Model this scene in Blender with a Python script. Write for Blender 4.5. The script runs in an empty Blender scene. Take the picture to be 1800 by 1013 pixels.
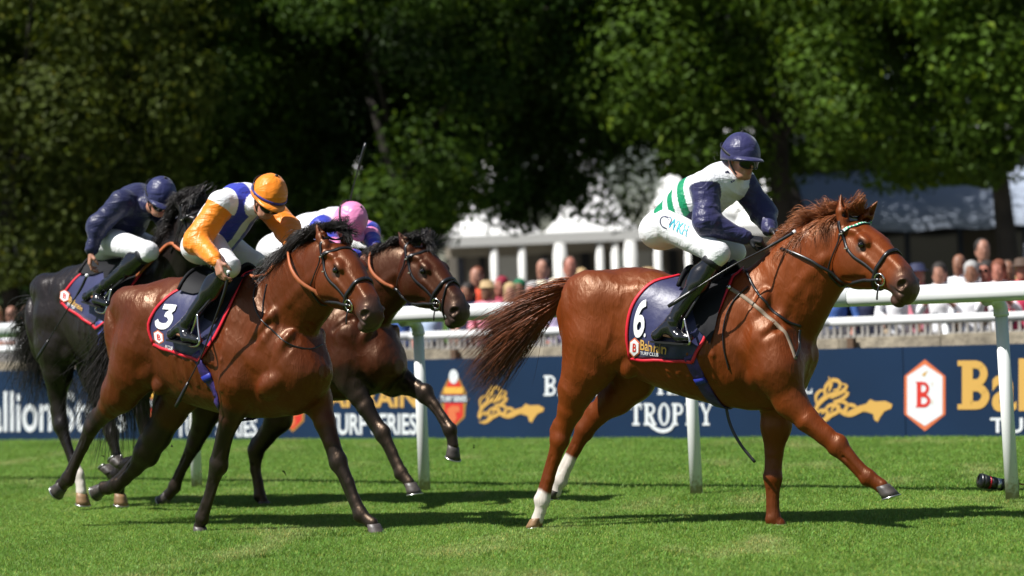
import bpy, bmesh, math, random
import numpy as np
from mathutils import Vector, Matrix
random.seed(7); rng = np.random.default_rng(11)
C = bpy.context.scene.collection
scene = bpy.context.scene

# ------------------------------------------------------------------ camera, sky, sun, exposure
CAM = np.array([0.0, 0.0, 1.45]); FPX = 5000.0; PITCH = math.atan(33.5/5000); ROLL = 0.04
_f = np.array([0, math.cos(PITCH), math.sin(PITCH)])
_r0 = np.array([1.0, 0, 0]); _u0 = np.cross(_r0, _f)
CR = math.cos(ROLL)*_r0 - math.sin(ROLL)*_u0
CU = math.sin(ROLL)*_r0 + math.cos(ROLL)*_u0
CF = _f
cam_d = bpy.data.cameras.new('camera'); cam = bpy.data.objects.new('camera', cam_d); C.objects.link(cam)
cam.matrix_world = Matrix(((CR[0], CU[0], -CF[0], CAM[0]), (CR[1], CU[1], -CF[1], CAM[1]), (CR[2], CU[2], -CF[2], CAM[2]), (0, 0, 0, 1)))
cam_d.sensor_width = 36; cam_d.lens = FPX/1800*36; cam_d.clip_end = 2000; cam_d.clip_start = 0.5
cam_d.dof.use_dof = True; cam_d.dof.focus_distance = 17.9; cam_d.dof.aperture_fstop = 1.75
scene.camera = cam
world = bpy.data.worlds.new('World'); scene.world = world; world.use_nodes = True
SUN_H = math.radians(245); SUN_EL = math.radians(54)      # compass angle measured from +Y clockwise
wn = world.node_tree.nodes; wl = world.node_tree.links
sky = wn.new('ShaderNodeTexSky'); sky.sky_type = 'NISHITA'; sky.sun_disc = False
sky.sun_elevation = SUN_EL; sky.sun_rotation = SUN_H; sky.air_density = 1.0; sky.dust_density = 1.0
wl.new(sky.outputs[0], wn['Background'].inputs[0]); wn['Background'].inputs[1].default_value = 0.05
sd = bpy.data.lights.new('sun', 'SUN'); sd.energy = 5.0; sd.angle = math.radians(0.53); sd.color = (1.0, 0.975, 0.94)
sun = bpy.data.objects.new('sun', sd); C.objects.link(sun)
sdir = Vector((math.sin(SUN_H)*math.cos(SUN_EL), math.cos(SUN_H)*math.cos(SUN_EL), math.sin(SUN_EL)))
sun.rotation_euler = sdir.to_track_quat('Z', 'Y').to_euler(); sun.location = (-10, -10, 15)
vs = scene.view_settings; vs.view_transform = 'Standard'; vs.look = 'None'; vs.exposure = 0.55; vs.gamma = 1.0; vs.use_curve_mapping = False

# ------------------------------------------------------------------ picture geometry -> places
def ray(u, v):
    d = CF*FPX + CR*(u-900.0) - CU*(v-506.5)
    return d/np.linalg.norm(d)
def project(p):
    q = np.asarray(p, float) - CAM
    z = q@CF
    return np.stack([900+FPX*(q@CR)/z, 506.5-FPX*(q@CU)/z], -1)
def ground_pt(u, v, z=0.0):
    d = ray(u, v); t = (z-CAM[2])/d[2]
    return CAM + d*t
class Frame:
    """upright local frame: x = heading, y = away from the viewer's side, z = up"""
    def __init__(s, origin, deg):
        a = math.radians(deg)
        s.O = np.array([origin[0], origin[1], 0.0]); s.F = np.array([math.cos(a), -math.sin(a), 0]); s.Y = np.array([math.sin(a), math.cos(a), 0])
        s.M = Matrix(((s.F[0], s.Y[0], 0, s.O[0]), (s.F[1], s.Y[1], 0, s.O[1]), (0, 0, 1, 0), (0, 0, 0, 1)))
    def loc(s, p):
        q = np.asarray(p, float) - s.O
        return np.stack([q@s.F, q@s.Y, q[..., 2]], -1)
    def wld(s, p):
        p = np.asarray(p, float)
        return s.O + p[..., 0:1]*s.F + p[..., 1:2]*s.Y + p[..., 2:3]*np.array([0, 0, 1.0])
    def P(s, u, v, w=0.0):
        d = ray(u, v); N = -s.Y
        t = (w - (CAM-s.O)@N)/(d@N)
        return s.loc(CAM + d*t)
    def px(s, p):
        return project(s.wld(p))

# ------------------------------------------------------------------ implicit surfaces
class Field:
    def __init__(s, lo, hi, h):
        s.h = h; s.lo = np.array(lo, float)
        n = np.ceil((np.array(hi)-s.lo)/h).astype(int)+1
        s.n = n; s.D = np.full(tuple(n), 0.09, np.float32); s.T = np.zeros(tuple(n), np.int8)
        s.ax = [(s.lo[i]+h*np.arange(n[i])).astype(np.float32) for i in range(3)]
    def box(s, lo, hi, m):
        a = np.clip(np.floor((np.array(lo)-m-s.lo)/s.h).astype(int), 0, s.n)
        b = np.clip(np.ceil((np.array(hi)+m-s.lo)/s.h).astype(int)+1, 0, s.n)
        if np.any(b-a < 1): return None, None
        sl = tuple(slice(a[i], b[i]) for i in range(3))
        X = s.ax[0][sl[0]][:, None, None]; Y = s.ax[1][sl[1]][None, :, None]; Z = s.ax[2][sl[2]][None, None, :]
        return sl, (X, Y, Z)
    def put(s, sl, d, k, tag, sub):
        D = s.D[sl]
        if sub:
            d = -d; h = np.maximum(k-np.abs(D-d), 0)/max(k, 1e-6)
            s.D[sl] = np.maximum(D, d)+h*h*k*0.25
        else:
            if tag is not None:
                T = s.T[sl]; T[d < D] = tag
            h = np.maximum(k-np.abs(D-d), 0)/max(k, 1e-6)
            s.D[sl] = np.minimum(D, d)-h*h*k*0.25
    def cap(s, a, b, ra, rb, k=0.03, fy=1.0, tag=None, sub=False):
        a = np.array(a, float); b = np.array(b, float); r = max(ra, rb)
        e = np.array([r, r*max(fy, 1), r])
        sl, G = s.box(np.minimum(a, b)-e, np.maximum(a, b)+e, k+0.05)
        if sl is None: return
        X, Y, Z = G[0]-a[0], (G[1]-a[1])/fy, G[2]-a[2]
        ab = b-a; ab = np.array([ab[0], ab[1]/fy, ab[2]]); L = max(ab@ab, 1e-9)
        t = np.clip((X*ab[0]+Y*ab[1]+Z*ab[2])/L, 0, 1)
        d = np.sqrt((X-t*ab[0])**2+(Y-t*ab[1])**2+(Z-t*ab[2])**2)-(ra+(rb-ra)*t)
        s.put(sl, d.astype(np.float32), k, tag, sub)
    def ell(s, c, r, R=None, k=0.03, tag=None, sub=False):
        c = np.array(c, float); r = np.array(r, float); R = np.eye(3) if R is None else np.array(R)
        e = np.sqrt(((R*r)**2).sum(1))
        sl, G = s.box(c-e, c+e, k+0.05)
        if sl is None: return
        X, Y, Z = G[0]-c[0], G[1]-c[1], G[2]-c[2]
        k0 = 0; k1 = 0
        for i in range(3):
            q = (X*R[0, i]+Y*R[1, i]+Z*R[2, i])/r[i]
            k0 = k0+q*q; k1 = k1+(q/r[i])**2
        k0 = np.sqrt(k0); k1 = np.sqrt(k1)+1e-6
        s.put(sl, (k0*(k0-1)/k1).astype(np.float32), k, tag, sub)
    def prof(s, O, A, B, Cc, S, top, bot, wid, n=2.2, k=0.03, tag=None):
        O, A, B, Cc = [np.array(q, float) for q in (O, A, B, Cc)]
        S = np.array(S, float); dense = np.linspace(S[0], S[-1], 160)
        tp, bt, wd = [smooth_interp(dense, S, np.array(q, float)) for q in (top, bot, wid)]
        wd = np.maximum(wd, 0.004); bt = np.minimum(bt, tp-0.008)
        cs = np.concatenate([[O+A*x+B*t_+Cc*w_*sg for sg in (-1, 1)] for x, t, b_, w_ in zip(dense, tp, bt, wd) for t_ in (t, b_)])
        sl, G = s.box(cs.min(0), cs.max(0), k+0.05)
        X, Y, Z = G[0]-O[0], G[1]-O[1], G[2]-O[2]
        a = X*A[0]+Y*A[1]+Z*A[2]; b = X*B[0]+Y*B[1]+Z*B[2]; c = X*Cc[0]+Y*Cc[1]+Z*Cc[2]
        ac = np.clip(a, S[0], S[-1])
        T = np.interp(ac, dense, tp); Bo = np.interp(ac, dense, bt); W = np.interp(ac, dense, wd)
        h = (T-Bo)/2; m = (T+Bo)/2
        q = ((np.abs(c)/W)**n+(np.abs(b-m)/h)**n)**(1/n)
        d = (q-1)*np.minimum(W, h)
        o = np.abs(a-ac)
        d = np.where(o > 0, np.sqrt(np.maximum(d, 0)**2+o*o), d)
        s.put(sl, d.astype(np.float32), k, tag, False)
    def sample(s, P):
        q = (np.asarray(P, float)-s.lo)/s.h
        q = np.clip(q, 0, np.array(s.n)-1.001); i = q.astype(int); f = q-i; r = 0
        for dx in (0, 1):
            for dy in (0, 1):
                for dz in (0, 1):
                    w = (f[..., 0] if dx else 1-f[..., 0])*(f[..., 1] if dy else 1-f[..., 1])*(f[..., 2] if dz else 1-f[..., 2])
                    r = r+w*s.D[i[..., 0]+dx, i[..., 1]+dy, i[..., 2]+dz]
        return r
    def grad(s, P):
        P = np.asarray(P, float); e = s.h*1.2; g = []
        for i in range(3):
            o = np.zeros(3); o[i] = e
            g.append(s.sample(P+o)-s.sample(P-o))
        g = np.stack(g, -1); return g/(np.linalg.norm(g, axis=-1, keepdims=True)+1e-9)
    def snap(s, P, off=0.0, it=8):
        P = np.array(P, float)
        for _ in range(it):
            d = s.sample(P)-off
            P = P-s.grad(P)*np.clip(d, -0.05, 0.05)[..., None]*0.9
        return P
    def cast(s, O, d, tmax=3.0, off=0.0):
        O = np.array(O, float); d = np.array(d, float); d = d/np.linalg.norm(d, axis=-1, keepdims=True)
        t = np.zeros(O.shape[:-1]); hit = np.zeros(t.shape, bool)
        for _ in range(400):
            v = s.sample(O+d*t[..., None])-off; hit |= v < 0.0015
            t = np.where(hit, t, t+np.maximum(v*0.6, 0.002))
            if hit.all() or t.min() > tmax: break
        return O+d*t[..., None], hit
    def mesh(s, smooth=1):
        return surface_nets(s, smooth)

def smooth_interp(x, X, Y):
    m = np.gradient(Y, X); h = np.diff(X); i = np.clip(np.searchsorted(X, x)-1, 0, len(X)-2)
    sl = np.diff(Y)/h
    for j in range(len(X)):     # limit overshoot
        a = sl[max(j-1, 0)]; b = sl[min(j, len(sl)-1)]
        if a*b <= 0: m[j] = 0
        else: m[j] = np.sign(a)*min(abs(m[j]), 3*min(abs(a), abs(b)))
    t = (x-X[i])/h[i]
    return (2*t**3-3*t**2+1)*Y[i]+(t**3-2*t**2+t)*h[i]*m[i]+(-2*t**3+3*t**2)*Y[i+1]+(t**3-t**2)*h[i]*m[i+1]

def surface_nets(F, smooth=1):
    D = F.D; S = D < 0
    c = np.zeros(tuple(np.array(D.shape)-1), np.int8)
    for dx in (0, 1):
        for dy in (0, 1):
            for dz in (0, 1):
                c += S[dx:D.shape[0]-1+dx, dy:D.shape[1]-1+dy, dz:D.shape[2]-1+dz]
    act = (c > 0) & (c < 8)
    I = np.argwhere(act); idx = np.full(act.shape, -1, np.int64); idx[act] = np.arange(len(I))
    acc = np.zeros((len(I), 3)); cnt = np.zeros(len(I))
    for ax in range(3):
        o1, o2 = [a for a in range(3) if a != ax]
        for p in (0, 1):
            for q in (0, 1):
                b = np.zeros(3, int); b[o1] = p; b[o2] = q; e = b.copy(); e[ax] = 1
                A = I+b; B = I+e
                va = D[A[:, 0], A[:, 1], A[:, 2]]; vb = D[B[:, 0], B[:, 1], B[:, 2]]
                m = (va < 0) != (vb < 0)
                t = np.where(m, va/np.where(m, va-vb, 1), 0)
                pt = b+np.zeros((len(I), 3)); pt[:, ax] = t
                acc += pt*m[:, None]; cnt += m
    V = F.lo+(I+acc/cnt[:, None])*F.h
    quads = []
    for ax in range(3):
        o1, o2 = [(1, 2), (2, 0), (0, 1)][ax]
        sa = [slice(None)]*3; sb = [slice(None)]*3; sa[ax] = slice(0, -1); sb[ax] = slice(1, None)
        ch = S[tuple(sa)] != S[tuple(sb)]
        E = np.argwhere(ch); E = E[(E[:, o1] > 0) & (E[:, o2] > 0) & (E[:, o1] < D.shape[o1]-1) & (E[:, o2] < D.shape[o2]-1)]
        inside = S[E[:, 0], E[:, 1], E[:, 2]]
        def g(a, b):
            q = E.copy(); q[:, o1] -= a; q[:, o2] -= b
            return idx[q[:, 0], q[:, 1], q[:, 2]]
        Q = np.stack([g(1, 1), g(0, 1), g(0, 0), g(1, 0)], 1)
        Q[~inside] = Q[~inside][:, ::-1]
        quads.append(Q)
    Q = np.concatenate(quads)
    for _ in range(smooth):
        s_ = np.zeros_like(V); n_ = np.zeros(len(V))
        for a, b in ((0, 1), (1, 2), (2, 3), (3, 0)):
            for x, y in ((a, b), (b, a)):
                s_ += np.stack([np.bincount(Q[:, x], V[Q[:, y], j], len(V)) for j in range(3)], 1)
                n_ += np.bincount(Q[:, x], minlength=len(V))
        V = V*0.5+0.5*s_/np.maximum(n_, 1)[:, None]
    return V, Q

# ------------------------------------------------------------------ mesh output
def new_mesh(name, V, Fc, mat=None, smooth=True, col=None, rough=None):
    """Fc: (n,4) or (n,3) int array, or list of index lists"""
    me = bpy.data.meshes.new(name); V = np.asarray(V, np.float32)
    if isinstance(Fc, np.ndarray):
        n, kk = Fc.shape
        me.vertices.add(len(V)); me.vertices.foreach_set('co', V.ravel())
        me.loops.add(n*kk); me.loops.foreach_set('vertex_index', Fc.astype(np.int32).ravel())
        me.polygons.add(n); me.polygons.foreach_set('loop_start', np.arange(0, n*kk, kk, dtype=np.int32))
        me.update(calc_edges=True)
    else:
        me.from_pydata([tuple(map(float, v)) for v in V], [], [tuple(int(i) for i in f) for f in Fc]); me.update()
    me.polygons.foreach_set('use_smooth', np.full(len(me.polygons), bool(smooth)))
    if col is not None:
        at = me.color_attributes.new('tint', 'FLOAT_COLOR', 'POINT')
        c4 = np.ones((len(V), 4), np.float32); c4[:, :3] = col; at.data.foreach_set('color', c4.ravel())
    if rough is not None:
        at = me.attributes.new('gloss', 'FLOAT', 'POINT'); at.data.foreach_set('value', np.asarray(rough, np.float32))
    if mat: me.materials.append(mat)
    return me
def link(name, me, parent=None, M=None):
    o = bpy.data.objects.new(name, me); C.objects.link(o)
    if parent is not None:
        o.parent = parent
        o.matrix_parent_inverse = Matrix()
        if M is not None:
            o.matrix_local = ROOTS[parent.name].inverted() @ M if parent.name in ROOTS else Matrix()
    elif M is not None:
        o.matrix_world = M
    return o
ROOTS = {}
def root(name, M, label, cat, group=None):
    o = bpy.data.objects.new(name, None); C.objects.link(o); o.matrix_world = M; ROOTS[o.name] = M.copy()
    o.empty_display_size = 0.1
    o['label'] = label; o['category'] = cat
    if group: o['group'] = group
    return o
def tag(o, label=None, cat=None, group=None, kind=None):
    for k_, v_ in (('label', label), ('category', cat), ('group', group), ('kind', kind)):
        if v_: o[k_] = v_
    return o
def part(name, V, Fc, mat, par, M, **kw):
    return link(name, new_mesh(name, V, Fc, mat, **kw), par, M)

class MB:
    """collects simple solids, then becomes one mesh"""
    def __init__(s): s.v = []; s.f = []
    def add(s, V, Fc):
        o = sum(len(x) for x in s.v); s.v.append(np.asarray(V, float)); s.f += [[i+o for i in q] for q in Fc]; return s
    def box(s, lo, hi, R=None, c=None):
        lo = np.array(lo, float); hi = np.array(hi, float)
        V = np.array([[x, y, z] for x in (lo[0], hi[0]) for y in (lo[1], hi[1]) for z in (lo[2], hi[2])])
        if R is not None: V = V@np.array(R).T
        if c is not None: V = V+np.array(c)
        return s.add(V, [[0, 1, 3, 2], [4, 6, 7, 5], [0, 4, 5, 1], [2, 3, 7, 6], [0, 2, 6, 4], [1, 5, 7, 3]])
    def tube(s, pts, r, n=8, caps=True, flat=1.0, up=None):
        pts = np.array(pts, float); m = len(pts); r = np.broadcast_to(np.array(r, float), (m,))
        T = np.gradient(pts, axis=0); T /= np.linalg.norm(T, axis=1, keepdims=True)+1e-9
        u = np.array([0, 0, 1.0]) if up is None else np.array(up, float)
        V = []
        prev = None
        for i in range(m):
            a = u-T[i]*(u@T[i]) if prev is None else prev-T[i]*(prev@T[i])
            if np.linalg.norm(a) < 1e-3: a = np.cross(T[i], [1, 0.3, 0])
            a /= np.linalg.norm(a); b = np.cross(T[i], a); prev = a
            for j in range(n):
                t = 2*math.pi*j/n; V.append(pts[i]+r[i]*(math.cos(t)*a*flat+math.sin(t)*b))
        Fc = [[i*n+j, i*n+(j+1) % n, (i+1)*n+(j+1) % n, (i+1)*n+j] for i in range(m-1) for j in range(n)]
        if caps: Fc += [list(range(n))[::-1], [(m-1)*n+j for j in range(n)]]
        return s.add(V, Fc)
    def lathe(s, prof, c=(0, 0, 0), axis=(0, 0, 1), n=20):
        axis = np.array(axis, float); axis /= np.linalg.norm(axis); a = np.cross(axis, [0.3, 1, 0.2]); a /= np.linalg.norm(a); b = np.cross(axis, a)
        V = [np.array(c)+axis*z+r*(math.cos(2*math.pi*j/n)*a+math.sin(2*math.pi*j/n)*b) for z, r in prof for j in range(n)]
        m = len(prof)
        Fc = [[i*n+j, i*n+(j+1) % n, (i+1)*n+(j+1) % n, (i+1)*n+j] for i in range(m-1) for j in range(n)]+[list(range(n))[::-1], [(m-1)*n+j for j in range(n)]]
        return s.add(V, Fc)
    def ribbon(s, pts, nor, w, t):
        """strap of width w (array ok) and thickness t lying with its face along nor"""
        pts = np.array(pts, float); nor = np.array(nor, float); m = len(pts); w = np.broadcast_to(np.array(w, float), (m,))
        T = np.gradient(pts, axis=0); T /= np.linalg.norm(T, axis=1, keepdims=True)+1e-9
        B = np.cross(T, nor); B /= np.linalg.norm(B, axis=1, keepdims=True)+1e-9; N = np.cross(B, T)
        V = []
        for i in range(m):
            for x, y in ((-.5, -.5), (-.42, .5), (.42, .5), (.5, -.5)):
                V.append(pts[i]+B[i]*w[i]*x+N[i]*t*y)
        Fc = [[i*4+j, i*4+(j+1) % 4, (i+1)*4+(j+1) % 4, (i+1)*4+j] for i in range(m-1) for j in range(4)]+[[3, 2, 1, 0], [4*m-4, 4*m-3, 4*m-2, 4*m-1]]
        return s.add(V, Fc)
    def out(s, name, mat, parent=None, M=None, smooth=True, col=None):
        V = np.concatenate(s.v)
        return link(name, new_mesh(name, V, s.f, mat, smooth=smooth, col=col), parent, M)
def curve(pts, n=24):
    """Catmull-Rom through pts"""
    p = np.array(pts, float)
    if len(p) == 2: return p[0]+(p[1]-p[0])*np.linspace(0, 1, n)[:, None]
    d = np.r_[0, np.cumsum(np.linalg.norm(np.diff(p, axis=0), axis=1))]
    x = np.linspace(0, d[-1], n); m = np.gradient(p, d, axis=0)
    i = np.clip(np.searchsorted(d, x)-1, 0, len(d)-2); h = (d[i+1]-d[i])[:, None]; t = ((x-d[i])[:, None])/h
    return (2*t**3-3*t**2+1)*p[i]+(t**3-2*t**2+t)*h*m[i]+(-2*t**3+3*t**2)*p[i+1]+(t**3-t**2)*h*m[i+1]
def sm(x, a, b):
    t = np.clip((x-a)/(b-a), 0, 1); return t*t*(3-2*t)
_lat = rng.random((32, 32, 32))
def vnoise(P, f):
    """smooth value noise 0..1"""
    q = np.asarray(P)*f; i = np.floor(q).astype(int); t = q-i; t = t*t*(3-2*t); r = 0
    for dx in (0, 1):
        for dy in (0, 1):
            for dz in (0, 1):
                w = (t[..., 0] if dx else 1-t[..., 0])*(t[..., 1] if dy else 1-t[..., 1])*(t[..., 2] if dz else 1-t[..., 2])
                r = r+w*_lat[(i[..., 0]+dx) % 32, (i[..., 1]+dy) % 32, (i[..., 2]+dz) % 32]
    return r
def segdist(V, a, b):
    a = np.array(a); b = np.array(b); ab = b-a; t = np.clip(((V-a)@ab)/max(ab@ab, 1e-9), 0, 1)
    return np.linalg.norm(V-a-t[:, None]*ab, axis=1), t

# ------------------------------------------------------------------ materials
def mat(name, col=(.5, .5, .5), rough=.6, metal=0.0, spec=.5, attr=False, bump=None, coat=0, coat_r=.2, var=None, sheen=0, trans=0, grit=None, sub=0, aniso=None):
    """bump=(scale, strength, distance[, stretch]); var=(scale, dark_factor, light_factor)"""
    m = bpy.data.materials.new(name); m.use_nodes = True; nt = m.node_tree; N = nt.nodes; L = nt.links; b = N['Principled BSDF']
    b.inputs['Base Color'].default_value = (*col, 1); b.inputs['Roughness'].default_value = rough; b.inputs['Metallic'].default_value = metal
    b.inputs['Specular IOR Level'].default_value = spec; b.inputs['Coat Weight'].default_value = coat; b.inputs['Coat Roughness'].default_value = coat_r
    b.inputs['Sheen Weight'].default_value = sheen; b.inputs['Transmission Weight'].default_value = trans
    if sub: b.inputs['Subsurface Weight'].default_value = sub; b.inputs['Subsurface Scale'].default_value = 0.01
    src = None
    if attr:
        a = N.new('ShaderNodeAttribute'); a.attribute_name = 'tint'; src = a.outputs['Color']; L.new(src, b.inputs['Base Color'])
    tc = N.new('ShaderNodeTexCoord')
    if var:
        nz = N.new('ShaderNodeTexNoise'); nz.inputs['Scale'].default_value = var[0]; nz.inputs['Detail'].default_value = 6; L.new(tc.outputs['Object'], nz.inputs['Vector'])
        mr = N.new('ShaderNodeMapRange'); mr.inputs[1].default_value = .3; mr.inputs[2].default_value = .7; mr.inputs[3].default_value = var[1]; mr.inputs[4].default_value = var[2]
        L.new(nz.outputs[0], mr.inputs[0])
        mx = N.new('ShaderNodeMix'); mx.data_type = 'RGBA'; mx.blend_type = 'MULTIPLY'; mx.inputs[0].default_value = 1
        if src: L.new(src, mx.inputs[6])
        else: mx.inputs[6].default_value = (*col, 1)
        L.new(mr.outputs[0], mx.inputs[7]); L.new(mx.outputs[2], b.inputs['Base Color'])
    if bump:
        mp = N.new('ShaderNodeMapping'); L.new(tc.outputs['Object'], mp.inputs[0])
        if len(bump) > 3: mp.inputs['Scale'].default_value = bump[3]
        nz = N.new('ShaderNodeTexNoise'); nz.inputs['Scale'].default_value = bump[0]; nz.inputs['Detail'].default_value = 5; L.new(mp.outputs[0], nz.inputs['Vector'])
        bp = N.new('ShaderNodeBump'); bp.inputs['Strength'].default_value = bump[1]; bp.inputs['Distance'].default_value = bump[2]
        L.new(nz.outputs[0], bp.inputs['Height']); L.new(bp.outputs[0], b.inputs['Normal'])
    return m
def emis(name, col, s=1):
    m = mat(name, col); b = m.node_tree.nodes['Principled BSDF']; b.inputs['Emission Color'].default_value = (*col, 1); b.inputs['Emission Strength'].default_value = s; return m
# ------------------------------------------------------------------ ground
I4 = Matrix()
def nodes_of(m): return m.node_tree.nodes, m.node_tree.links, m.node_tree.nodes['Principled BSDF']
def turf_mat(name, a, b, c, blade=False):
    m = mat(name, rough=.55 if blade else .9, spec=.35 if blade else .1); N, L, bs = nodes_of(m)
    g = N.new('ShaderNodeNewGeometry')
    def nz(sc, det=3, st=(1, 1, 1)):
        mp = N.new('ShaderNodeMapping'); mp.inputs['Scale'].default_value = st; mp.inputs['Rotation'].default_value = (0, 0, .7); n = N.new('ShaderNodeTexNoise'); n.inputs['Scale'].default_value = sc; n.inputs['Detail'].default_value = det
        L.new(g.outputs['Position'], mp.inputs[0]); L.new(mp.outputs[0], n.inputs['Vector']); return n.outputs[0]
    r = N.new('ShaderNodeValToRGB'); r.color_ramp.elements[0].position = .34; r.color_ramp.elements[0].color = (*a, 1); r.color_ramp.elements[1].position = .66; r.color_ramp.elements[1].color = (*b, 1)
    ad = N.new('ShaderNodeMath'); ad.operation = 'MULTIPLY_ADD'; ad.inputs[1].default_value = .55; L.new(nz(.8, 4, (1, .6, 1)), ad.inputs[0])
    ml = N.new('ShaderNodeMath'); ml.operation = 'MULTIPLY'; ml.inputs[1].default_value = .45; L.new(nz(14, 2), ml.inputs[0]); L.new(ml.outputs[0], ad.inputs[2]); L.new(ad.outputs[0], r.inputs[0])
    r2 = N.new('ShaderNodeValToRGB'); r2.color_ramp.elements[0].position = .55; r2.color_ramp.elements[0].color = (0, 0, 0, 1); r2.color_ramp.elements[1].position = .75; r2.color_ramp.elements[1].color = (1, 1, 1, 1)
    L.new(nz(1.6, 5, (1, .35, 1)), r2.inputs[0])
    mx = N.new('ShaderNodeMix'); mx.data_type = 'RGBA'; L.new(r2.outputs[0], mx.inputs[0]); L.new(r.outputs[0], mx.inputs[6]); mx.inputs[7].default_value = (*c, 1)
    if blade:
        oi = N.new('ShaderNodeAttribute'); oi.attribute_name = 'tint'; mm = N.new('ShaderNodeMix'); mm.data_type = 'RGBA'; mm.blend_type = 'MULTIPLY'; mm.inputs[0].default_value = 1
        L.new(mx.outputs[2], mm.inputs[6]); L.new(oi.outputs['Color'], mm.inputs[7]); L.new(mm.outputs[2], bs.inputs['Base Color'])
        tr = N.new('ShaderNodeBsdfTranslucent'); L.new(mm.outputs[2], tr.inputs[0]); ms = N.new('ShaderNodeMixShader'); ms.inputs[0].default_value = .35
        L.new(bs.outputs[0], ms.inputs[1]); L.new(tr.outputs[0], ms.inputs[2]); L.new(ms.outputs[0], N['Material Output'].inputs[0])
    else: L.new(mx.outputs[2], bs.inputs['Base Color'])
    return m
m_soil = turf_mat('turf_ground', (.045, .090, .012), (.06, .115, .017), (.09, .11, .03))
m_blade = turf_mat('grass_blades', (.125, .250, .030), (.205, .355, .055), (.32, .39, .12), True)
g = link('ground', new_mesh('ground', [(-300, -40, 0), (300, -40, 0), (300, 900, 0), (-300, 900, 0)], [(0, 1, 2, 3)], m_soil, smooth=False)); g['kind'] = 'structure'

# boards and rail run obliquely away to the left
BL, BR = ground_pt(0, 777), ground_pt(1800, 771)
RLa, RLb = ground_pt(340, 861), ground_pt(1768, 882)
bd = (BR-BL); bd = bd/np.linalg.norm(bd); rd_ = (RLb-RLa); rd_ = rd_/np.linalg.norm(rd_)
bn = np.array([bd[1], -bd[0], 0.0]); rn = np.array([rd_[1], -rd_[0], 0.0])      # toward the track
def on_plane(O, d, u, v):
    n = np.array([d[1], -d[0], 0.0]); r = ray(u, v); t = ((O-CAM)@n)/(r@n); p = CAM+r*t
    return (p-O)@d, p[2]

# grass: blades in small mats, scattered over the near turf
def blade_mat_mesh(n, size, hmin, hmax, seed):
    g_ = np.random.default_rng(seed); P0 = (g_.random((n, 2))-.5)*size; h = hmin+(hmax-hmin)*g_.random(n)**1.3; az = g_.random(n)*6.283; le = .25+.9*g_.random(n)
    wv = .0014+.0012*g_.random(n); V = np.zeros((n, 5, 3)); dx = np.cos(az); dy = np.sin(az); fx = np.cos(az+1.57+g_.normal(0, .5, n)); fy = np.sin(az+1.57)
    for i, (t, w_) in enumerate(((0, 1), (.55, .8))):
        for j, s_ in enumerate((-1, 1)):
            V[:, i*2+j, 0] = P0[:, 0]+dx*h*le*t**1.6*.8+fx*wv*w_*s_; V[:, i*2+j, 1] = P0[:, 1]+dy*h*le*t**1.6*.8+fy*wv*w_*s_; V[:, i*2+j, 2] = h*t*(1-.25*le*t)
    V[:, 4, 0] = P0[:, 0]+dx*h*le*.9; V[:, 4, 1] = P0[:, 1]+dy*h*le*.9; V[:, 4, 2] = h*(1-.35*le)
    o = (np.arange(n)*5)[:, None]; Fc = np.concatenate([np.concatenate([o, o+1, o+3], 1), np.concatenate([o, o+3, o+2], 1), np.concatenate([o+2, o+3, o+4], 1)])
    c = np.ones((n, 3))*(.55+.8*g_.random((n, 1))); dry = g_.random(n) < .09; c[dry] *= (2.1, 1.35, 1.6); c *= 1+g_.normal(0, .08, (n, 3))
    return V.reshape(-1, 3), Fc, np.repeat(c, 5, axis=0)
def scatter(name, poly, density, src, label, smin=.8, smax=1.25, seed=0):
    me = bpy.data.meshes.new(name); me.from_pydata([tuple(p) for p in poly], [], [tuple(range(len(poly)))]); me.update()
    o = link(name, me); tag(o, label, 'grass', kind='stuff')
    ng = bpy.data.node_groups.new(name+'_nodes', 'GeometryNodeTree'); ng.interface.new_socket('Geometry', in_out='INPUT', socket_type='NodeSocketGeometry'); ng.interface.new_socket('Geometry', in_out='OUTPUT', socket_type='NodeSocketGeometry')
    N = ng.nodes; L = ng.links; gi = N.new('NodeGroupInput'); go = N.new('NodeGroupOutput'); ds = N.new('GeometryNodeDistributePointsOnFaces'); ds.inputs['Density'].default_value = density; ds.inputs['Seed'].default_value = seed
    oi = N.new('GeometryNodeObjectInfo'); oi.inputs['Object'].default_value = src; oi.inputs['As Instance'].default_value = True
    ip = N.new('GeometryNodeInstanceOnPoints'); rv = N.new('FunctionNodeRandomValue'); rv.data_type = 'FLOAT_VECTOR'; rv.inputs[1].default_value = (0, 0, 6.283)
    rs = N.new('FunctionNodeRandomValue'); rs.inputs[2].default_value = smin; rs.inputs[3].default_value = smax
    L.new(gi.outputs[0], ds.inputs['Mesh']); L.new(ds.outputs['Points'], ip.inputs['Points']); L.new(oi.outputs['Geometry'], ip.inputs['Instance']); L.new(rv.outputs[0], ip.inputs['Rotation']); L.new(rs.outputs[1], ip.inputs['Scale']); L.new(ip.outputs[0], go.inputs[0])
    md = o.modifiers.new('scatter', 'NODES'); md.node_group = ng
    return o
def hidden_src(name, n, size, h0, h1, seed):
    V, Fc, c = blade_mat_mesh(n, size, h0, h1, seed); return bpy.data.objects.new(name, new_mesh(name, V, Fc, m_blade, smooth=False, col=c))
near_src = hidden_src('blade_mat_near', 1300, .34, .016, .044, 1); far_src = hidden_src('blade_mat_far', 760, .45, .018, .048, 2); edge_src = hidden_src('blade_mat_edge', 220, .22, .05, .11, 3)
NB = [ground_pt(-250, 1060), ground_pt(2050, 1060)]
nl = ground_pt(-500, 868); nr = ground_pt(2300, 868)
scatter('grass', [(-7.5, 11.5, 0), (7.5, 11.5, 0), (nr[0], nr[1], 0), (nl[0], nl[1], 0)], 42, near_src, 'short mown bright green turf the horses gallop on', seed=3)
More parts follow.
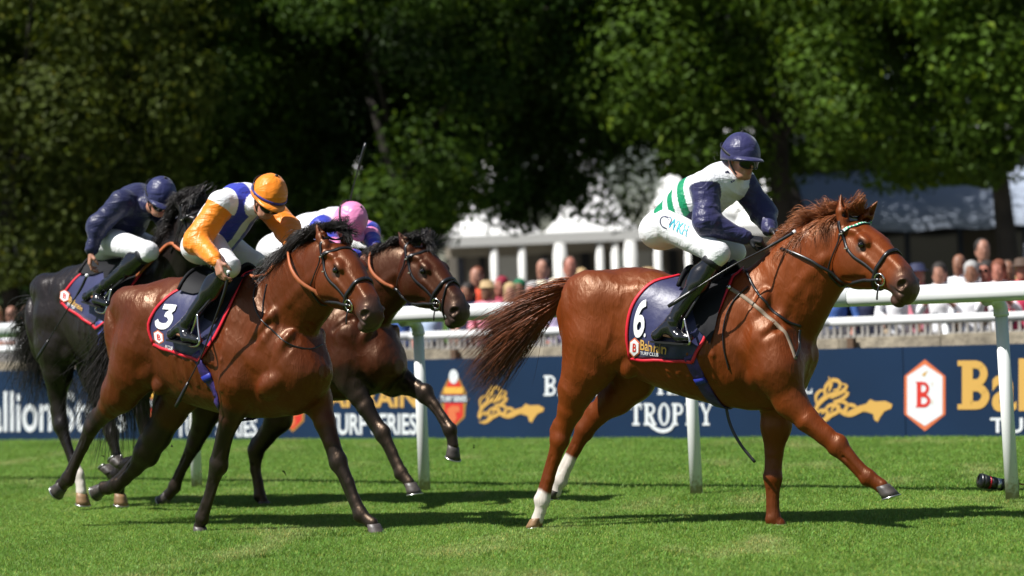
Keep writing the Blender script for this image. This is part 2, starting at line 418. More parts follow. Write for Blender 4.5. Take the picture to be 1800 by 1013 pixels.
bl2 = BL-bd*7+bn*.02; br2 = BR+bd*5+bn*.02
scatter('grass', [(nl[0], nl[1], 0), (nr[0], nr[1], 0), tuple(br2), tuple(bl2)], 20, far_src, 'paler turf strip between the white rail and the blue boards', .9, 1.4, seed=4)

# ------------------------------------------------------------------ running rail
m_white = mat('white_rail_plastic', (.80, .81, .80), .32, spec=.5, var=(5, .93, 1.0), bump=(40, .05, .001))
def post_mat():
    m = mat('white_post_plastic', (.8, .81, .8), .35, spec=.5); N, L, b = nodes_of(m); tc = N.new('ShaderNodeTexCoord'); sp = N.new('ShaderNodeSeparateXYZ'); L.new(tc.outputs['Object'], sp.inputs[0])
    nz = N.new('ShaderNodeTexNoise'); nz.inputs['Scale'].default_value = 38; nz.inputs['Detail'].default_value = 6; L.new(tc.outputs['Object'], nz.inputs['Vector'])
    a = N.new('ShaderNodeMath'); a.operation = 'MULTIPLY_ADD'; a.inputs[1].default_value = -4.0; a.inputs[2].default_value = .72; L.new(sp.outputs[2], a.inputs[0])
    b_ = N.new('ShaderNodeMath'); b_.operation = 'ADD'; L.new(a.outputs[0], b_.inputs[0]); L.new(nz.outputs[0], b_.inputs[1])
    rp = N.new('ShaderNodeValToRGB'); rp.color_ramp.elements[0].position = .62; rp.color_ramp.elements[0].color = (.8, .81, .8, 1); rp.color_ramp.elements[1].position = 1.0; rp.color_ramp.elements[1].color = (.40, .34, .23, 1); L.new(b_.outputs[0], rp.inputs[0]); L.new(rp.outputs[0], b.inputs['Base Color'])
    return m
m_post = post_mat()
rail_T = 1.49
def rail_pt(u, off=0.0, z=0.0):
    n = np.array([rd_[1], -rd_[0], 0]); r = ray(u, 700); r = r-np.array([0, 0, r[2]]); t = ((RLa-CAM)@n)/(r@n); p = CAM*np.array([1, 1, 0])+r*t; p[2] = z
    return p+n*off
m_seam = mat('rail_seam', (.25, .27, .25), .6)
# one long rail: a flattened hollow section, joined every few metres
prof = []
for k in range(20):
    a = 2*math.pi*k/20; prof.append((math.copysign(abs(math.cos(a))**.8, math.cos(a))*.085, math.copysign(abs(math.sin(a))**.8, math.sin(a))*.066))
r_root_pt = rail_pt(900)+rn*.19; Mr = Matrix.Translation(Vector(r_root_pt))
rr_ = root('running_rail', Mr, 'thick white plastic running rail along the near side of the blue boards', 'rail')
def rail_section(s0, s1, O, d, n_, z, prof, name, m_, par, lift=0):
    V = []
    for s_ in (s0, s1):
        for a, b in prof: V.append(O+d*s_+n_*a+np.array([0, 0, z+b+lift]))
    k = len(prof); Fc = [[j, (j+1) % k, k+(j+1) % k, k+j] for j in range(k)]+[list(range(k))[::-1], list(range(k, 2*k))]
    return part(name, V, Fc, m_, par, I4)
post_u = [-70, 340, 740, 1215, 1766, 2380]
ps = [(rail_pt(u)-r_root_pt)@rd_ for u in post_u]
joints = [ps[0]-8]+[(a+b)/2+.25 for a, b in zip(ps[:-1], ps[1:])]+[ps[-1]+6]
zc = rail_T-.066
for a, b in zip(joints[:-1], joints[1:]):
    sc = rail_section(a+.004, b-.004, r_root_pt, rd_, rn, zc, prof, 'rail_length', m_white, rr_)
    rail_section(b-.02, b+.02, r_root_pt, rd_, rn, zc, [(x*.985, y*.985) for x, y in prof], 'joint_sleeve', m_seam, rr_)
for i, s_ in enumerate(ps):
    foot = r_root_pt+rd_*s_-rn*.19; topp = foot+np.array([0, 0, rail_T-.20]); lean = (.02, -.0, .0, .014, .03, 0)[i]
    foot = foot+rd_*lean
    Mp = Matrix.Translation(Vector(foot))
    lab = ['white rail post at the far left behind the dark horse', 'white rail post seen low between the legs of the bay horses', 'white rail post beside the lowered head of the second bay', 'white rail post under the belly of the leading chestnut', 'white rail post with the black camera lens at its foot', 'white rail post past the right end of the boards'][i]
    pr = root('rail_post', Mp, lab, 'rail post', 'posts of the running rail')
    m = MB(); m.tube([foot+np.array([0, 0, -.05]), foot+(topp-foot)*.5, topp], [.047, .045, .043], n=20); m.out('post', m_post, pr, I4)
    arm = curve([topp+np.array([0, 0, -.03]), topp+rn*.01+np.array([0, 0, .03]), topp+rn*.08+np.array([0, 0, .085]), r_root_pt+rd_*s_+np.array([0, 0, zc-.05])], 12)
    m = MB(); m.tube(arm, [.05]*3+[.046]*9, n=16); m.out('arm', m_white, pr, I4)
    m = MB(); m.lathe([(-.012, .049), (-.010, .053), (.010, .053), (.012, .049)], c=topp-np.array([0, 0, .02]), n=20); m.out('collar', m_white, pr, I4)

# ------------------------------------------------------------------ advertising boards
BH = .905
m_navy = mat('navy_board_print', (.005, .022, .064), .42, spec=.45, var=(1.2, .9, 1.12), bump=(3, .15, .01))
m_bwhite = mat('board_white_ink', (.72, .74, .76), .5); m_gold = mat('board_gold_ink', (.62, .36, .085), .5); m_gold2 = mat('board_dark_gold_ink', (.36, .19, .04), .5)
m_redink = mat('board_red_ink', (.62, .03, .02), .5); m_orange = mat('board_orange_ink', (.66, .16, .06), .5); m_yell = mat('board_yellow_ink', (.75, .42, .07), .5)
bsx = lambda u: on_plane(BL, bd, u, 700)[0]
edges = [-900, -140, 228, 735, 1045, 1590, 2080, 2700]
labs = ['navy board lettered stallion Studs at the left end', 'navy board with a gold and white series title behind the bay horses', 'navy board with the red crest and gold horse behind the chestnut tail', 'navy board lettered TROPHY under the chestnut horse', 'navy board with the white hexagon badge at the right']
labs = ['plain navy board past the left edge of the dark horse', 'navy board with white stallion lettering at the left end', 'navy board lettered TURF SERIES behind the two bay horses', 'navy board with red crest and gold horse head behind the chestnut tail', 'navy board lettered TROPHY beyond the chestnut horse', 'navy board with white hexagon badge and large gold lettering', 'plain navy board past the right end of the gold lettering']
BR_ = []
us = edges[:]
for i in range(7):
    s0, s1 = bsx(us[i])+.004, bsx(us[i+1])-.004; mid = BL+bd*(s0+s1)/2
    rt = root('advertising_board', Matrix.Translation(Vector(mid)), labs[i], 'advertising board', 'navy boards along the track'); BR_.append((s0, s1, rt))
    nx = 14; V = []; 
    for z in (0.0, BH):
        for k in range(nx+1):
            s_ = s0+(s1-s0)*k/nx; V.append(BL+bd*s_+bn*.0+np.array([0, 0, z]))
    m = MB(); a = len(V); V2 = V+[v-bn*.03 for v in V]
    Fc = [[k, k+1, nx+2+k, nx+1+k] for k in range(nx)]+[[a+nx+1+k, a+nx+2+k, a+k+1, a+k] for k in range(nx)]+[[nx+1+k, nx+2+k, a+nx+2+k, a+nx+1+k] for k in range(nx)]+[[0, nx+1, a+nx+1, a], [nx, a+nx, a+2*nx+1, 2*nx+1]]
    part('panel', V2, Fc, m_navy, rt, I4, smooth=False)
def bput(name, polys, m_, lift=.004, kind=None):
    """flat print on the boards: polys are pixel outlines in the picture's plane of the boards"""
    V = []; Fc = []
    for pl in polys:
        o = len(V)
        for u, v in pl:
            s_, z = on_plane(BL, bd, u, v); V.append(BL+bd*s_+bn*lift+np.array([0, 0, z]))
        Fc.append(list(range(o, o+len(pl))))
    cs = np.mean([(v-BL)@bd for v in V]); rt = [r for a, b, r in BR_ if a-.01 <= cs <= b+.01][0]
    me = new_mesh(name, V, Fc, m_, smooth=False); bm = bmesh.new(); bm.from_mesh(me); bmesh.ops.triangulate(bm, faces=bm.faces); bm.to_mesh(me); bm.free()
    return link(name, me, rt, I4)
def stroke(pts, w, n=14):
    p = curve([(x, y, 0) for x, y in pts], n)[:, :2]; T = np.gradient(p, axis=0); T /= np.linalg.norm(T, axis=1, keepdims=True)+1e-9; N_ = np.stack([-T[:, 1], T[:, 0]], 1)
    w = np.interp(np.linspace(0, 1, n), np.linspace(0, 1, len(np.atleast_1d(w))), np.atleast_1d(w)) if np.size(w) > 1 else np.full(n, float(w))
    a = p+N_*w[:, None]/2; b = p-N_*w[:, None]/2
    return [[tuple(a[i]), tuple(a[i+1]), tuple(b[i+1]), tuple(b[i])] for i in range(n-1)]
def text_polys(txt, bold=.0, spacing=1.0, shear=0):
    """outline of a word as triangles, normalised: cap height 1, starting at x=0"""
    cu = bpy.data.curves.new('lettering', 'FONT'); cu.body = txt; cu.offset = bold; cu.space_character = spacing; cu.resolution_u = 5; cu.shear = shear
    ob = bpy.data.objects.new('lettering', cu); C.objects.link(ob); bpy.context.view_layer.update()
    me = ob.to_mesh(); V = np.array([v.co[:2] for v in me.vertices]); Fc = [list(p.vertices) for p in me.polygons]; ob.to_mesh_clear(); bpy.data.objects.remove(ob); bpy.data.curves.remove(cu)
    cap = .69
    V = V/cap; V[:, 0] -= V[:, 0].min(); return V, Fc, V[:, 0].max()
def btext(name, txt, u0, u1, v_top, v_base, m_, bold=.02, spacing=1.0, lift=.004):
    V, Fc, W = text_polys(txt, bold, spacing)
    uu = u0+(u1-u0)*V[:, 0]/W
    vb = v_base if np.isscalar(v_base) else np.interp(uu, [u0, u1], v_base); vt = v_top if np.isscalar(v_top) else np.interp(uu, [u0, u1], v_top)
    vv = vb+(vt-vb)*V[:, 1]
    return bput(name, [[(uu[i], vv[i]) for i in f] for f in Fc], m_, lift)
def slab(u, v0, v1, w, sw, sh):      # upright with slab serifs
    return [[(u-w/2, v0), (u+w/2, v0), (u+w/2, v1), (u-w/2, v1)], [(u-sw/2, v0), (u+sw/2, v0), (u+sw/2, v0+sh), (u-sw/2, v0+sh)], [(u-sw/2, v1-sh), (u+sw/2, v1-sh), (u+sw/2, v1), (u-sw/2, v1)]]
def bowl(u, v0, v1, r, w, n=14):
    c = (v0+v1)/2; h = (v1-v0)/2-w/2
    return stroke([(u, v0+w/2), (u+r*.7, c-h*.85), (u+r, c), (u+r*.7, c+h*.85), (u, v1-w/2)], w, n)
def ring(u, v, rx, ry, w, n=26):
    return [[(u+(rx-w)*math.cos(a), v+(ry-w*.7)*math.sin(a)), (u+rx*math.cos(a), v+ry*math.sin(a)), (u+rx*math.cos(b), v+ry*math.sin(b)), (u+(rx-w)*math.cos(b), v+(ry-w*.7)*math.sin(b))] for a, b in [(2*math.pi*k/n, 2*math.pi*(k+1)/n) for k in range(n)]]
def serif_word(word, u0, u1, vt, vb, w=None):
    """slab-serif capitals, evenly set"""
    n = len(word); H = vb-vt; step = (u1-u0)/n; w = w or step*.24; P_ = []; sh = H*.11
    for k, ch in enumerate(word):
        a = u0+step*(k+.10); b = u0+step*(k+.90); c = (a+b)/2
        if ch == 'T': P_ += slab(c, vt, vb, w, w*2.2, sh)+[[(a, vt), (b, vt), (b, vt+sh*1.2), (a, vt+sh*1.2)], [(a, vt), (a+w*.35, vt), (a+w*.35, vt+H*.28), (a, vt+H*.28)], [(b-w*.35, vt), (b, vt), (b, vt+H*.28), (b-w*.35, vt+H*.28)]]
        elif ch in 'PRB':
            P_ += slab(a+w*.7, vt, vb, w, w*1.8, sh); P_ += bowl(a+w, vt, vt+H*.54, b-a-w*1.5, w*.7)
            if ch == 'B': P_ += bowl(a+w, vt+H*.46, vb, b-a-w*1.35, w*.75)
            if ch == 'R': P_ += stroke([(c, vt+H*.52), (b-w*.3, vb)], w*.9, 4)+[[(b-w*.9, vb-sh), (b+w*.2, vb-sh), (b+w*.2, vb), (b-w*.9, vb)]]
        elif ch == 'O': P_ += ring(c, (vt+vb)/2, (b-a)/2*1.02, H/2*1.02, w*.85)
        elif ch == 'Y': P_ += stroke([(a+w*.3, vt), (c, vt+H*.52)], w*.8, 4)+stroke([(b-w*.2, vt), (c, vt+H*.52)], w*.5, 4)+slab(c, vt+H*.5, vb, w*.85, w*1.9, sh)[0:1]+[[(c-w, vb-sh), (c+w, vb-sh), (c+w, vb), (c-w, vb)], [(a-w*.2, vt), (a+w, vt), (a+w, vt+sh*.8), (a-w*.2, vt+sh*.8)], [(b-w*.8, vt), (b+w*.3, vt), (b+w*.3, vt+sh*.8), (b-w*.8, vt+sh*.8)]]
        elif ch == 'A': P_ += stroke([(c, vt), (a+w*.1, vb)], w*.5, 4)+stroke([(c, vt), (b-w*.2, vb)], w*.95, 4)+[[(a+w*.8, vt+H*.6), (b-w*.9, vt+H*.6), (b-w*.9, vt+H*.7), (a+w*.8, vt+H*.7)], [(a-w*.3, vb-sh), (a+w*.7, vb-sh), (a+w*.7, vb), (a-w*.3, vb)], [(b-w, vb-sh), (b+w*.3, vb-sh), (b+w*.3, vb), (b-w, vb)]]
        elif ch in 'HN':
            P_ += slab(a+w*.6, vt, vb, w, w*1.7, sh)+slab(b-w*.6, vt, vb, w if ch == 'H' else w*.6, w*1.7, sh)
            P_ += [[(a, (vt+vb)/2-sh*.5), (b, (vt+vb)/2-sh*.5), (b, (vt+vb)/2+sh*.5), (a, (vt+vb)/2+sh*.5)]] if ch == 'H' else stroke([(a+w*.6, vt), (b-w*.6, vb)], w, 4)
        elif ch == 'I': P_ += slab(c, vt, vb, w, w*1.9, sh)
        elif ch == 'E': P_ += slab(a+w*.6, vt, vb, w, w*1.3, sh)+[[(a, y), (b, y), (b, y+sh), (a, y+sh)] for y in (vt, (vt+vb)/2-sh/2, vb-sh)]
        elif ch == 'L': P_ += slab(a+w*.7, vt, vb, w, w*1.7, sh)+[[(a, vb-sh), (b, vb-sh), (b, vb), (a, vb)], [(b-w*.35, vb-H*.3), (b, vb-H*.3), (b, vb), (b-w*.35, vb)]]
    # each piece sits a hair prouder than the last, so that none coincide
    return P_
def bput_s(name, polys, m_, lift=.004):
    V = []; Fc = []
    for i, pl in enumerate(polys):
        o = len(V); l_ = lift+(i % 7)*.0004
        for u, v in pl:
            s_, z = on_plane(BL, bd, u, v); V.append(BL+bd*s_+bn*l_+np.array([0, 0, z]))
        Fc.append(list(range(o, o+len(pl))))
    cs = np.mean([(v-BL)@bd for v in V]); rt = [r for a, b, r in BR_ if a-.01 <= cs <= b+.01][0]
    return link(name, new_mesh(name, V, Fc, m_, smooth=False), rt, I4)
# left board: ...stallion Studs
btext('lettering', 'Stallion Studs', -58, 221, (688, 690), (758, 757), m_bwhite, bold=.012)
# series title, twice
btext('lettering', 'TURF SERIES', 310, 452, (735, 735), (767, 767), m_bwhite, bold=.022)
btext('lettering', 'BAHRAIN', 310, 452, (688, 688), (724, 724), m_gold, bold=.025)
btext('lettering', 'BAHRAIN', 556, 733, (682, 682), (715, 715), m_gold, bold=.03)
btext('lettering', 'TURF SERIES', 575, 733, (728, 728), (763, 763), m_bwhite, bold=.022)
def crest(u, v0, v1, wd):
    H = v1-v0; P_ = lambda y: v0+H*y
    bput('crest_edge', [[(u-wd*.72, P_(.34)), (u-wd*.3, P_(.12)), (u+wd*.3, P_(.12)), (u+wd*.72, P_(.34)), (u+wd*1.0, P_(.52)), (u+wd*.78, P_(.62)), (u+wd*.72, P_(.82)), (u, P_(1.0)), (u-wd*.72, P_(.82)), (u-wd*.78, P_(.62)), (u-wd, P_(.52))]], m_gold2, .003)
    bput('crest_field', [[(u-wd*.6, P_(.34)), (u-wd*.25, P_(.16)), (u+wd*.25, P_(.16)), (u+wd*.6, P_(.34)), (u+wd*.6, P_(.80)), (u, P_(.96)), (u-wd*.6, P_(.80))]], m_redink, .0045)
    bput('crest_band', [[(u-wd*.62, P_(.30)), (u+wd*.62, P_(.30)), (u+wd*.62, P_(.415)), (u-wd*.62, P_(.415))]], m_yell, .006)
    bput('crest_band', [[(u-wd*.94, P_(.43)), (u+wd*.94, P_(.43)), (u+wd*.94, P_(.57)), (u-wd*.94, P_(.57))]], m_navy, .0062)
    btext('crest_title', 'TURF SERIES', u-wd*.86, u+wd*.86, P_(.455), P_(.545), m_bwhite, .03, lift=.008)
    bput('crest_ball', [[(u+wd*.30*math.cos(a), P_(.12)+H*.125*math.sin(a)) for a in np.linspace(0, 2*math.pi, 18)[:-1]]], m_bwhite, .0075)
    bput('crest_mark', [[(u-wd*.35, P_(.84)), (u-wd*.42, P_(.68)), (u-wd*.1, P_(.62)), (u+wd*.35, P_(.63)), (u+wd*.42, P_(.72)), (u+wd*.1, P_(.74)), (u+wd*.2, P_(.84)), (u, P_(.92))]], m_orange, .006)
crest(798, 650, 752, 27); crest(515, 652, 760, 27); crest(262, 655, 764, 27)
def gold_horse(u, v, s):
    """ornament: a galloping horse's head with a scrolling mane"""
    T = lambda pts: [(u+x*s, v+y*s) for x, y in pts]
    bput('gold_horse_head', [T([(78, 20), (92, 16), (99, 8), (108, 12), (126, 11), (138, 17), (136, 24), (124, 29), (116, 40), (112, 48), (106, 44), (104, 34), (92, 30), (70, 32), (62, 28)])], m_gold, .004)
    S_ = []
    for pts, w in [(([0, 36], [6, 20], [16, 8], [30, 0], [46, -6]), (4, 9, 4)), (([46, 28], [60, 34], [78, 28], [92, 22]), (8, 11, 9)), (([2, 40], [10, 28], [24, 30], [20, 42], [8, 46]), (3, 7, 3)), (([14, 34], [30, 18], [44, 22], [38, 34], [24, 34]), (3, 8, 3)),
                   (([30, 30], [42, 12], [58, 16], [56, 28], [44, 30]), (3, 7, 3)), (([52, 28], [62, 18], [74, 22], [70, 30]), (3, 7, 3)), (([20, 8], [20, -12], [34, -26], [46, -22], [44, -10], [34, -8]), (3, 8, 3)), (([26, -4], [30, -20], [26, -32]), (2, 7, 1)),
                   (([30, 6], [48, -4], [58, -16], [48, -20]), (3, 7, 2)), (([34, 12], [52, 6], [60, -4], [50, -4]), (3, 7, 2)), (([6, 18], [4, 2], [14, -8], [24, -2]), (3, 6, 2)), (([46, 28], [30, 36], [12, 48], [2, 46]), (6, 8, 2))]:
        S_ += stroke(T(pts), [q*s for q in w], 12)
    bput_s('gold_horse_mane', S_, m_gold, .0045)
gold_horse(841, 703, .84); gold_horse(1431, 694, 1.0)
bput_s('lettering', serif_word('BAHRAIN', 955, 1130, 660, 696), m_bwhite); bput_s('lettering', serif_word('INTERNA', 1150, 1306, 660, 694), m_bwhite); bput_s('lettering', serif_word('TIONAL', 1308, 1430, 662, 692), m_bwhite)
bput_s('lettering', serif_word('TROPHY', 1106, 1254, 709, 748), m_bwhite)
bput_s('lettering_flourish', stroke([(1139, 742), (1150, 752), (1165, 758), (1180, 753), (1186, 742)], (4, 6, 7, 6, 4), 16), m_bwhite, .0075)
def badge(u, vt, vb, wd):
    H = vb-vt; hexa = lambda k, e: [(u, vt+e), (u+wd*k, vt+H*.235), (u+wd*k, vt+H*.765), (u, vb-e), (u-wd*k, vt+H*.765), (u-wd*k, vt+H*.235)]
    bput('badge_edge', [hexa(1, 0)], m_orange, .003); bput('badge_field', [hexa(.86, 9)], m_bwhite, .0045)
    a = u-wd*.28; t, b = vt+H*.31, vt+H*.67; w = wd*.22
    bput_s('badge_letter', slab(a, t, b, w, w*1.4, 3)+bowl(a+w*.3, t, t+(b-t)*.53, wd*.36, w*.7)+bowl(a+w*.3, t+(b-t)*.47, b, wd*.42, w*.75), m_redink, .006)
    bput('badge_bird', [[(u-wd*.15, vt+H*.22), (u-wd*.02, vt+H*.18), (u+wd*.16, vt+H*.16), (u+wd*.06, vt+H*.2), (u, vt+H*.24)]], m_gold, .006)
    btext('badge_letter', 'T', u+wd*.32, u+wd*.42, vt+H*.33, vt+H*.38, m_gold, .0, lift=.006); btext('badge_letter', 'C', u+wd*.30, u+wd*.42, vt+H*.57, vt+H*.62, m_gold, .0, lift=.006)
badge(1626, 632, 758, 36)
bput_s('lettering', serif_word('B', 1681, 1746, 634, 720, w=19), m_gold)
btext('lettering', 'ahrain', 1744, 1990, 632, 720, m_gold, bold=.02)
btext('lettering', 'TURF CLUB', 1741, 1985, 735, 760, m_bwhite, bold=.02, spacing=1.15)
# ------------------------------------------------------------------ beyond the boards
m_wall = mat('sandstone_wall', (.34, .29, .21), .9, var=(7, .55, 1.2), bump=(14, .6, .03)); m_paved = mat('paved_apron', (.16, .15, .13), .9, var=(1.2, .8, 1.15))
m_wood = mat('weathered_paling', (.33, .31, .28), .85, var=(9, .7, 1.2)); m_canvas = mat('white_canvas', (.82, .82, .80), .7, bump=(1.5, .3, .05)); m_frame = mat('white_painted_frame', (.78, .78, .75), .45)
m_taupe = mat('taupe_wall', (.20, .18, .15), .85, var=(2, .9, 1.1)); m_darkdoor = mat('dark_doorway', (.012, .014, .02), .4); m_blueawn = mat('slate_blue_awning', (.34, .39, .48), .7, bump=(2, .3, .04)); m_glass = mat('dark_window_glass', (.015, .018, .024), .08, spec=.8)
m_beige = mat('beige_fascia', (.5, .44, .35), .7)
bo = lambda s_, off, z=0.0: BL+bd*s_-bn*off+np.array([0, 0, z])
def s_at(u, off):      # distance along a line parallel to the boards, off metres behind them
    return on_plane(BL-bn*off, bd, u, 700)[0]
def slabbox(mb, s0, s1, o0, o1, z0, z1):
    V = [bo(s_, o_, z_) for s_ in (s0, s1) for o_ in (o0, o1) for z_ in (z0, z1)]
    return mb.add(V, [[0, 1, 3, 2], [4, 6, 7, 5], [0, 4, 5, 1], [2, 3, 7, 6], [0, 2, 6, 4], [1, 5, 7, 3]])
m = MB(); slabbox(m, -40, 40, 1.5, 60, .0, .20); ap = m.out('pavement', m_paved, smooth=False); ap['kind'] = 'structure'
# low stone wall, in lengths
rt = root('low_wall', Matrix.Translation(Vector(bo(6, .7))), 'low sandy stone wall running just behind the navy boards', 'wall')
s_ = -12.0; k = 0
while s_ < 20:
    L_ = 1.1+.25*math.sin(k*2.3); m = MB(); slabbox(m, s_, s_+L_-.012, .50+.008*math.sin(k), .85, 0, 1.0+.010*math.sin(k*1.7)); m.out('stone', m_wall, rt, I4, smooth=False); s_ += L_; k += 1
m = MB()
for q in range(7):
    c_ = s_at(1506, .49)+(q-3)*2.6; slabbox(m, c_-.035, c_+.035, .40, .47, 0, 1.0)
    m.out('timber_stake', mat('stake_wood', (.12, .07, .04), .8) if q == 0 else bpy.data.materials['stake_wood'], rt, I4, smooth=False); m = MB()
# crowd rail with posts
cr = root('crowd_rail', Matrix.Translation(Vector(bo(6, 1.3))), 'thin white crowd rail above the stone wall in front of the spectators', 'rail')
R2 = BL-bn*1.3
prof2 = [(math.cos(2*math.pi*k/14)*.06, math.sin(2*math.pi*k/14)*.05) for k in range(14)]
for k in range(-3, 6): rail_section(k*2.9+.003, k*2.9+2.897, R2, bd, bn, 1.155, prof2, 'rail_length', m_white, cr)
for k in range(-3, 6):
    c_ = s_at(1668, 1.3)+2.9*(k-3); m = MB(); m.tube([bo(c_, 1.3, 0), bo(c_, 1.3, 1.12)], .035, n=12); m.out('post', m_white, cr, I4)
# paling fence
pf = root('paling_fence', Matrix.Translation(Vector(bo(6, 1.75))), 'grey paling fence showing under the crowd rail', 'fence')
pal = MB(); slabbox(pal, -.016, .016, 1.745, 1.76, .2, 1.13); pv = np.concatenate(pal.v); pme = new_mesh('paling', pv, pal.f, m_wood, smooth=False)
k = 0
for x in np.arange(-6.0, 15.0, .085):
    if k >= 250: break
    o = bpy.data.objects.new('paling', pme); C.objects.link(o); o.parent = pf; o.matrix_local = ROOTS[pf.name].inverted() @ Matrix.Translation(Vector(bd*(x+.01*math.sin(k*9.1)))); k += 1
for z in (.35, .98): m = MB(); slabbox(m, -6.2, 15.3, 1.762, 1.775, z, z+.03); m.out('wire_rail', m_wood, pf, I4, smooth=False)

# ------------------------------------------------------------------ white marquee with columns
def facing(u, D): return np.array([CAM[0]+(ray(u, 540)/ray(u, 540)[1]*D)[0], D, 0])
MQ = facing(1000, 62); mq = root('marquee', Matrix.Translation(Vector(MQ)), 'white canvas marquee with columns seen under the tree canopy', 'marquee')
x0, x1 = facing(786, 62)[0], facing(1480, 62)[0]
m = MB(); m.box((x0, 61.7, 2.80), (x1, 61.95, 3.02)); m.out('eave_beam', m_frame, mq, I4, smooth=False)
m = MB(); m.box((x0, 62.0, 2.58), (x1, 62.15, 2.79)); m.out('fascia', m_beige, mq, I4, smooth=False)
nb = 4; w_ = (x1-x0)/nb
for k in range(nb):
    a, b = x0+k*w_+.01, x0+(k+1)*w_-.01; c = (a+b)/2; ys = np.linspace(0, 1, 7); V = []; Fc = []
    n_ = 12
    for i in range(n_+1):
        for j in range(n_+1):
            x = a+(b-a)*i/n_; y = 61.75+6.5*j/n_; r = max(abs(i/n_-.5), abs(j/n_-.5))*2; V.append([x, y, 3.03+2.3*(1-r)**1.5])
    Fc = [[i*(n_+1)+j, (i+1)*(n_+1)+j, (i+1)*(n_+1)+j+1, i*(n_+1)+j+1] for i in range(n_) for j in range(n_)]
    part('roof_peak', V, Fc, m_canvas, mq, I4)
for u in (872, 921, 988, 1058, 1085, 1112, 1160, 1215, 1290, 1400, 1430):
    x = facing(u, 61.8)[0]; m = MB(); m.tube([(x, 61.82, .2), (x, 61.82, 2.79)], .085 if u not in (1112, 988) else .15, n=12); m.out('column', m_frame, mq, I4)
m = MB(); m.box((x0, 64.3, .2), (x1, 64.5, 3.0)); m.out('back_wall', m_taupe, mq, I4, smooth=False)
for u0, u1 in ((806, 818), (846, 856), (955, 968), (1025, 1042), (1180, 1196)):
    m = MB(); m.box((facing(u0, 64)[0], 64.25, .2), (facing(u1, 64)[0], 64.29, 2.7)); m.out('door', m_darkdoor, mq, I4, smooth=False)
for u0, u1 in ((880, 920), (1092, 1108), (1116, 1150)):
    m = MB(); m.box((facing(u0, 64)[0], 64.2, .2), (facing(u1, 64)[0], 64.24, 2.6)); m.out('glazed_panel', m_frame if u0 != 1092 else mat('pale_green_glass', (.4, .55, .5), .2), mq, I4, smooth=False)
# gable bits of white tents further up the slope
for u0, u1, zt, lab in ((600, 660, 3.6, 'small white tent glimpsed at the dark trunk left of the marquee'), (1225, 1420, 4.4, 'taller white tent right behind the tree trunk')):
    D = 66; a, b = facing(u0, D)[0], facing(u1, D)[0]; c = (a+b)/2
    t_ = root('tent', Matrix.Translation((c, D, 0)), lab, 'tent', 'white tents behind the trees')
    m = MB(); m.box((a, D, .2), (b, D+4, zt-1.0)); m.out('side_wall', m_canvas, t_, I4, smooth=False)
    m = MB(); m.add([(a-.2, D-.2, zt-.98), (b+.2, D-.2, zt-.98), (b+.2, D+4.2, zt-.98), (a-.2, D+4.2, zt-.98), (c, D+2, zt+1.6)], [[0, 1, 4], [1, 2, 4], [2, 3, 4], [3, 0, 4], [3, 2, 1, 0]]); m.out('roof', m_canvas, t_, I4, smooth=False)
# pavilion with a slate-blue awning
PV = facing(1640, 56); pv_ = root('pavilion', Matrix.Translation(Vector(PV)), 'shaded pavilion with long slate blue awning and dark glass doors', 'pavilion')
a, b = facing(1405, 56)[0], facing(2100, 56)[0]
n_ = 30; V = []
for i in range(n_+1):
    x = a+(b-a)*i/n_
    for y, z in ((53.6, 2.62), (53.65, 2.78), (54.3, 3.15), (55.3, 3.62), (56.6, 3.9)): V.append([x, y, z-.05*math.sin(i*math.pi/5)**2])
part('awning', V, [[i*5+j, (i+1)*5+j, (i+1)*5+j+1, i*5+j+1] for i in range(n_) for j in range(4)], m_blueawn, pv_, I4)
m = MB(); m.box((a, 56.6, .2), (b, 56.9, 4.4)); m.out('wall', mat('dark_taupe_wall', (.055, .05, .045), .8), pv_, I4, smooth=False)
m = MB(); m.box((a-.3, 56.3, 4.41), (b, 60, 4.7)); m.out('roof', m_canvas, pv_, I4, smooth=False)
m_dk = mat('slate_frame', (.03, .045, .08), .5)
for i, x in enumerate(np.arange(a+.1, b, 1.05)):
    m = MB(); m.box((x, 56.45, .2), (x+.09, 56.59, 2.7)); m.out('door_frame', m_dk, pv_, I4, smooth=False)
    m = MB(); m.box((x+.1, 56.5, .25), (x+1.04, 56.53, 2.6)); m.out('door_pane', m_glass if i % 3 else mat('tan_blind', (.12, .10, .07), .7), pv_, I4, smooth=False)
m = MB(); m.box((a, 56.42, 2.71), (b, 56.59, 2.86)); m.out('lintel', m_dk, pv_, I4, smooth=False)
for x in (a+.5, a+4.1): m = MB(); m.tube([(x, 53.75, .2), (x, 53.75, 2.7)], .05, n=10); m.out('awning_post', m_dk, pv_, I4)
# dark clubhouse far left, in the shade of the trees
HB = facing(60, 64); hb = root('clubhouse', Matrix.Translation(Vector(HB)), 'dark clubhouse wall with grey window frames in tree shade at far left', 'building')
a, b = facing(-250, 64)[0], facing(330, 64)[0]
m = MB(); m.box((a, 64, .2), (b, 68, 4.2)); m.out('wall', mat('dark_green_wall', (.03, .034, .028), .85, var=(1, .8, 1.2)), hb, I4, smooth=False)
for u in (60, 130, 190, 250): x = facing(u, 64)[0]; m = MB(); m.box((x, 63.9, .9), (x+.12, 63.98, 2.9)); m.out('window_frame', mat('grey_frame', (.16, .17, .17), .6) if u == 60 else bpy.data.materials['grey_frame'], hb, I4, smooth=False)

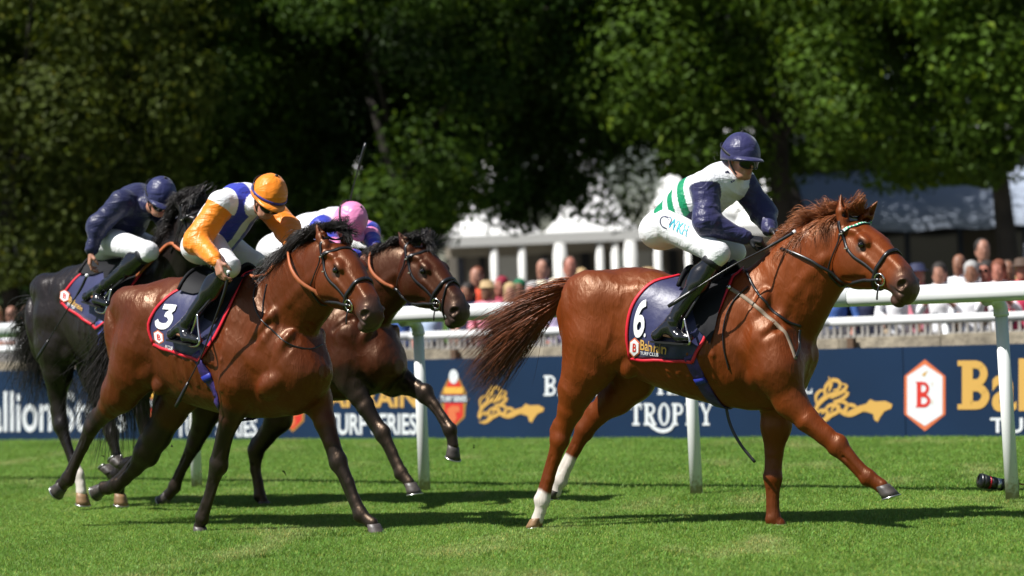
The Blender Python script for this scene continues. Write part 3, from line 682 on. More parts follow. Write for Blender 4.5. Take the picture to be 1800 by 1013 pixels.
# ------------------------------------------------------------------ trees
def leaf_mat(name, a, b, tr=.45):
    m = mat(name, rough=.6, spec=.18); N, L, bs = nodes_of(m)
    at = N.new('ShaderNodeAttribute'); at.attribute_name = 'tint'; L.new(at.outputs['Color'], bs.inputs['Base Color'])
    t = N.new('ShaderNodeBsdfTranslucent'); mm = N.new('ShaderNodeMix'); mm.data_type = 'RGBA'; mm.blend_type = 'MULTIPLY'; mm.inputs[0].default_value = 1; mm.inputs[7].default_value = (1.5, 1.4, .6, 1)
    L.new(at.outputs['Color'], mm.inputs[6]); L.new(mm.outputs[2], t.inputs[0]); ms = N.new('ShaderNodeMixShader'); ms.inputs[0].default_value = tr; L.new(bs.outputs[0], ms.inputs[1]); L.new(t.outputs[0], ms.inputs[2]); L.new(ms.outputs[0], N['Material Output'].inputs[0])
    return m
m_leaf = leaf_mat('tree_leaves', 0, 0, .28); m_bark = mat('tree_bark', (.032, .026, .020), .9, bump=(9, .8, .05, (1, 1, .2)), var=(4, .6, 1.3))
def tree(u, D, R, z0, z1, n, leaf, col, label, seed, trunk=.28, hang=0, nclump=None, kind='tree', crad=.72, keep=None, tu=None):
    g = np.random.default_rng(seed); base = facing(u, D); cx, cy = base[0], base[1]
    tx = cx if tu is None else facing(tu, D)[0]
    rt = root('tree', Matrix.Translation((tx, cy, 0)), label, 'tree', 'big shady trees behind the crowd')
    nc = nclump or int(34+R*R*4.0); C_ = []
    while len(C_) < nc:
        q = g.uniform(-1, 1, 3)
        r = np.linalg.norm(q)
        if r > 1 or r < .35: continue
        z = (z0+z1)/2+q[2]*(z1-z0)/2; p = np.array([cx+q[0]*R, cy+q[1]*R*.85, z])
        if keep is not None and not keep(p): continue
        C_.append(p)
    C_ = np.array(C_); rad = crad*(.6+.8*g.random(nc))
    ci = g.integers(0, nc, n); off = g.normal(0, .5, (n, 3)); off /= np.maximum(np.linalg.norm(off, axis=1, keepdims=True), 1e-3)**.5
    P0 = C_[ci]+off*rad[ci][:, None]*np.array([1.1, 1.1, .75]); P0[:, 2] -= hang*g.random(n)**2
    lowz = z0+.9*(vnoise(np.c_[P0[:, 0], P0[:, 1]*.3, P0[:, 0]*0+seed], .9)-.5); P0[:, 2] = np.maximum(P0[:, 2], lowz)
    nr_ = off*np.array([1, 1, .9])*1.5+g.normal(0, .42, (n, 3))+np.array([0, 0, .55]); nr_ /= np.linalg.norm(nr_, axis=1, keepdims=True)
    a = np.cross(nr_, g.normal(0, 1, (n, 3))); a /= np.linalg.norm(a, axis=1, keepdims=True); b = np.cross(nr_, a)
    sz = leaf*(.6+.8*g.random(n))[:, None]; bend = nr_*sz*.18
    V = np.stack([P0-a*sz*.5, P0-b*sz*.33+bend, P0+a*sz*.55, P0+b*sz*.33+bend], 1).reshape(-1, 3); o = (np.arange(n)*4)[:, None]
    Fc = np.concatenate([np.concatenate([o, o+1, o+2], 1), np.concatenate([o, o+2, o+3], 1)])
    cl = np.array(col)*(.65+.7*g.random((nc, 1)))[ci]*(.7+.6*g.random((n, 1))); yl = g.random(n) < .06; cl[yl] *= (1.9, 1.5, .8)
    part('crown', V, Fc, m_leaf, rt, I4, smooth=False, col=np.repeat(cl, 4, axis=0))
    hz = z0+.28*(z1-z0)
    m = MB(); m.tube(curve([(tx, cy, -.1), (tx+.05, cy, 1.2), (tx*.9+cx*.1-.06, cy+.05, z0+.8), (cx+.1, cy, hz)], 10), np.interp(np.linspace(0, 1, 10), [0, .1, 1], [trunk*1.25, trunk, trunk*.5]), n=12); m.out('trunk', m_bark, rt, I4)
    for k in range(6):
        e = C_[g.integers(0, nc)]; s_ = np.array([tx*.6+cx*.4, cy, z0+.5+(hz-z0)*g.random()]); md = (s_+e)/2+np.array([0, 0, .35])
        m = MB(); m.tube(curve([s_, md, e], 8), np.linspace(trunk*.35, .02, 8), n=7); m.out('limb', m_bark, rt, I4)
zz = lambda v, D: 1.45+(540-v)/(5000/D)
GR = (.022, .052, .006); OL = (.068, .092, .014); YG = (.060, .112, .010)  # leaf tones carry painted light: dark for shaded crowns, paler for sunlit ones
tree(20, 47, 3.3, zz(500, 47), 10.5, 62000, .105, OL, 'olive green tree with low hanging foliage at the far left', 1, hang=1.0, trunk=.2)
tree(240, 51, 4.1, zz(440, 51), 11.5, 71300, .112, YG, 'yellow green tree rising behind the rider in dark navy', 2, tu=215)
tree(440, 55, 3.9, zz(430, 55), 12, 55800, .112, GR, 'darkest tree between the navy rider and the orange cap', 3)
tree(655, 49, 3.7, zz(430, 49), 12, 68200, .112, (.038, .075, .007), 'tree with sunlit sprays rising above the upright whip', 4, tu=720, trunk=.13)
tree(905, 50, 3.9, zz(405, 50), 11.5, 74400, .112, GR, 'dark leafed tree whose ragged edge hangs over the white marquee', 5, hang=.5, tu=742)
tree(1150, 54, 3.6, zz(392, 54), 12, 71300, .112, (.030, .062, .006), 'shaded tree above the leading rider\'s back', 6, hang=.4, tu=1235)
tree(1387, 48, 4.1, zz(340, 48), 11, 71300, .112, YG, 'sunlit tree whose trunk stands beside the leading rider\'s face', 7, trunk=.26, hang=.3)
tree(1745, 46, 3.7, zz(352, 46), 11, 68200, .112, YG, 'bright leafed tree above the slate blue awning on the right', 8, trunk=.2, hang=.4, tu=1772)
tree(-520, 50, 4.6, zz(470, 50), 11.5, 30000, .17, YG, 'broad tree standing left of the clubhouse, beyond the dark horse', 9)
tree(2350, 50, 4.6, zz(400, 50), 11.5, 30000, .17, YG, 'broad tree standing past the right end of the pavilion', 10)
# further trees closing the view
k = 0
labs_b = ['back row tree seen dimly at the extreme left edge', 'back row tree filling the gap behind the navy rider', 'back row tree behind the dark gap left of the orange cap', 'back row tree in deep shade over the whip tip', 'back row tree filling the dark top centre', 'back row tree over the leading rider\'s helmet', 'back row tree closing the gap above the chestnut ears', 'back row tree at the extreme right edge', 'back row tree far out to the left', 'back row tree left of the clubhouse', 'back row tree right of the pavilion', 'back row tree far out to the right']
for u, v0 in ((-60, 500), (190, 500), (440, 490), (660, 470), (950, 270), (1200, 250), (1460, 270), (1750, 250), (-700, 500), (-420, 500), (2150, 300), (2500, 400)):
    tree(u, 72, 4.6, zz(v0, 72), 14, 20000, .28, (.016, .034, .008), labs_b[k], 20+k, trunk=.3 if u < 700 else .12, nclump=190, crad=1.0); k += 1
# hedge closing the dark lower middle
gh = np.random.default_rng(5); n = 26000; a, b = facing(-300, 58)[0], facing(770, 58)[0]
P0 = np.stack([a+(b-a)*gh.random(n), 58+gh.normal(0, .45, n), .2+2.6*gh.random(n)**.9], 1); nr_ = gh.normal(0, 1, (n, 3)); nr_ /= np.linalg.norm(nr_, axis=1, keepdims=True); a_ = np.cross(nr_, gh.normal(0, 1, (n, 3))); a_ /= np.linalg.norm(a_, axis=1, keepdims=True); b_ = np.cross(nr_, a_); sz = .12+.08*gh.random((n, 1))
V = np.stack([P0-a_*sz*.5, P0-b_*sz*.35, P0+a_*sz*.5, P0+b_*sz*.35], 1).reshape(-1, 3); o = (np.arange(n)*4)[:, None]
hd = link('hedge', new_mesh('hedge', V, np.concatenate([np.concatenate([o, o+1, o+2], 1), np.concatenate([o, o+2, o+3], 1)]), m_leaf, smooth=False, col=np.repeat(np.array(GR)*(.5+.6*gh.random((n, 1))), 4, axis=0)))
tag(hd, 'dark clipped hedge in shade behind the left hand riders', 'hedge')
# ------------------------------------------------------------------ horses
HEAD_S = [-.06, -.02, .04, .12, .20, .28, .36, .44, .50, .55, .585, .605]
HEAD_T = [-.04, -.004, .014, .026, .026, .016, .002, -.012, -.022, -.040, -.064, -.095]
HEAD_B = [-.08, -.16, -.222, -.252, -.248, -.218, -.180, -.155, -.152, -.158, -.16, -.13]
HEAD_W = [.045, .066, .080, .086, .082, .070, .058, .052, .055, .058, .050, .02]
LM = dict(eye=(.195, -.035, .098), feye=(.20, -.02, -.098), nos=(.55, -.078, .062), nose=(.60, -.062, 0), ear=(-.01, -.005, .055), fear=(-.01, -.005, -.055),
          chin=(.53, -.205, 0), bit=(.40, -.122, .060), jaw=(.09, -.25, .0))
HV = np.array((.94, 1.25, 1.2))      # length, depth and breadth of a racehorse's head against the table above
def rodr(v):
    a = np.linalg.norm(v)
    if a < 1e-9: return np.eye(3)
    k = v/a; K = np.array([[0, -k[2], k[1]], [k[2], 0, -k[0]], [-k[1], k[0], 0]])
    return np.eye(3)+math.sin(a)*K+(1-math.cos(a))*K@K
def fit_head(fr, obs, w0, init=(0.75, 0.35), S=1.0):
    """pose of the head (origin at the poll) whose landmarks project where the picture shows them"""
    p0 = fr.P(*obs['poll'], w0)
    el, yaw = init
    A = np.array([math.cos(el)*math.cos(yaw), -math.cos(el)*math.sin(yaw), -math.sin(el)]); Bv = np.array([0, 0, 1.0]); Bv = Bv-A*(A@Bv); Bv /= np.linalg.norm(Bv)
    Cv = np.cross(A, Bv)          # near side (-y)
    if Cv[1] > 0: Cv = -Cv
    R0 = np.stack([A, Bv, Cv], 1)
    keys = [k for k in obs if k in LM]; L_ = np.array([LM[k] for k in keys])*S*HV; O_ = np.array([obs[k] for k in keys], float)
    x = np.zeros(9)
    def res(x):
        R = rodr(x[:3])@R0; p = p0+x[3:6]
        r = (fr.px(p+(L_*np.exp(x[6:9]))@R.T)-O_).ravel()
        return np.r_[r, x[4]*60, x[:3]*1.0, x[3]*10, x[5]*10, x[6:9]*300]
    for _ in range(40):
        r = res(x); J = np.stack([(res(x+np.eye(9)[i]*1e-4)-r)/1e-4 for i in range(9)], 1)
        x = x-np.linalg.solve(J.T@J+1e-3*np.eye(9), J.T@r)*0.8
    r = res(x)[:2*len(keys)].reshape(-1, 2)
    print('head fit', {k: tuple(np.round(q, 1)) for k, q in zip(keys, r)}, np.exp(x[6:9]).round(3), S)
    return p0+x[3:6], rodr(x[:3])@R0

MUSC = [(.20, .76, .13, (.24, .122, .15), -15, .04), (.11, .50, .140, (.080, .105, .24), 12, .025), (.30, .72, .125, (.15, .11, .11), -30, .035), (.27, .20, .155, (.12, .095, .10), 40, .03), (.21, .42, .165, (.16, .085, .115), 60, .028),
        (.835, .66, .150, (.20, .082, .065), 66, .026), (.785, .45, .168, (.15, .085, .090), -38, .026), (.85, .27, .168, (.12, .080, .080), 30, .026), (.895, .60, .13, (.16, .075, .05), 60, .024), (.91, .42, .085, (.10, .08, .15), 80, .09), (.72, .30, .17, (.13, .07, .12), 10, .05), (.58, .45, .18, (.30, .095, .16), 0, .08),
        (.365, .80, .175, (.035, .03, .035), 0, .05), (.315, .10, .165, (.05, .045, .06), 0, .04), (.16, .84, .07, (.15, .06, .07), -20, .04)]
FURR = [([(.775, .70), (.74, .48), (.755, .24)], .003, .03), ([(.885, .85), (.865, .6), (.885, .36)], .002, .03), ([(.36, .72), (.325, .45), (.34, .20)], .003, .035), ([(.17, .62), (.19, .42), (.215, .2)], .002, .02)]
def horse(sp):
    fr = sp['frame']; P = fr.P; S = sp.get('hs', 1.0)
    pts = []
    for L_ in sp['legs']: pts += [P(*q[:3]) for q in L_['chain']]
    pts += [P(*q) for q in sp['top']]+[P(*q) for q in sp['bot']]
    hp, hR = sp['head']
    hw = lambda a, b, c: hp+hR@(np.array([a, b, c], float)*S*HV)
    pts += [hw(*q) for q in ((-.2, .05, .1), (-.2, .05, -.1), (.62, -.2, 0), (.1, -.25, 0))]
    pts = np.array(pts); lo = pts.min(0)-.12; hi = pts.max(0)+.12; lo[1] = min(lo[1], -.42); hi[1] = max(hi[1], .42); lo[2] = max(lo[2], -.02)
    F = Field(lo, hi, sp.get('h', .008))
    # trunk from its outline
    top = np.array([P(*q) for q in sp['top']]); bot = np.array([P(*q) for q in sp['bot']])
    tf, tz = top[:, 0], top[:, 2]; bf, bz = bot[:, 0], bot[:, 2]
    it = np.argsort(tf); ib = np.argsort(bf); tf, tz, bf, bz = tf[it], tz[it], bf[ib], bz[ib]
    f0 = min(tf[0], bf[0]); f1 = max(tf[-1], bf[-1]); Sx = np.linspace(f0, f1, 26); u = (Sx-f0)/(f1-f0)
    wid = np.interp(u, [0, .03, .1, .2, .32, .45, .58, .7, .82, .92, .97, 1], np.array([.04, .12, .20, .25, .245, .275, .29, .27, .235, .19, .13, .05])*sp.get('girth', 1))
    F.prof((0, 0, 0), (1, 0, 0), (0, 0, 1), (0, 1, 0), Sx, np.interp(Sx, tf, tz), np.interp(Sx, bf, bz), wid, n=2.15, k=.02)
    sp['f0f1'] = (f0, f1)
    X = lambda t: f0+t*(f1-f0)
    # neck
    nk = sp['neck']
    for a, b in zip(nk[:-1], nk[1:]):
        F.cap(P(*a[:3]), P(*b[:3]), a[3], b[3], k=.07, fy=sp.get('nflat', .55))
    # legs
    for L_ in sp['legs']:
        ch = L_['chain']; q = [P(*c[:3]) for c in ch]; rr = [c[3]*(.89 if L_['joint'] < i_ < L_['fet'] else (.94 if i_ == L_['joint']-1 and c[3] < .09 else 1)) for i_, c in enumerate(ch)]
        for i in range(len(ch)-1):
            big = rr[i] > .09; fl = .8 if big else .74
            F.cap(q[i], q[i+1], rr[i], rr[i+1], k=.07 if rr[i] > .12 else (.045 if big else .016), fy=fl)
        sgn = -1 if ch[-1][2] > 0 else 1
        if L_['kind'] == 'hind':
            j = L_['joint']; h_ = q[j]; up = q[j]-q[j-1]; up = up/np.linalg.norm(up); lowd = q[j+1]-q[j]; lowd /= np.linalg.norm(lowd)
            back = lowd-up; back = -np.array([abs(up[2]), 0, up[0]*np.sign(-up[2])]) if np.linalg.norm(back) < .05 else back
            bk = np.cross(np.array([0, 1.0, 0]), up); bk /= np.linalg.norm(bk)
            if bk[0] > 0: bk = -bk
            F.cap(h_+bk*rr[j]*.35, h_+bk*rr[j]*.95-up*.045, rr[j]*.55, rr[j]*.38, k=.03, fy=.8)          # point of hock
            F.cap(h_+bk*rr[j]*.9-up*.04, q[j-1]+bk*rr[j-1]*.75, .016, .03, k=.03)               # tendon
            F.ell(h_-bk*rr[j]*.3+np.array([0, sgn*.02, 0]), (rr[j]*.6, .035, rr[j]*.8), k=.03)
        else:
            j = L_['joint']; h_ = q[j]; ax = q[j]-q[j-1]; ax /= np.linalg.norm(ax); bk = np.cross(np.array([0, 1.0, 0]), ax)
            if bk[0] > 0: bk = -bk
            F.ell(h_-bk*rr[j]*.25, (rr[j]*.85, rr[j]*.72, rr[j]*1.05), k=.02)
            F.cap(h_+bk*rr[j]*.75-ax*.012, h_+bk*rr[j]*.5+ax*.04, .018, .014, k=.02)               # accessory carpal
            F.cap(q[j-2]+np.array([0, sgn*.022, 0])+ax*.02, q[j-1]*.5+h_*.5+np.array([0, sgn*.014, 0]), rr[j-2]*.62, .020, k=.02)   # extensor muscle
            F.cap(q[j-2]+bk*rr[j-2]*.45, q[j-1]*.4+h_*.6+bk*rr[j]*.35, rr[j-2]*.5, .018, k=.02)
        # tendons, fetlock ergot
        jf = L_['fet']; a_, b_ = q[L_['joint']], q[jf]; ax = (b_-a_)/np.linalg.norm(b_-a_); bk = np.cross(np.array([0, 1.0, 0]), ax)
        if L_['kind'] == 'fore' and (q[-1]-q[jf])@bk > 0: bk = -bk
        if L_['kind'] == 'hind' and bk[0] > 0: bk = -bk
        F.cap(a_+bk*rr[L_['joint']]*.55+ax*.05, b_+bk*rr[jf]*.62-ax*.01, .0145, .018, k=.008)
        for s_ in (1, -1):
            F.cap(a_*.72+b_*.28+bk*rr[jf]*.20+np.array([0, .034*s_, 0]), a_*.15+b_*.85+bk*rr[jf]*.30+np.array([0, .034*s_, 0]), .0075, .0075, k=.010, sub=True)
            F.ell(a_-bk*.006+np.array([0, .034*s_, 0])*(1 if L_['kind'] == 'fore' else .9), (.020, .012, .026), k=.014)
        F.ell(b_+bk*rr[jf]*.45, (rr[jf]*.55, rr[jf]*.62, rr[jf]*.6), k=.015)
    # muscle bellies and the furrows between them, in fractions of the trunk
    tb = lambda t, h_, w_: (lambda f: np.array([f, -w_, np.interp(f, bf, bz)*(1-h_)+np.interp(f, tf, tz)*h_]))(f0+t*(f1-f0))
    for t, h_, w_, r_, an, k_ in MUSC:
        a = math.radians(an); R = np.array([[math.cos(a), 0, -math.sin(a)], [0, 1, 0], [math.sin(a), 0, math.cos(a)]])
        for s_ in (1, -1): F.ell(tb(t, h_, w_*s_), r_, R=R, k=k_)
    for k_ in range(6):          # ribs, faint
        t_ = .47+.045*k_; pp = F.snap(np.array([tb(t_+.01*z_, h_, .28*s_) for s_ in (1, -1) for z_, h_ in ((0, .62), (-1, .42), (-1.5, .22))]), -.006, 12)
        for o_ in (0, 3):
            for a, b in ((0, 1), (1, 2)): F.cap(pp[o_+a], pp[o_+b], .0085, .0085, k=.022)
    for i in range(len(nk)-1):   # jugular furrow and the muscle above it
        for s_ in (1, -1):
            e_ = []
            for q_ in (nk[i], nk[i+1]):
                c_ = P(*q_[:3]); d_ = P(*nk[-1][:3])-P(*nk[0][:3]); d_ /= np.linalg.norm(d_); n_ = np.array([d_[2], 0, -d_[0]]); e_.append((c_, n_, q_[3]))
            pa, pb = [c_+n_*r_*.52+np.array([0, -s_*.3, 0]) for c_, n_, r_ in e_]; pp = F.snap(np.array([pa, pb]), 0, 14); F.cap(pp[0], pp[1], .006, .006, k=.05, sub=True)
            pa, pb = [c_+n_*r_*.22+np.array([0, -s_*r_*.40, 0]) for c_, n_, r_ in e_]; F.cap(pa, pb, e_[0][2]*.19, e_[1][2]*.17, k=.03)
    for pts_, r_, k_ in ():
        for s_ in (1, -1):
            pp = F.snap(np.array([tb(t, h_, .28*s_) for t, h_ in pts_]), 0.0, 14); c_ = curve(pp, 12)
            for a, b in zip(c_[:-1], c_[1:]): F.cap(a, b, r_, r_, k=k_, sub=True)
    # head
    A, B, Cc = hR[:, 0], hR[:, 1], hR[:, 2]
    F.prof(hp, A, B, Cc, np.array(HEAD_S)*S*HV[0], np.array(HEAD_T)*S*HV[1], np.array(HEAD_B)*S*HV[1], np.array(HEAD_W)*S*HV[2], n=2.3, k=.03)
    for s_ in (1, -1):
        F.ell(hw(.185, -.014, .072*s_), np.array((.05, .018, .020))*S*HV*1.0, R=hR, k=.03)                # brow
        F.ell(hw(.135, -.135, .052*s_), np.array((.115, .095, .042))*S*HV*1.0, R=hR, k=.02)              # cheek
        F.cap(hw(.235, -.075, .072*s_), hw(.37, -.088, .054*s_), .013*S, .007*S, k=.02)
        F.cap(hw(.10, -.012, .062*s_), hw(.03, -.04, .07*s_), .02*S, .026*S, k=.02)
        F.cap(hw(.24, -.012, .044*s_), hw(.47, -.035, .028*s_), .011*S, .012*S, k=.03)              # nasal edge
        F.ell(hw(.54, -.080, .046*s_), np.array((.038, .034, .022))*S*HV*1.0, R=hR, k=.014)
        F.ell(hw(.568, -.062, .058*s_), np.array((.022, .017, .016))*S*HV*1.0, R=hR, k=.008, sub=True)
        F.ell(hw(.552, -.080, .064*s_), np.array((.024, .023, .02))*S*HV*1.0, R=hR, k=.006, sub=True)
        F.ell(hw(.195, -.036, .095*s_), np.array((.027, .018, .022))*S*HV*1.0, R=hR, k=.01, sub=True)
        F.cap(hw(.445, -.118, .064*s_), hw(.61, -.112, .05*s_), .007*S, .007*S, k=.008, sub=True)
        F.cap(hw(.30, -.16, .062*s_), hw(.18, -.215, .075*s_), .012*S, .012*S, k=.02, sub=True)
        F.ell(hw(.09, -.035, .092*s_), np.array((.035, .018, .012))*S*HV*1.0, R=hR, k=.02, sub=True)
        # ear
        et = np.array(sp['ears'][0 if s_ > 0 else 1], float); eb = hw(-.012, -.02, .058*s_); tip = P(*et[:3]); L1 = tip-eb; n_ = np.linalg.norm(L1)
        tip = eb+L1/n_*min(n_, .185); d_ = (tip-eb)/np.linalg.norm(tip-eb); mid = eb+(tip-eb)*.42
        fwd = sp.get('earface', (.75, -.5, .1)); fwd = np.array(fwd)-d_*(d_@np.array(fwd)); fwd /= np.linalg.norm(fwd)
        F.cap(eb, mid, .036, .038, k=.02); F.cap(mid, tip, .038, .005, k=.012)
        F.cap(mid-(mid-eb)*.35+fwd*.02, tip-(tip-mid)*.18+fwd*.012, .022, .004, k=.006, sub=True)
    F.ell(hw(.525, -.168, 0), np.array((.045, .024, .034))*S*HV*1.0, R=hR, k=.02)
    V, Q = F.mesh(1)
    # low relief: fibre bundles over shoulder and haunch, creases of the neck
    nrm_ = F.grad(V); mk = sm(V[:, 2], .72, .98); q1 = V*np.array([1, 1, .55])@np.array([[.8, 0, .6], [0, 1, 0], [-.6, 0, .8]])
    hlr = (V-hp)@hR; mk = mk*(.25+.75*sm(np.linalg.norm(hlr-np.array([.25, -.1, 0]), axis=1), .38, .5))
    V = V+nrm_*(mk*((1-np.abs(2*vnoise(q1, 7.5)-1))*.0095+(1-np.abs(2*vnoise(q1+3, 17)-1))*.0035+(1-np.abs(2*vnoise(q1*np.array([1, 1, 2.2])+7, 24)-1))*.0022-.007))[:, None]
    # coat
    N_ = len(V); base = np.array(sp['coat']); col = np.tile(base, (N_, 1)).astype(float)
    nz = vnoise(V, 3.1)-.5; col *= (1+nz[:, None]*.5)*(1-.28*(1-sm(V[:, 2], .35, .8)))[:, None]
    def dab(d, r0, r1, c_, st=1.0):
        w_ = ((1-sm(d, r0, r1))*st)[:, None]; col[:] = col*(1-w_)+np.array(c_)*w_
    black = sp.get('black', (.008, .007, .007))
    jit = (vnoise(V, 25)-.5)*.03
    for L_ in sp['legs']:
        ch = L_['chain']; q = [P(*c[:3]) for c in ch]
        if L_.get('dark'):
            i0 = L_['dark'][0]
            for i in range(i0, len(q)-1):
                d, t = segdist(V, q[i], q[i+1]); dab(d+jit, ch[i][3]+.03, ch[i][3]+.10, black, L_['dark'][1] if i == i0 else 1)
        if L_.get('sock'):
            for i in range(L_['sock'], len(q)-1):
                d, t = segdist(V, q[i], q[i+1]); dab(d+jit*.5, ch[i][3]+.012, ch[i][3]+.035, (.62, .56, .50))
    hl = (V-hp)@hR/S/HV      # head coordinates
    mz = (.035, .026, .024)
    ins = (np.abs(hl[:, 2]) < .13) & (hl[:, 1] < .1) & (hl[:, 1] > -.28)
    e = sm(hl[:, 0]+.45*np.maximum(-hl[:, 1]-.09, 0)+(vnoise(V, 14)-.5)*.05, .40, .54)*ins*sp.get('muzzle', .85)
    col = col*(1-e[:, None])+np.array(mz)*e[:, None]
    for s_ in (1, -1):
        dab(np.linalg.norm((hl-np.array([.197, -.04, .095*s_]))*np.array([1, 1.1, 1]), axis=1), .022, .05, mz, .95)
        dab(np.linalg.norm(hl-np.array([.556, -.072, .06*s_]), axis=1), .01, .03, (.012, .008, .008), 1)
        d, t = segdist(hl, (.445, -.118, .06*s_), (.60, -.112, .045*s_)); dab(d, .004, .013, (.03, .02, .02), .9)
    for m in sp.get('marks', []):
        pp = [P(*q) for q in m[0]]
        for a, b in zip(pp[:-1], pp[1:]): dab(segdist(V, a, b)[0]+jit*.3, m[1], m[2], m[3], m[4])
    # inside of ears
    for i, s_ in enumerate((1, -1)):
        et = sp['ears'][i]; d, t = segdist(V, hw(-.03, -.0, .058*s_), P(*et[:3])); dab(d, .0, .022, (.03, .015, .01), .7)
    M = fr.M; base_pt = fr.M @ Matrix.Translation((sum(sp['f0f1'])/2, 0, 0))
    r = root('horse', base_pt, sp['label'], 'horse', 'racehorses galloping on the turf')
    rg = 1 - .55*np.clip(e, 0, 1)
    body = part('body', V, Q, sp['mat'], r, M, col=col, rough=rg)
    # eyes
    for s_ in (1, -1):
        m = MB(); c = hw(.195, -.036, .083*s_); m.lathe([(-.022, .001), (-.02, .009), (-.015, .0155), (-.007, .0205), (0, .022), (.007, .0205), (.015, .0155), (.02, .009), (.022, .001)], c=c, axis=hR[:, 1], n=16)
        m.out('eye', MT['eye'], r, M)
    # hooves with shoes
    for L_ in sp['legs']:
        pc, ps, pt = [P(*q) for q in L_['hoof']]; dn = ps-pc; H = np.linalg.norm(dn); tw = pt-ps; tw /= np.linalg.norm(tw)
        dnu = dn/H; lat = np.cross(tw, dnu); lat /= np.linalg.norm(lat); nrm = np.cross(lat, tw); nrm = nrm if nrm@dnu > 0 else -nrm
        hh = min(max(H, .055), .085); V2 = []; nseg = 22; rings = [(0, .043, .040, 0), (.04, .048, .044, .004), (.3, .052, .048, .010), (.65, .058, .054, .018), (1, .063, .058, .026), (1.0, .050, .045, .026)]
        for t_, a_, b_, sh in rings:
            for j in range(nseg):
                th = 2*math.pi*j/nseg; cx = math.cos(th)*a_; 
                if cx < 0: cx *= .78
                V2.append(pc+dnu*hh*t_*.3+nrm*hh*t_*.7+tw*(cx+sh)+lat*math.sin(th)*b_)
        Fq = [[i*nseg+j, i*nseg+(j+1) % nseg, (i+1)*nseg+(j+1) % nseg, (i+1)*nseg+j] for i in range(len(rings)-1) for j in range(nseg)]+[list(range(nseg))[::-1], [5*nseg+j for j in range(nseg)]]
        hc = np.array(V2); 
        ho = part('hoof', hc, Fq, MT[L_.get('hoofmat', 'hoof')], r, M)
        cen = pc+dnu*hh*.3+nrm*(hh*.7+.004); m = MB(); arc = [cen+tw*(.026+.058*math.cos(a_)*(1 if math.cos(a_) > 0 else .8))+lat*.053*math.sin(a_) for a_ in np.linspace(-2.5, 2.5, 20)]
        m.ribbon(arc, np.tile(nrm, (20, 1)), .02, .008); m.out('horseshoe', MT['steel'], ho, M)
    return dict(root=r, F=F, M=M, hw=hw, hR=hR, hp=hp, P=P, fr=fr, S=S, X=X, V=V)

def strands(name, Hh, roots, dirs, L, n, mats, width=.0022, seed=1, curlf=.03, mat_=None, parent=None, grav=.25, spr=1.0, clump=9, seg=9, col=None):
    """hair: n thin tapered locks; roots/dirs/L give control rows to blend between"""
    g = np.random.default_rng(seed); roots = np.array(roots); dirs = np.array(dirs); L = np.array(L, float)
    Vv = []; Ff = []; cc = []
    K = len(roots); cl = g.random((clump, 6))
    for i in range(n):
        t = g.random()*(K-1); j = int(t); f = t-j
        p = roots[j]*(1-f)+roots[j+1]*f; d = dirs[j]*(1-f)+dirs[j+1]*f; l = (L[j]*(1-f)+L[j+1]*f)*(0.55+.55*g.random())
        ci = int(t/(K-1)*clump*.999); c = cl[ci]; p = p+g.normal(0, .006, 3)
        d = d/np.linalg.norm(d); side = np.cross(d, [0, 0, 1.0]); side /= np.linalg.norm(side)+1e-9; upv = np.cross(side, d)
        ph = c[0]*6+g.normal(0, .5); am = curlf*(.5+c[1]); k_ = 2+3*c[2]; spread = (g.normal(0, .16, 2)+(c[3:5]-.5)*.35)*spr
        tt = np.linspace(0, 1, seg)[:, None]
        pts = p+d*l*tt+side*(am*np.sin(ph+k_*tt)-am*math.sin(ph)+spread[0]*l*tt**1.4)+upv*(am*.8*np.cos(ph*1.3+k_*tt)-am*.8*math.cos(ph*1.3)+spread[1]*l*tt**1.4)-np.array([0, 0, 1.0])*grav*l*tt**2
        T = np.gradient(pts, axis=0); T /= np.linalg.norm(T, axis=1, keepdims=True)
        a = np.cross(T, g.normal(0, 1, 3)); a /= np.linalg.norm(a, axis=1, keepdims=True); b = np.cross(T, a)
        w = width*(.6+.8*g.random())*(1-tt**2*.85)
        o = len(Vv)*3*seg
        ring = np.stack([pts+a*w, pts-a*w*.5+b*w*.8, pts-a*w*.5-b*w*.8], 1).reshape(-1, 3)
        Vv.append(ring)
        q = np.arange(seg-1)[:, None]*3; 
        for s0, s1 in ((0, 1), (1, 2), (2, 0)): Ff.append(np.concatenate([q+s0, q+s1, q+3+s1, q+3+s0], 1)+o)
        if col is not None:
            c0, c1 = np.array(col[0]), np.array(col[1]); x = np.clip(tt**col[2]+(g.random()-.5)*.5, 0, 1); cc.append(np.repeat(c0*(1-x)+c1*x, 3, axis=0)*(0.7+.6*g.random()))
    V = np.concatenate(Vv); Fc = np.concatenate(Ff)
    o = link(name, new_mesh(name, V, Fc, mat_, col=np.concatenate(cc) if col is not None else None), parent, Hh['M'])
    return o

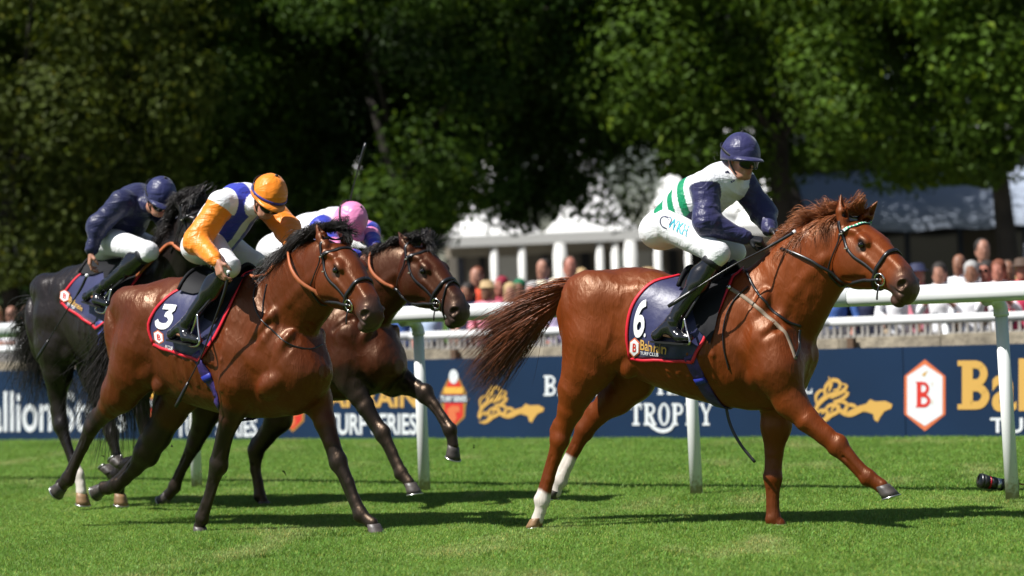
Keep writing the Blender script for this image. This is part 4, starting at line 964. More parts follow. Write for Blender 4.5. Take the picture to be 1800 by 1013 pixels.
MT = {}
MT['eye'] = mat('horse_eye', (.006, .004, .003), .05, coat=1, coat_r=.03)
MT['hoof'] = mat('hoof_horn', (.06, .05, .045), .45, bump=(60, .4, .002), var=(18, .5, 1.7))
MT['hoof_pale'] = mat('pale_hoof_horn', (.26, .15, .07), .5, bump=(60, .4, .002), var=(18, .6, 1.3))
MT['steel'] = mat('shoe_steel', (.55, .55, .53), .3, metal=.9)
MT['leather'] = mat('black_leather', (.012, .011, .012), .32, spec=.6, bump=(90, .25, .001))
MT['buckle'] = mat('polished_steel', (.75, .73, .68), .18, metal=1)
MT['tan'] = mat('tan_rubber_grip', (.46, .13, .045), .55, bump=(220, .5, .0015))
MT['cream'] = mat('worn_cream_strap', (.27, .20, .14), .6, bump=(120, .3, .001), var=(20, .7, 1.15))
def coatmat(name, rough, coat, sheen=0.0, cr=.30, spec=.5, tint=(1, .66, .42)):
    m = mat(name, rough=rough, attr=True, spec=spec, coat=coat, coat_r=cr, sheen=sheen); m.node_tree.nodes['Principled BSDF'].inputs['Specular Tint'].default_value = (*tint, 1)
    nt = m.node_tree; N = nt.nodes; L = nt.links; b = N['Principled BSDF']
    tc = N.new('ShaderNodeTexCoord')
    def nz(sc, det, stretch=None):
        n = N.new('ShaderNodeTexNoise'); n.inputs['Scale'].default_value = sc; n.inputs['Detail'].default_value = det
        if stretch:
            mp = N.new('ShaderNodeMapping'); mp.inputs['Scale'].default_value = stretch; mp.inputs['Rotation'].default_value = (0, .7, 0); L.new(tc.outputs['Object'], mp.inputs[0]); L.new(mp.outputs[0], n.inputs['Vector'])
        else: L.new(tc.outputs['Object'], n.inputs['Vector'])
        return n.outputs[0]
    hair = nz(105, 3, (1, 1, .2)); vein = nz(6.5, 2, (1, 1, .55)); big = nz(5.0, 3, (1, 1, .6))
    rd = N.new('ShaderNodeMath'); rd.operation = 'ABSOLUTE'; sb = N.new('ShaderNodeMath'); sb.operation = 'SUBTRACT'; sb.inputs[1].default_value = .5; L.new(vein, sb.inputs[0]); L.new(sb.outputs[0], rd.inputs[0])
    mr = N.new('ShaderNodeMapRange'); mr.inputs[1].default_value = 0; mr.inputs[2].default_value = .022; mr.inputs[3].default_value = 1; mr.inputs[4].default_value = 0; mr.interpolation_type = 'SMOOTHSTEP'; L.new(rd.outputs[0], mr.inputs[0])
    b1 = N.new('ShaderNodeBump'); b1.inputs['Strength'].default_value = .45; b1.inputs['Distance'].default_value = .03; L.new(big, b1.inputs['Height'])
    b2 = N.new('ShaderNodeBump'); b2.inputs['Strength'].default_value = .13; b2.inputs['Distance'].default_value = .004; L.new(mr.outputs[0], b2.inputs['Height']); L.new(b1.outputs[0], b2.inputs['Normal'])
    b3 = N.new('ShaderNodeBump'); b3.inputs['Strength'].default_value = .75; b3.inputs['Distance'].default_value = .003; L.new(hair, b3.inputs['Height']); L.new(b2.outputs[0], b3.inputs['Normal'])
    L.new(b3.outputs[0], b.inputs['Normal']); L.new(b2.outputs[0], b.inputs['Coat Normal'])
    g = N.new('ShaderNodeMapRange'); g.inputs[3].default_value = rough-.1; g.inputs[4].default_value = rough+.12; g.inputs[1].default_value = .3; g.inputs[2].default_value = .7; L.new(big, g.inputs[0]); L.new(g.outputs[0], b.inputs['Roughness'])
    return m
MT['chestnut'] = coatmat('chestnut_coat', .43, .05, spec=.6)
MT['bay'] = coatmat('bay_coat', .41, .06, spec=.6)
MT['dark'] = coatmat('near_black_coat', .34, .12, spec=.3, tint=(1, .95, .95))
MT['hair'] = mat('mane_hair', rough=.42, attr=True, spec=.5)
# ---- leader: chestnut, cloth number six
def plane(contact, w, deg):
    g = ground_pt(*contact); f = Frame(g, deg); return Frame(g+f.Y*w, deg)   # shift so that the contact lies w to the near side
fr6 = plane((1360, 929), -.13, 28)
SP6 = dict(frame=fr6, h=.0068, hs=1.12, label='bright chestnut racehorse out in front with white hind socks', coat=(.145, .0275, .0038), mat=MT['chestnut'],
  top=[(984, 545), (988, 520), (1003, 500), (1028, 487), (1060, 478), (1090, 473), (1120, 471), (1152, 474), (1190, 486), (1230, 496), (1268, 494), (1298, 482), (1322, 468), (1345, 474), (1374, 495), (1400, 530), (1418, 565), (1427, 600)],
  bot=[(984, 560), (990, 600), (1010, 632), (1050, 645), (1100, 657), (1130, 668), (1165, 683), (1205, 697), (1245, 708), (1285, 716), (1325, 722), (1362, 720), (1395, 708), (1415, 682), (1427, 635)],
  neck=[(1352, 560, 0, .26), (1378, 535, 0, .268), (1400, 500, .02, .25), (1426, 470, .03, .228), (1450, 447, .045, .205), (1472, 434, .06, .175)],
  legs=[
   dict(kind='fore', joint=5, fet=7, chain=[(1352, 600, .17, .15), (1368, 650, .18, .145), (1390, 706, .17, .098), (1418, 737, .17, .076), (1450, 765, .165, .064), (1473, 785, .16, .062), (1508, 821, .16, .044), (1526, 840, .16, .052), (1541, 849, .16, .040), (1549, 855, .16, .046)],
        hoof=[(1549, 854, .16), (1562, 874, .16), (1590, 865, .16)]),
   dict(kind='fore', joint=4, fet=6, chain=[(1352, 640, -.17, .15), (1368, 700, -.16, .115), (1364, 750, -.15, .092), (1361, 795, -.14, .062), (1358, 840, -.13, .056), (1359, 885, -.13, .042), (1360, 914, -.13, .05), (1366, 921, -.13, .036), (1370, 923, -.13, .044)],
        hoof=[(1371, 921, -.13), (1376, 930, -.13), (1392, 931, -.13)]),
   dict(kind='hind', joint=6, fet=9, sock=9, chain=[(1048, 545, .12, .2), (1045, 600, .14, .19), (1034, 645, .15, .155), (1014, 685, .15, .112), (1003, 720, .14, .086), (991, 750, .13, .068), (984, 773, .13, .064), (975, 805, .13, .048), (964, 843, .13, .044), (953, 880, .13, .052), (950, 898, .13, .036), (945, 912, .13, .042)],
        hoof=[(945, 911, .13), (942, 926, .13), (925, 928, .13)], hoofmat='hoof_pale'),
   dict(kind='hind', joint=4, fet=7, sock=6, chain=[(1110, 620, -.14, .17), (1112, 665, -.14, .14), (1083, 699, -.13, .108), (1051, 728, -.13, .076), (1027, 756, -.13, .062), (1012, 788, -.13, .046), (998, 816, -.13, .044), (984, 845, -.13, .050), (978, 857, -.13, .038), (976, 864, -.13, .044)],
        hoof=[(977, 862, -.13), (974, 874, -.13), (960, 868, -.13)]),
  ],
  ears=[(1477, 328, .13), (1552, 340, .02)],
  marks=[([(1549, 402, .08), (1556, 420, .09), (1566, 440, .09)], .004, .014, (.6, .42, .3), .7)],
)
SP6['head'] = fit_head(fr6, dict(poll=(1500, 388), eye=(1511, 427), nos=(1587, 503), nose=(1611, 497), ear=(1482, 393), fear=(1527, 388), chin=(1574, 545), bit=(1539, 501), jaw=(1468, 500), feye=(1566, 422)), .07, S=1.12)
H6 = horse(SP6)

# ---- nearest chaser: bay, cloth number three
fr3 = plane((660, 942), -.12, 40)
SP3 = dict(frame=fr3, h=.0068, hs=1.12, label='glossy bay racehorse with black mane under the rider in the orange cap', coat=(.090, .0175, .0032), mat=MT['bay'],
  top=[(199, 600), (202, 570), (213, 540), (236, 516), (268, 499), (300, 489), (330, 487), (352, 492), (380, 500), (410, 500), (435, 488), (455, 478), (475, 490), (505, 520), (535, 560), (556, 600), (568, 640)],
  bot=[(199, 615), (206, 648), (235, 668), (262, 670), (280, 680), (315, 699), (345, 712), (385, 724), (430, 735), (480, 735), (525, 729), (552, 708), (568, 665)],
  neck=[(480, 565, 0, .26), (505, 540, 0, .26), (528, 515, .02, .25), (546, 496, .04, .23), (560, 482, .06, .205), (572, 470, .08, .175)],
  legs=[
   dict(kind='fore', joint=5, fet=8, dark=(3, .75), chain=[(420, 620, .17, .15), (418, 670, .18, .14), (412, 705, .17, .10), (405, 735, .16, .08), (394, 770, .15, .066), (384, 815, .14, .068), (372, 855, .13, .045), (363, 885, .13, .045), (355, 911, .13, .052), (352, 921, .13, .036), (350, 926, .13, .044)],
        hoof=[(350, 925, .13), (348, 939, .13), (362, 943, .13)]),
   dict(kind='fore', joint=5, fet=8, dark=(4, .6), chain=[(520, 610, -.17, .15), (540, 660, -.17, .13), (558, 702, -.15, .10), (571, 742, -.14, .078), (583, 778, -.13, .064), (594, 813, -.13, .064), (613, 849, -.13, .046), (624, 880, -.13, .045), (634, 905, -.13, .054), (646, 915, -.13, .038), (654, 921, -.13, .046)],
        hoof=[(655, 921, -.13), (661, 941, -.13), (682, 940, -.13)]),
   dict(kind='hind', joint=6, fet=9, dark=(5, .8), chain=[(262, 560, .12, .2), (248, 610, .15, .19), (232, 655, .16, .165), (212, 690, .16, .128), (193, 715, .15, .088), (175, 735, .14, .066), (161, 750, .14, .062), (146, 785, .14, .048), (130, 818, .14, .046), (120, 842, .14, .054), (112, 850, .14, .044), (107, 853, .14, .048)],
        hoof=[(110, 852, .14), (90, 850, .14), (97, 869, .14)]),
   dict(kind='hind', joint=4, fet=7, dark=(2, .4), chain=[(330, 640, -.14, .17), (325, 680, -.14, .15), (300, 722, -.14, .118), (277, 765, -.14, .10), (258, 795, -.14, .092), (238, 822, -.14, .068), (220, 840, -.14, .058), (204, 853, -.14, .056), (190, 858, -.14, .046), (182, 858, -.14, .05)],
        hoof=[(181, 857, -.14), (159, 850, -.14), (163, 870, -.14)]),
  ],
  ears=[(557, 396, .14), (614, 403, -.02)], earface=(.9, -.3, -.1),
  marks=[([(608, 434, .08), (616, 455, .1), (622, 470, .1)], .002, .008, (.3, .16, .1), .7)],
)
SP3['head'] = fit_head(fr3, dict(poll=(592, 424), eye=(592, 475), nos=(637, 555), nose=(664, 552), ear=(573, 430), fear=(616, 420), chin=(642, 588), bit=(604, 546), jaw=(564, 530), feye=(648, 466)), .08, S=1.12)
H3 = horse(SP3)

# ---- second chaser on the rails side: dark bay
fr4 = plane((456, 890), -.13, 40)
SP4 = dict(frame=fr4, h=.009, hs=1.16, label='dark bay racehorse half hidden behind the one with cloth three', coat=(.042, .0085, .0025), mat=MT['bay'],
  top=[(366, 600), (370, 570), (386, 535), (420, 512), (460, 500), (500, 503), (540, 502), (575, 485), (600, 482), (632, 515), (664, 555), (688, 595), (700, 630)],
  bot=[(366, 615), (380, 650), (410, 668), (440, 672), (480, 690), (520, 700), (560, 705), (600, 705), (640, 698), (675, 688), (700, 660)],
  neck=[(620, 550, 0, .26), (642, 525, 0, .255), (664, 505, .02, .235), (684, 489, .03, .215), (704, 474, .05, .175)],
  legs=[
   dict(kind='fore', joint=6, fet=9, dark=(2, .8), chain=[(610, 590, .17, .15), (608, 640, .18, .13), (616, 668, .17, .10), (630, 695, .16, .082), (642, 714, .15, .072), (657, 740, .14, .062), (672, 763, .14, .062), (690, 796, .14, .046), (698, 815, .14, .046), (705, 832, .14, .054), (714, 842, .14, .040), (719, 849, .14, .047)],
        hoof=[(720, 849, .14), (726, 870, .14), (745, 867, .14)]),
   dict(kind='fore', joint=5, fet=8, dark=(3, .8), chain=[(650, 620, -.17, .15), (668, 655, -.16, .12), (690, 672, -.15, .10), (712, 674, -.14, .084), (732, 684, -.14, .068), (747, 694, -.14, .066), (764, 714, -.14, .048), (778, 735, -.14, .046), (791, 757, -.14, .056), (795, 772, -.14, .040), (796, 782, -.14, .047)],
        hoof=[(796, 783, -.14), (791, 813, -.14), (807, 822, -.14)]),
   dict(kind='hind', joint=4, fet=7, dark=(2, .8), chain=[(470, 640, -.14, .18), (490, 690, -.14, .15), (490, 735, -.14, .11), (470, 765, -.14, .08), (449, 793, -.13, .068), (449, 825, -.13, .052), (454, 850, -.13, .048), (457, 872, -.13, .052), (461, 880, -.13, .036), (463, 883, -.13, .044)],
        hoof=[(463, 881, -.13), (467, 890, -.13), (482, 891, -.13)]),
   dict(kind='hind', joint=4, fet=7, dark=(2, .6), chain=[(400, 600, .15, .19), (385, 660, .16, .17), (366, 712, .15, .13), (355, 750, .14, .09), (342, 780, .13, .068), (326, 812, .13, .052), (316, 833, .13, .048), (307, 856, .13, .054), (298, 868, .13, .042), (294, 871, .13, .046)],
        hoof=[(295, 870, .13), (277, 870, .13), (283, 887, .13)]),
  ],
  ears=[(699, 405, .12), (757, 404, -.03)], earface=(.9, -.3, -.1),
)
SP4['head'] = fit_head(fr4, dict(poll=(738, 436), eye=(744, 476), nos=(795, 553), nose=(814, 541), ear=(722, 438), fear=(758, 431), chin=(792, 577), bit=(765, 543), jaw=(703, 527), feye=(788, 468)), .07, S=1.16)
H4 = horse(SP4)

# ---- near-black horse at the back
frD = plane((144, 902), .13, 45)
SPD = dict(frame=frD, h=.009, hs=1.1, label='near-black racehorse at the back with one white sock', coat=(.012, .0085, .0075), black=(.006, .005, .005), mat=MT['dark'], muzzle=.5,
  top=[(66, 600), (66, 560), (78, 520), (98, 492), (125, 470), (155, 462), (190, 466), (225, 464), (255, 450), (275, 455), (300, 485), (325, 530), (342, 570), (350, 600)],
  bot=[(66, 615), (80, 645), (105, 640), (130, 625), (145, 632), (165, 648), (200, 665), (240, 680), (280, 685), (325, 672), (350, 630)],
  neck=[(280, 540, 0, .25), (296, 505, 0, .24), (312, 465, .02, .21), (326, 428, .03, .185), (340, 400, .05, .155)],
  legs=[
   dict(kind='hind', joint=5, fet=8, sock=8, chain=[(100, 560, .13, .2), (100, 610, .14, .175), (102, 655, .14, .12), (101, 690, .13, .085), (103, 720, .13, .074), (107, 748, .13, .072), (116, 777, .13, .052), (127, 808, .13, .046), (138, 835, .13, .052), (142, 852, .13, .042), (143, 864, .13, .05)],
        hoof=[(143, 866, .13), (145, 894, .13), (158, 899, .13)], hoofmat='hoof_pale'),
   dict(kind='hind', joint=4, fet=7, chain=[(160, 600, -.14, .18), (170, 650, -.14, .15), (180, 700, -.14, .10), (190, 740, -.14, .07), (196, 765, -.13, .06), (205, 800, -.13, .045), (210, 825, -.13, .045), (212, 845, -.13, .05), (211, 858, -.13, .04), (210, 866, -.13, .046)],
        hoof=[(210, 867, -.13), (210, 889, -.13), (222, 893, -.13)], hoofmat='hoof_pale'),
   dict(kind='fore', joint=5, fet=8, chain=[(290, 590, .17, .15), (268, 640, .17, .12), (246, 690, .16, .085), (249, 720, .15, .072), (256, 755, .14, .060), (262, 790, .14, .060), (246, 804, .14, .046), (233, 811, .14, .046), (223, 816, .13, .052), (217, 818, .13, .042), (214, 818, .13, .047)],
        hoof=[(214, 818, .13), (203, 806, .13), (194, 816, .13)]),
   dict(kind='fore', joint=4, fet=7, chain=[(310, 600, -.17, .15), (300, 660, -.16, .11), (285, 710, -.15, .08), (275, 750, -.14, .062), (262, 800, -.13, .06), (235, 822, -.13, .046), (215, 832, -.13, .046), (203, 835, -.13, .05), (198, 835, -.13, .04), (195, 834, -.13, .045)],
        hoof=[(196, 832, -.13), (186, 822, -.13), (175, 832, -.13)]),
  ],
  ears=[(299, 332, .14), (358, 326, -.02)], earface=(.9, -.3, -.1),
)
SPD['head'] = fit_head(frD, dict(poll=(339, 362), eye=(350, 408), nos=(398, 480), nose=(422, 470), ear=(325, 368), fear=(354, 348), jaw=(322, 452)), .06, S=1.1)
HD = horse(SPD)
# ------------------------------------------------------------------ tack
m_cloth = mat('navy_saddle_cloth', (.014, .016, .075), .42, spec=.5, sheen=.3, bump=(26, .35, .006), var=(10, .85, 1.2)); m_bind = mat('red_binding', (.62, .012, .03), .5, bump=(80, .3, .002))
m_num = mat('white_cloth_print', (.80, .80, .80), .55); m_saddle = mat('black_saddle_leather', (.010, .010, .012), .6, spec=.15, bump=(60, .3, .002)); m_girth = mat('purple_blue_girth', (.035, .018, .12), .5, bump=(140, .4, .002), var=(30, .5, 1.6))
m_girth2 = mat('striped_girth', (.035, .04, .15), .5, var=(40, .3, 2.0)); m_brow = mat('green_white_browband', (.05, .42, .22), .45)
def body_cast(H, px, off=.008, side=1):
    """where the lines of sight through px meet the horse, lifted off by off; points are local"""
    out = []
    for q in px:
        u, v = q[:2]; O = H['P'](u, v, .62); d = H['P'](u, v, -.2)-O
        out.append((O, d))
    O = np.array([o for o, _ in out]); d = np.array([x for _, x in out]); P_, hit = H['F'].cast(O, d, tmax=1.6)
    for i, h in enumerate(hit):
        if not h or abs(P_[i][1]) > .5: P_[i] = H['F'].snap(H['P'](px[i][0], px[i][1], .12)[None], off, 14)[0]
    P_ = H['F'].snap(P_, off, 6)
    return P_, hit
def strap(H, name, pts, w, t, m_, par, snap=.004, n=30, free=False):
    c = curve(pts, n)
    if not free: c = H['F'].snap(c, snap, 10)
    for _ in range(2): c[1:-1] = c[1:-1]*.5+.25*(c[:-2]+c[2:])
    nr_ = H['F'].grad(c) if not free else np.tile(np.array([0, -1.0, .15]), (n, 1))
    mb = MB(); mb.ribbon(c, nr_, w, t); return mb.out(name, m_, par, H['M']), c
def bridle(H, label, hand_px, grips=True, brow='leather', cross=False):
    hw = H['hw']; S = H['S']; M = H['M']
    r = root('bridle', M @ Matrix.Translation(Vector(H['hp'])), label, 'bridle', 'bridles worn by the racehorses')
    L = MT['leather']
    _, bc = strap(H, 'browband', [hw(.045, -.05, .11), hw(.05, .0, .095), hw(.062, .035, .05), hw(.068, .042, 0), hw(.062, .035, -.05), hw(.05, .0, -.095), hw(.045, -.05, -.11)], .024*S, .007, L, r, n=36)
    if brow == 'green':
        g = H['F'].grad(bc); T = np.gradient(bc, axis=0); T /= np.linalg.norm(T, axis=1, keepdims=True); B = np.cross(T, g); mb = MB(); mg = MB()
        for k in range(3, 33):
            c = bc[k]+g[k]*.0052; h = .009; (mb if k % 2 else mg).add([c-T[k]*.007-B[k]*h, c+T[k]*.007-B[k]*h, c+T[k]*.007*(1 if k % 2 == 0 else .2)+B[k]*h, c-T[k]*.007*(1 if k % 2 == 0 else .2)+B[k]*h], [[0, 1, 2, 3]])
        mb.out('browband_trim', m_num, bpy.data.objects.get(r.children[-1].name) if r.children else r, M, smooth=False); mg.out('browband_trim', m_brow, r, M, smooth=False)
    strap(H, 'headpiece', [hw(.045, -.06, .11), hw(-.01, -.03, .10), hw(-.045, .01, .05), hw(-.05, .02, 0), hw(-.045, .01, -.05), hw(-.01, -.03, -.10), hw(.045, -.06, -.11)], .022*S, .006, L, r, n=30)
    ringc = []
    for s_ in (1, -1):
        strap(H, 'cheekpiece', [hw(.03, -.045, .12*s_), hw(.10, -.075, .13*s_), hw(.22, -.10, .12*s_), hw(.33, -.112, .09*s_), hw(.385, -.118, .07*s_)], .018*S, .007, L, r, n=26)
        strap(H, 'throatlash', [hw(.03, -.06, .12*s_), hw(.035, -.14, .13*s_), hw(.045, -.22, .10*s_), hw(.06, -.27, .0)], .011*S, .005, L, r, n=22, snap=.012)
        c = H['F'].snap(hw(.40, -.124, .075*s_)[None], .008, 8)[0]; ringc.append(c)
        g = H['F'].grad(c[None])[0]; a = np.cross(g, [0, 0, 1.0]); a /= np.linalg.norm(a); b = np.cross(g, a)
        mb = MB(); th = np.linspace(0, 2*math.pi, 25); mb.tube([c+(a*math.cos(t)+b*math.sin(t))*.037 for t in th], .0055, n=8, caps=False, up=g); mb.out('bit_ring', MT['buckle'], r, M)
        for q in ((.12, -.082, .135*s_), (.05, -.05, .125*s_)):
            cc = H['F'].snap(hw(*q)[None], .010, 8)[0]; mb = MB(); mb.box((-.009, -.009, -.004), (.009, .009, .004), c=cc); mb.out('buckle', MT['buckle'], r, M, smooth=False)
    mb = MB(); mb.tube([ringc[0], ringc[1]], .007, n=8); mb.out('bit', MT['buckle'], r, M)
    def nose_loop(a0, tilt, w):
        pts = []
        for k in range(13):
            ph = 2*math.pi*k/12; pts.append(hw(a0-tilt*math.cos(ph), -.075+.10*math.cos(ph), .085*math.sin(ph)))
        strap(H, 'noseband', pts, w, .011, L, r, n=48, snap=.006)
    nose_loop(.355, -.0, .022*S)
    if cross: nose_loop(.43, .05, .012)
    # hanging strap end
    strap(H, 'strap_end', [ringc[0]+np.array([0, -.01, -.03]), ringc[0]+np.array([-.012, -.015, -.075]), ringc[0]+np.array([-.018, -.012, -.12])], .012, .003, L, r, n=8, free=True)
    # reins
    for i, (pts, gr) in enumerate(hand_px):
        P = H['P']; hp_ = [P(*q) for q in pts]; c = curve([ringc[i]]+hp_, 34); k0 = int(34*gr)
        d = H['F'].sample(c); gg = H['F'].grad(c); pen = np.maximum(.012-d, 0); c = c+gg*pen[:, None]
        nr_ = np.cross(np.gradient(c, axis=0), [0.2, 0, 1.0]); nr_ /= np.linalg.norm(nr_, axis=1, keepdims=True); nr_[nr_[:, 1] > 0] *= -1
        mb = MB(); mb.ribbon(c[:k0+1], nr_[:k0+1], .020, .006); o = mb.out('rein', L, r, M)
        if grips and k0 < 32: mb = MB(); mb.ribbon(c[k0:], nr_[k0:], .026, .011); mb.out('rein_grip', MT['tan'], r, M)
        elif k0 < 32: mb = MB(); mb.ribbon(c[k0:], nr_[k0:], .022, .008); mb.out('rein_grip', L, r, M)
    return r
def cloth_patch(H, left, right, off, ni=22, nj=18):
    """grid between two pixel edges running from the spine down; left/right are lists of (u,v)"""
    lc = curve([(x, y, 0) for x, y in left], nj)[:, :2]; rc = curve([(x, y, 0) for x, y in right], nj)[:, :2]; G = []
    for j in range(nj):
        for i in range(ni):
            t = i/(ni-1); G.append(lc[j]*(1-t)+rc[j]*t)
    Pn, hit = body_cast(H, G, off); Pn = Pn.reshape(nj, ni, 3)
    return Pn
def grid_faces(nj, ni, o=0): return [[o+j*ni+i, o+j*ni+i+1, o+(j+1)*ni+i+1, o+(j+1)*ni+i] for j in range(nj-1) for i in range(ni-1)]
def saddle_cloth(H, label, left, right, number, num_box, badge_box, words, rot=0):
    M = H['M']; G = cloth_patch(H, left, right, .012)
    nj, ni, _ = G.shape; j_ = np.linspace(0, 1, nj)[:, None]; i_ = np.linspace(0, 1, ni)[None]
    rip = (.006*np.sin(i_*15+j_*4)+.012*(vnoise(np.stack([i_*5+0*j_, j_*4+0*i_, 0*i_*j_+3], -1), 1)-.5))*j_**1.5
    nr_ = H['F'].grad(G.reshape(-1, 3)).reshape(nj, ni, 3); G = G+nr_*rip[..., None]
    ct = Vector(G[nj//2, ni//2]); r = root('saddle_cloth', M @ Matrix.Translation(ct), label, 'saddle cloth', 'numbered saddle cloths')
    # near side, over the spine, far side: one closed sheet with thickness
    far = G.copy(); far[..., 1] *= -1; far = H['F'].snap(far.reshape(-1, 3), .012, 8).reshape(nj, ni, 3)
    mid = (G[0]+far[0])/2; mid = H['F'].snap(mid, .012, 8)
    full = np.concatenate([far[::-1], mid[None], G]); n2 = full.shape[0]; gn = H['F'].grad(full.reshape(-1, 3)).reshape(full.shape)
    V = np.concatenate([full.reshape(-1, 3), (full-gn*.008).reshape(-1, 3)]); K = n2*ni
    Fc = grid_faces(n2, ni)+[f[::-1] for f in grid_faces(n2, ni, K)]+[[j*ni, (j+1)*ni, K+(j+1)*ni, K+j*ni] for j in range(n2-1)]+[[j*ni+ni-1, K+j*ni+ni-1, K+(j+1)*ni+ni-1, (j+1)*ni+ni-1] for j in range(n2-1)]+[[i+1, i, K+i, K+i+1] for i in range(ni-1)]+[[(n2-1)*ni+i, (n2-1)*ni+i+1, K+(n2-1)*ni+i+1, K+(n2-1)*ni+i] for i in range(ni-1)]
    part('cloth', V, Fc, m_cloth, r, M)
    def edge(P_):
        g = H['F'].grad(P_); mb = MB(); mb.ribbon(curve(P_+g*.004, 40), H['F'].grad(curve(P_, 40)), .022, .006); mb.out('red_binding', m_bind, r, M)
    edge(full[:, 0]); edge(full[-1]); edge(full[0]); edge(full[n2//2:, -1])
    lift = .019
    def decal(name, polys, m_, lf=lift):
        V = [];Fc = []
        for pl in polys:
            o = len(V); V += list(pl); Fc.append(list(range(o, o+len(pl))))
        P_, hit = body_cast(H, V, lf); 
        me = new_mesh(name, P_, Fc, m_, smooth=False); bm = bmesh.new(); bm.from_mesh(me); bmesh.ops.remove_doubles(bm, verts=bm.verts, dist=.0002); bmesh.ops.triangulate(bm, faces=bm.faces); bm.to_mesh(me); bm.free()
        link(name, me, r, M)
    def quadmap(box, x, y):      # box: four corners (u,v): tl, tr, br, bl
        (a, b, c, d) = [np.array(q, float) for q in box]; return tuple(a*(1-x)*(1-y)+b*x*(1-y)+c*x*y+d*(1-x)*y)
    if number:
        # thick strokes of the numeral in a unit box
        St = {'6': [([(.80, .03), (.50, .12), (.25, .45), (.22, .70), (.34, .92), (.60, .93), (.78, .74), (.68, .52), (.44, .50), (.28, .66)], (.20, .22, .24, .26, .24, .22, .24, .22, .20, .16))],
              '3': [([(.12, .13), (.50, .12), (.88, .13)], (.22, .22, .22)), ([(.82, .16), (.62, .32), (.46, .44)], (.20, .20, .20)), ([(.40, .44), (.68, .46), (.84, .62), (.76, .84), (.50, .93), (.20, .86), (.06, .72)], (.16, .24, .26, .26, .26, .24, .16))]}[number]
        pl = []
        for pts, w in St:
            for q in stroke(pts, w, 26): pl.append([quadmap(num_box, x, y) for x, y in q])
        decal('number', pl, m_num)
        if number == '6':
            pl = [[quadmap(num_box, 1.0+.07*math.cos(a), .96+.06*math.sin(a)) for a in np.linspace(0, 6.283, 9)[:-1]]]; decal('number_dot', pl, m_num)
    hexa = lambda k: [(.5, .5-.5*k), (.5+.5*k, .5-.27*k), (.5+.5*k, .5+.27*k), (.5, .5+.5*k), (.5-.5*k, .5+.27*k), (.5-.5*k, .5-.27*k)]
    decal('badge_edge', [[quadmap(badge_box, x, y) for x, y in hexa(1)]], m_orange, lift); decal('badge', [[quadmap(badge_box, x, y) for x, y in hexa(.84)]], m_num, lift+.002)
    w_ = .12; bl_ = [[(.36, .3), (.48, .3), (.48, .7), (.36, .7)]]+stroke([(.42, .33), (.62, .36), (.62, .46), (.44, .49)], .07, 8)+stroke([(.42, .50), (.66, .53), (.66, .64), (.42, .67)], .07, 8)
    decal('badge_letter', [[quadmap(badge_box, x, y) for x, y in q] for q in bl_], m_redink, lift+.004)
    for txt, box, m_ in words:
        Vt, Ft, W = text_polys(txt, .012); decal('lettering', [[quadmap(box, Vt[i][0]/W, 1-Vt[i][1]) for i in f] for f in Ft], m_)
    return r, G
def saddle(H, label, seat_px, flap, girth_px, stirrup_px, leather_px, gm, strap_px=None):
    M = H['M']; P = H['P']; s0, s1 = P(*seat_px[0], 0), P(*seat_px[1], 0)
    r = root('saddle', M @ Matrix.Translation(Vector((s0+s1)/2)), label, 'saddle', 'light racing saddles')
    # seat: a dished shell across the back
    n1, n2 = 16, 14; V = []
    for i in range(n1):
        t = i/(n1-1); c = s0*(1-t)+s1*t; wd = np.interp(t, [0, .25, .6, 1], [.13, .16, .11, .06]); z = .035+.035*abs(2*t-1)**2.5
        for j in range(n2):
            a = -1+2*j/(n2-1); q = H['F'].snap(np.array([[c[0], a*wd*1.2, c[2]-.12*a*a+.02]]), 0, 8)[0]; g = H['F'].grad(q[None])[0]; V.append(q+g*(z*(1-.55*a*a)+.012))
    V = np.array(V); part('seat', V, grid_faces(n1, n2), m_saddle, r, M)
    for t in (0, n1-1):
        mb = MB(); mb.tube(V[t*n2:(t+1)*n2], .014, n=8); mb.out('saddle_roll', m_saddle, r, M)
    G = cloth_patch(H, flap[0], flap[1], .022, 10, 12); far = G.copy(); far[..., 1] *= -1; far = H['F'].snap(far.reshape(-1, 3), .022, 8).reshape(G.shape)
    for g_ in (G, far): part('saddle_flap', g_.reshape(-1, 3), grid_faces(12, 10), m_saddle, r, M)
    gp, _ = body_cast(H, girth_px, .008); gp = curve(gp, 16); low = gp[-1].copy(); under = [low, np.array([low[0]+.02, 0, low[2]-.05]), np.array([low[0]+.0, -low[1], low[2]])]
    c = np.concatenate([gp, H['F'].snap(curve(under, 14)[1:], .008, 12), (gp*np.array([1, -1, 1]))[::-1][1:]]); c = H['F'].snap(c, .008, 6)
    mb = MB(); mb.ribbon(c, H['F'].grad(c), .085, .008); mb.out('girth', gm, r, M)
    c2 = c[3:14]+H['F'].grad(c[3:14])*.006; mb = MB(); mb.ribbon(c2[4:7], H['F'].grad(c2[4:7]), .088, .01); mb.out('girth_buckle_band', mat('royal_band', (.02, .03, .30), .5) if 'royal_band' not in bpy.data.materials else bpy.data.materials['royal_band'], r, M)
    # stirrup leather and iron
    lp = [P(*q) for q in leather_px]; mb = MB(); mb.ribbon(curve(lp, 14), np.tile([0, -1.0, .1], (14, 1)), .018, .006); mb.out('stirrup_leather', MT['leather'], r, M)
    a, b, c_ = [P(*q) for q in stirrup_px]; dn = (b-a); mid = a
    pr = [a, a+(b-a)*.35, b, (b+c_)/2-(a-(b+c_)/2)*.08, c_, a+(c_-a)*.35, a]; mb = MB(); mb.tube(curve(pr, 40), .0075, n=8); mb.out('stirrup_iron', MT['buckle'], r, M)
    return r
def hair_rows(H, pts, dirs, L): return [H['P'](*q) for q in pts], [np.array(d, float) for d in dirs], L
CH0, CH1 = (.22, .055, .014), (.36, .13, .05)
BK0, BK1 = (.012, .010, .010), (.022, .017, .015)
